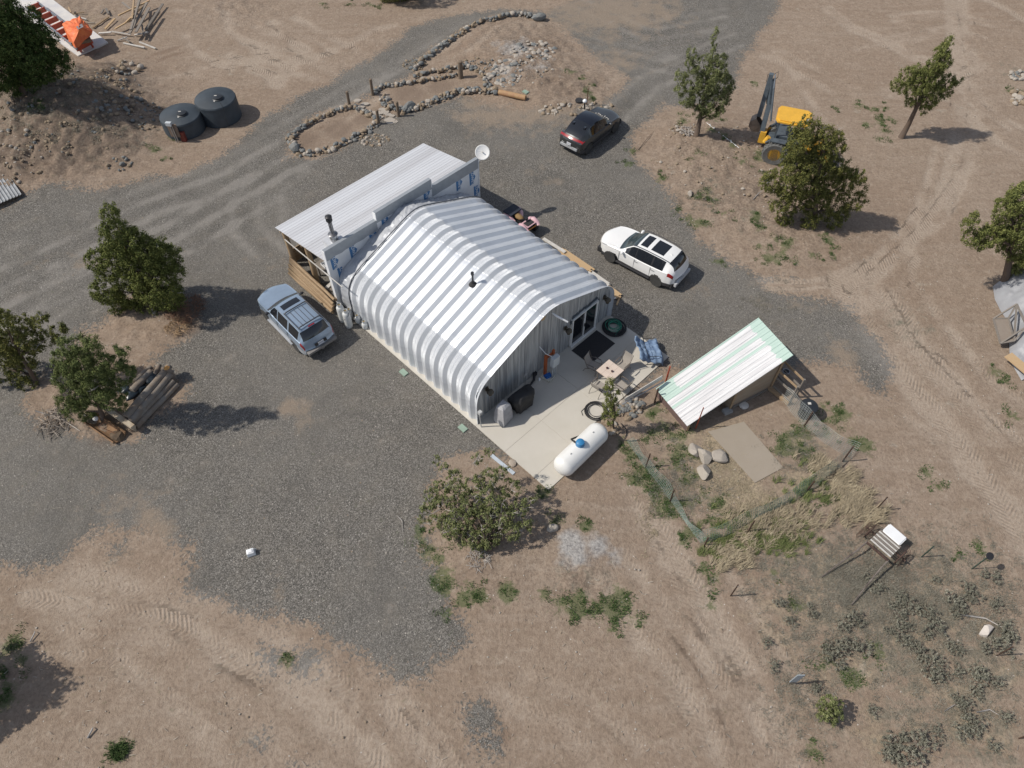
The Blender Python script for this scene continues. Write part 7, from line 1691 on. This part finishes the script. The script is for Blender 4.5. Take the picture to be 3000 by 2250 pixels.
for i_, (a, b_, r_, lb_) in enumerate([((2815, 1802), (2945, 1845), .04, 'long curved bleached branch lying beside the white quartz lump'), ((2860, 2087), (2925, 2095), .025, 'thin bleached branch lying right of centre in the sage'), ((2766, 2084), (2812, 2070), .02, 'short bleached stick left of the thin branch in the sage'), ((2205, 587), (2233, 560), .03, 'pale straight stick on the bank below the narrow juniper'),
                              ((258, 2163), (273, 2132), .04, 'grey stick lying on the dirt at lower left'), ((1165, 1512), (1180, 1560), .02, 'thin curved twig on the gravel left of the scraggly bush'), ((105, 1205), (235, 1263), .035, 'long white branch across the twigs left of the half log'), ((90, 1880), (103, 1850), .03, 'white stick at the edge of the lower left shadow'),
                              ((1870, 440), (1915, 385), .02, 'thin dark stick lying on the bank right of the crossover'), ((2870, 1530), (2872, 1532), .02, '')]):
    if not lb_: continue
    p0, p1 = gp(*a), gp(*b_); mid = p0.lerp(p1, .5) + Vector((.08, .12, .08)); mb = MB(); q = Vector((0, 0, r_)); mb.tube([q, mid - p0 + q, p1 - p0 + q], [r_, r_ * .8, r_ * .4], 6)
    tag(mb.build('stick', deadb if 'dark' not in lb_ else bark, loc=tuple(p0), smooth=True), lb_, 'stick')

# ------------------------------------------------------------------ sagebrush, single clumps
sg = leafmat('sage_leaf', [(.13, .130, .100), (.19, .19, .148), (.26, .255, .20), (.36, .345, .28)])
def sage(seed, r=.38):
    o = thing('sagebrush', 'x', 'shrub', group='grey green sagebrush in the lower right'); rs = np.random.RandomState(seed)
    k = 8; bl = [(rs.normal() * r * .45, rs.normal() * r * .45, .16 + rs.uniform(0, .12), r * rs.uniform(.4, .6), r * rs.uniform(.4, .6), r * .4) for _ in range(k)]
    leaf_cloud('leaves', sg, o, bl, 260, .065, 14, .024, seed, up=.6, aspect=3.2)
    rg = random.Random(seed); mb = MB()
    for i in range(9):
        a = rg.uniform(0, 2 * PI); mb.tube([(0, 0, -.02), (.5 * r * math.cos(a), .5 * r * math.sin(a), .12), (r * math.cos(a), r * math.sin(a), .28)], [.016, .01, .005], 4, False)
    mb.build('stems', M('sage_stem', (.20, .17, .145), rough=.9, var=.2), o); return o
protos = [sage(s) for s in (1, 2, 3, 4, 5)]
SG = Z([(960, 560, 1), (1050, 625, 1), (930, 650, .9), (985, 610, .8), (1150, 660, .9), (1180, 740, 1.3), (1130, 790, .8), (960, 790, 1), (1010, 750, .7), (900, 780, .6), (1060, 880, 1), (1110, 930, 1), (1165, 1010, 1.2), (1200, 1060, 1), (1320, 600, 1.1), (1400, 500, 1), (1430, 560, 1), (1340, 650, .8),
        (1280, 880, .9), (1350, 900, .6), (1340, 1040, .8), (1460, 1050, 1), (1530, 1080, 1.1), (1440, 1150, 1), (560, 900, 1.1), (640, 880, 1.1), (720, 890, 1), (540, 960, 1), (480, 870, .8), (640, 690, .9), (600, 750, .9), (700, 720, .7), (1390, 1290, 1), (1440, 1370, 1.2), (1360, 1430, 1), (900, 1510, 1.2), (980, 1500, 1.1),
        (1090, 1550, 1.4), (960, 1590, 1.2), (880, 1570, 1), (1640, 770, 1.2), (1620, 850, 1.2), (1550, 890, 1), (1680, 800, .9), (1200, 1420, .7), (780, 1290, .8), (1640, 1330, .8), (1540, 430, .9), (430, 1150, .8), (150, 1000, .7), (100, 850, .8), (1560, 1520, .8), (1330, 1230, .7), (1580, 620, .9), (820, 500, .8), (1190, 440, .7), (740, 430, .6), (380, 640, .7), (250, 720, .8), (190, 600, .7)], 2200, 1500, 2.2125)
ordn = ['topmost', 'upper']
for i_, (x, y, sc_) in enumerate(SG):
    q = gp(x, y); pr_ = protos[i_ % 5]; a = (i_ * 2.39) % (2 * PI); s_ = sc_ * (.74 + .25 * ((i_ * 7) % 5) / 5)
    lb_ = 'grey green sagebrush clump in the patch of sage at the lower right'
    if i_ < 5: pr_.location = tuple(q); pr_.rotation_euler = (0, 0, a); pr_.scale = (s_,) * 3; pr_['label'] = lb_
    else: dup(pr_, tuple(q), a, lb_, s_)

# ------------------------------------------------------------------ grass: clumps nobody could count
def blades(name, label, spots, mat, seed, ln, w, flop, kind='stuff', cat='grass', n_each=60, rad=.3):
    rs = np.random.RandomState(seed); P_ = []
    for s in spots:
        x, y, r, n = s; a = rs.uniform(0, 2 * PI, n); d = r * np.sqrt(rs.uniform(0, 1, n)); P_.append(np.stack([x + d * np.cos(a), y + d * np.sin(a)], 1))
    P_ = np.concatenate(P_); m = len(P_); z = hgt(P_[:, 0], P_[:, 1])
    a = rs.uniform(0, 2 * PI, m) + (flop[2] if len(flop) > 2 else 0) * 0; L = ln * rs.uniform(.5, 1.3, m); f_ = rs.uniform(flop[0], flop[1], m)
    if len(flop) > 2: a = flop[2] + rs.normal(0, flop[3], m) + 1.2 * (vnoise(P_[:, 0] * 1.3, P_[:, 1] * 1.3, 3) - .5)
    dx, dy = np.cos(a), np.sin(a); b0 = np.stack([P_[:, 0], P_[:, 1], z - .01], 1)
    sx, sy = -dy * w, dx * w
    md_ = b0 + np.stack([dx * L * f_ * .4, dy * L * f_ * .4, L * (1 - f_ * .5) * .6], 1); tp_ = b0 + np.stack([dx * L * f_, dy * L * f_, L * (1 - f_) * .9 + .02], 1)
    s = np.stack([sx, sy, np.zeros(m)], 1)
    v = np.stack([b0 - s, b0 + s, md_ + s * .8, md_ - s * .8, tp_], 1).reshape(-1, 3)
    i = np.arange(m) * 5; q = np.stack([i, i + 1, i + 2, i + 3], 1); t = np.stack([i + 3, i + 2, i + 4], 1)
    me = bpy.data.meshes.new(name); me.vertices.add(len(v)); me.vertices.foreach_set('co', v.astype(np.float32).ravel())
    idx = np.concatenate([q.ravel(), t.ravel()]).astype(np.int32); me.loops.add(len(idx)); me.loops.foreach_set('vertex_index', idx)
    me.polygons.add(2 * m); me.polygons.foreach_set('loop_start', np.concatenate([np.arange(m) * 4, 4 * m + np.arange(m) * 3]).astype(np.int32)); me.polygons.foreach_set('loop_total', np.concatenate([np.full(m, 4), np.full(m, 3)]).astype(np.int32))
    me.update(calc_edges=True); me.materials.append(mat)
    o = bpy.data.objects.new(name, me); col.objects.link(o); return tag(o, label, cat, kind=kind)
gl_ = leafmat('fresh_grass', [(.045, .082, .024), (.075, .125, .04), (.12, .165, .065)])
dry = leafmat('dry_grass', [(.24, .20, .135), (.36, .30, .205), (.48, .41, .29)])
gyl = leafmat('grey_scrub', [(.17, .160, .13), (.25, .235, .19), (.34, .315, .26)])
sp = []; rg = random.Random(3)
for i_, (x, y) in enumerate(GREENW):
    n = 2 + i_ % 3
    for k in range(n): sp.append((x + rg.gauss(0, .25), y + rg.gauss(0, .25), rg.uniform(.10, .28), 34))
blades('green_grass', 'short fresh green grass tufts on the dirt', sp, gl_, 1, .13, .012, (.2, .8))
for nm_, px_, r_, n_ in (('', (350, 2204), .28, 420),):
    q = gp(*px_); blades('grass_tuft', 'single dark green grass tuft on the dirt at lower left', [(q.x, q.y, r_, n_)], leafmat('dark_grass', [(.03, .06, .015), (.06, .10, .03), (.11, .13, .06)]), 5, .26, .012, (.2, .8), kind=None)
sp = []
for (x, y, sx, sy, n) in [(2260, 1520, 130, 40, 80), (2230, 1560, 110, 50, 60), (2470, 1420, 40, 40, 60), (2500, 1480, 50, 50, 80), (2130, 1640, 60, 40, 50), (2400, 1380, 40, 30, 30), (2540, 1520, 50, 30, 40)]:
    for k in range(n):
        q = gp(x + rg.gauss(0, sx * .5), y + rg.gauss(0, sy * .5)); sp.append((q.x, q.y, .12, 26))
blades('dry_grass', 'tall flopped dry grass along the netting', sp, dry, 2, .55, .009, (.5, .95, R(35), .5))
sp = []
for (x, y, sx, sy, n) in [(2230, 1560, 140, 60, 120), (2360, 1440, 80, 60, 40), (2300, 1600, 90, 40, 40), (2100, 1600, 60, 50, 40)]:
    for k in range(n):
        q = gp(x + rg.gauss(0, sx * .5), y + rg.gauss(0, sy * .5)); sp.append((q.x, q.y, .10, 16))
blades('long_green_grass', 'long pale green grass mixed into the dry grass', sp, leafmat('long_grass', [(.07, .10, .03), (.14, .17, .06), (.24, .25, .11)]), 12, .42, .009, (.4, .9, R(50), .6))
sp = []
for (x, y, sx, sy, n) in [(2600, 1750, 330, 200, 1000), (2520, 1680, 140, 100, 350), (2800, 2000, 220, 220, 260), (2300, 1650, 160, 100, 150), (2350, 2050, 120, 180, 120), (2000, 1420, 120, 100, 160), (2350, 1330, 90, 80, 90), (2900, 1750, 100, 150, 90), (130, 320, 190, 130, 420), (330, 400, 110, 90, 120), (2060, 560, 90, 80, 60), (2250, 900, 90, 60, 50), (330, 300, 60, 60, 30)]:
    for k in range(n):
        q = gp(x + rg.gauss(0, sx * .5), y + rg.gauss(0, sy * .5)); sp.append((q.x, q.y, rg.uniform(.1, .28), rg.randint(14, 44)))
blades('grey_ground_scrub', 'low grey dead scrub and weed litter over the dirt', sp, gyl, 3, .15, .006, (.3, .95))
sp = []
for (x, y, sx, sy, n) in [(2120, 1380, 120, 90, 260), (2200, 1480, 120, 50, 140), (80, 60, 60, 60, 30), (2450, 1250, 60, 60, 40), (1900, 1480, 60, 120, 40)]:
    for k in range(n):
        q = gp(x + rg.gauss(0, sx * .5), y + rg.gauss(0, sy * .5)); sp.append((q.x, q.y, rg.uniform(.1, .25), rg.randint(10, 22)))
blades('straw_litter', 'straw and litter strewn over the chicken pen', sp, dry, 4, .12, .008, (.85, .99))
# twigs and pebbles
rg = random.Random(21); mb = MB()
for k in range(620):
    x = rg.uniform(0, 3000); y = 2250 * (rg.random() ** .6) if k % 3 else rg.uniform(1500, 2250)
    p = gp(x, y); a = rg.uniform(0, PI); L = rg.uniform(.06, .22); d = Vector((math.cos(a), math.sin(a), 0)) * L * .5
    z = Vector((0, 0, .035)); mb.tube([p - d + z, p + z + Vector((rg.uniform(-.015, .015), rg.uniform(-.015, .015), .01)), p + d + z], [.008, .009, .005], 3, False)
tag(mb.build('twig_litter', M('pale_twig', (.50, .45, .38), rough=.9, var=.3)), 'pale twigs scattered over the dirt and gravel', 'twigs', kind='stuff')
rg = random.Random(22); mb = MB()
for k in range(2600):
    x = rg.uniform(-60, 3060); y = rg.uniform(-20, 2260); p = gp(x, y); r = .018 + .05 * rg.random() ** 4
    mb.mi(rg.choice((1, 1, 2, 2))).rock((p.x, p.y, p.z + .01), r * .8, k % 60, .5, 1)
tag(mb.build('pebbles', [stA, stB, stC]), 'small pebbles scattered over the whole yard', 'pebbles', kind='stuff')
# blue string of bulbs on the ground wire right of the narrow juniper
p0, p1 = gp(2070, 362), gp(2165, 435); mb = MB(); mb.tube([p0 + Vector((0, 0, .05)), p1 + Vector((0, 0, .04))], .012, 4)
for k in range(14):
    if k in (3, 4, 8, 12): continue
    q = p0.lerp(p1, .08 + k * .065); mb.box(q + Vector((.05 * (-1) ** k, .03, .05)), (.06, .06, .05))
tag(mb.build('marker_string', whitepaint), 'string of white markers lying in the shade of the narrow juniper', 'string')
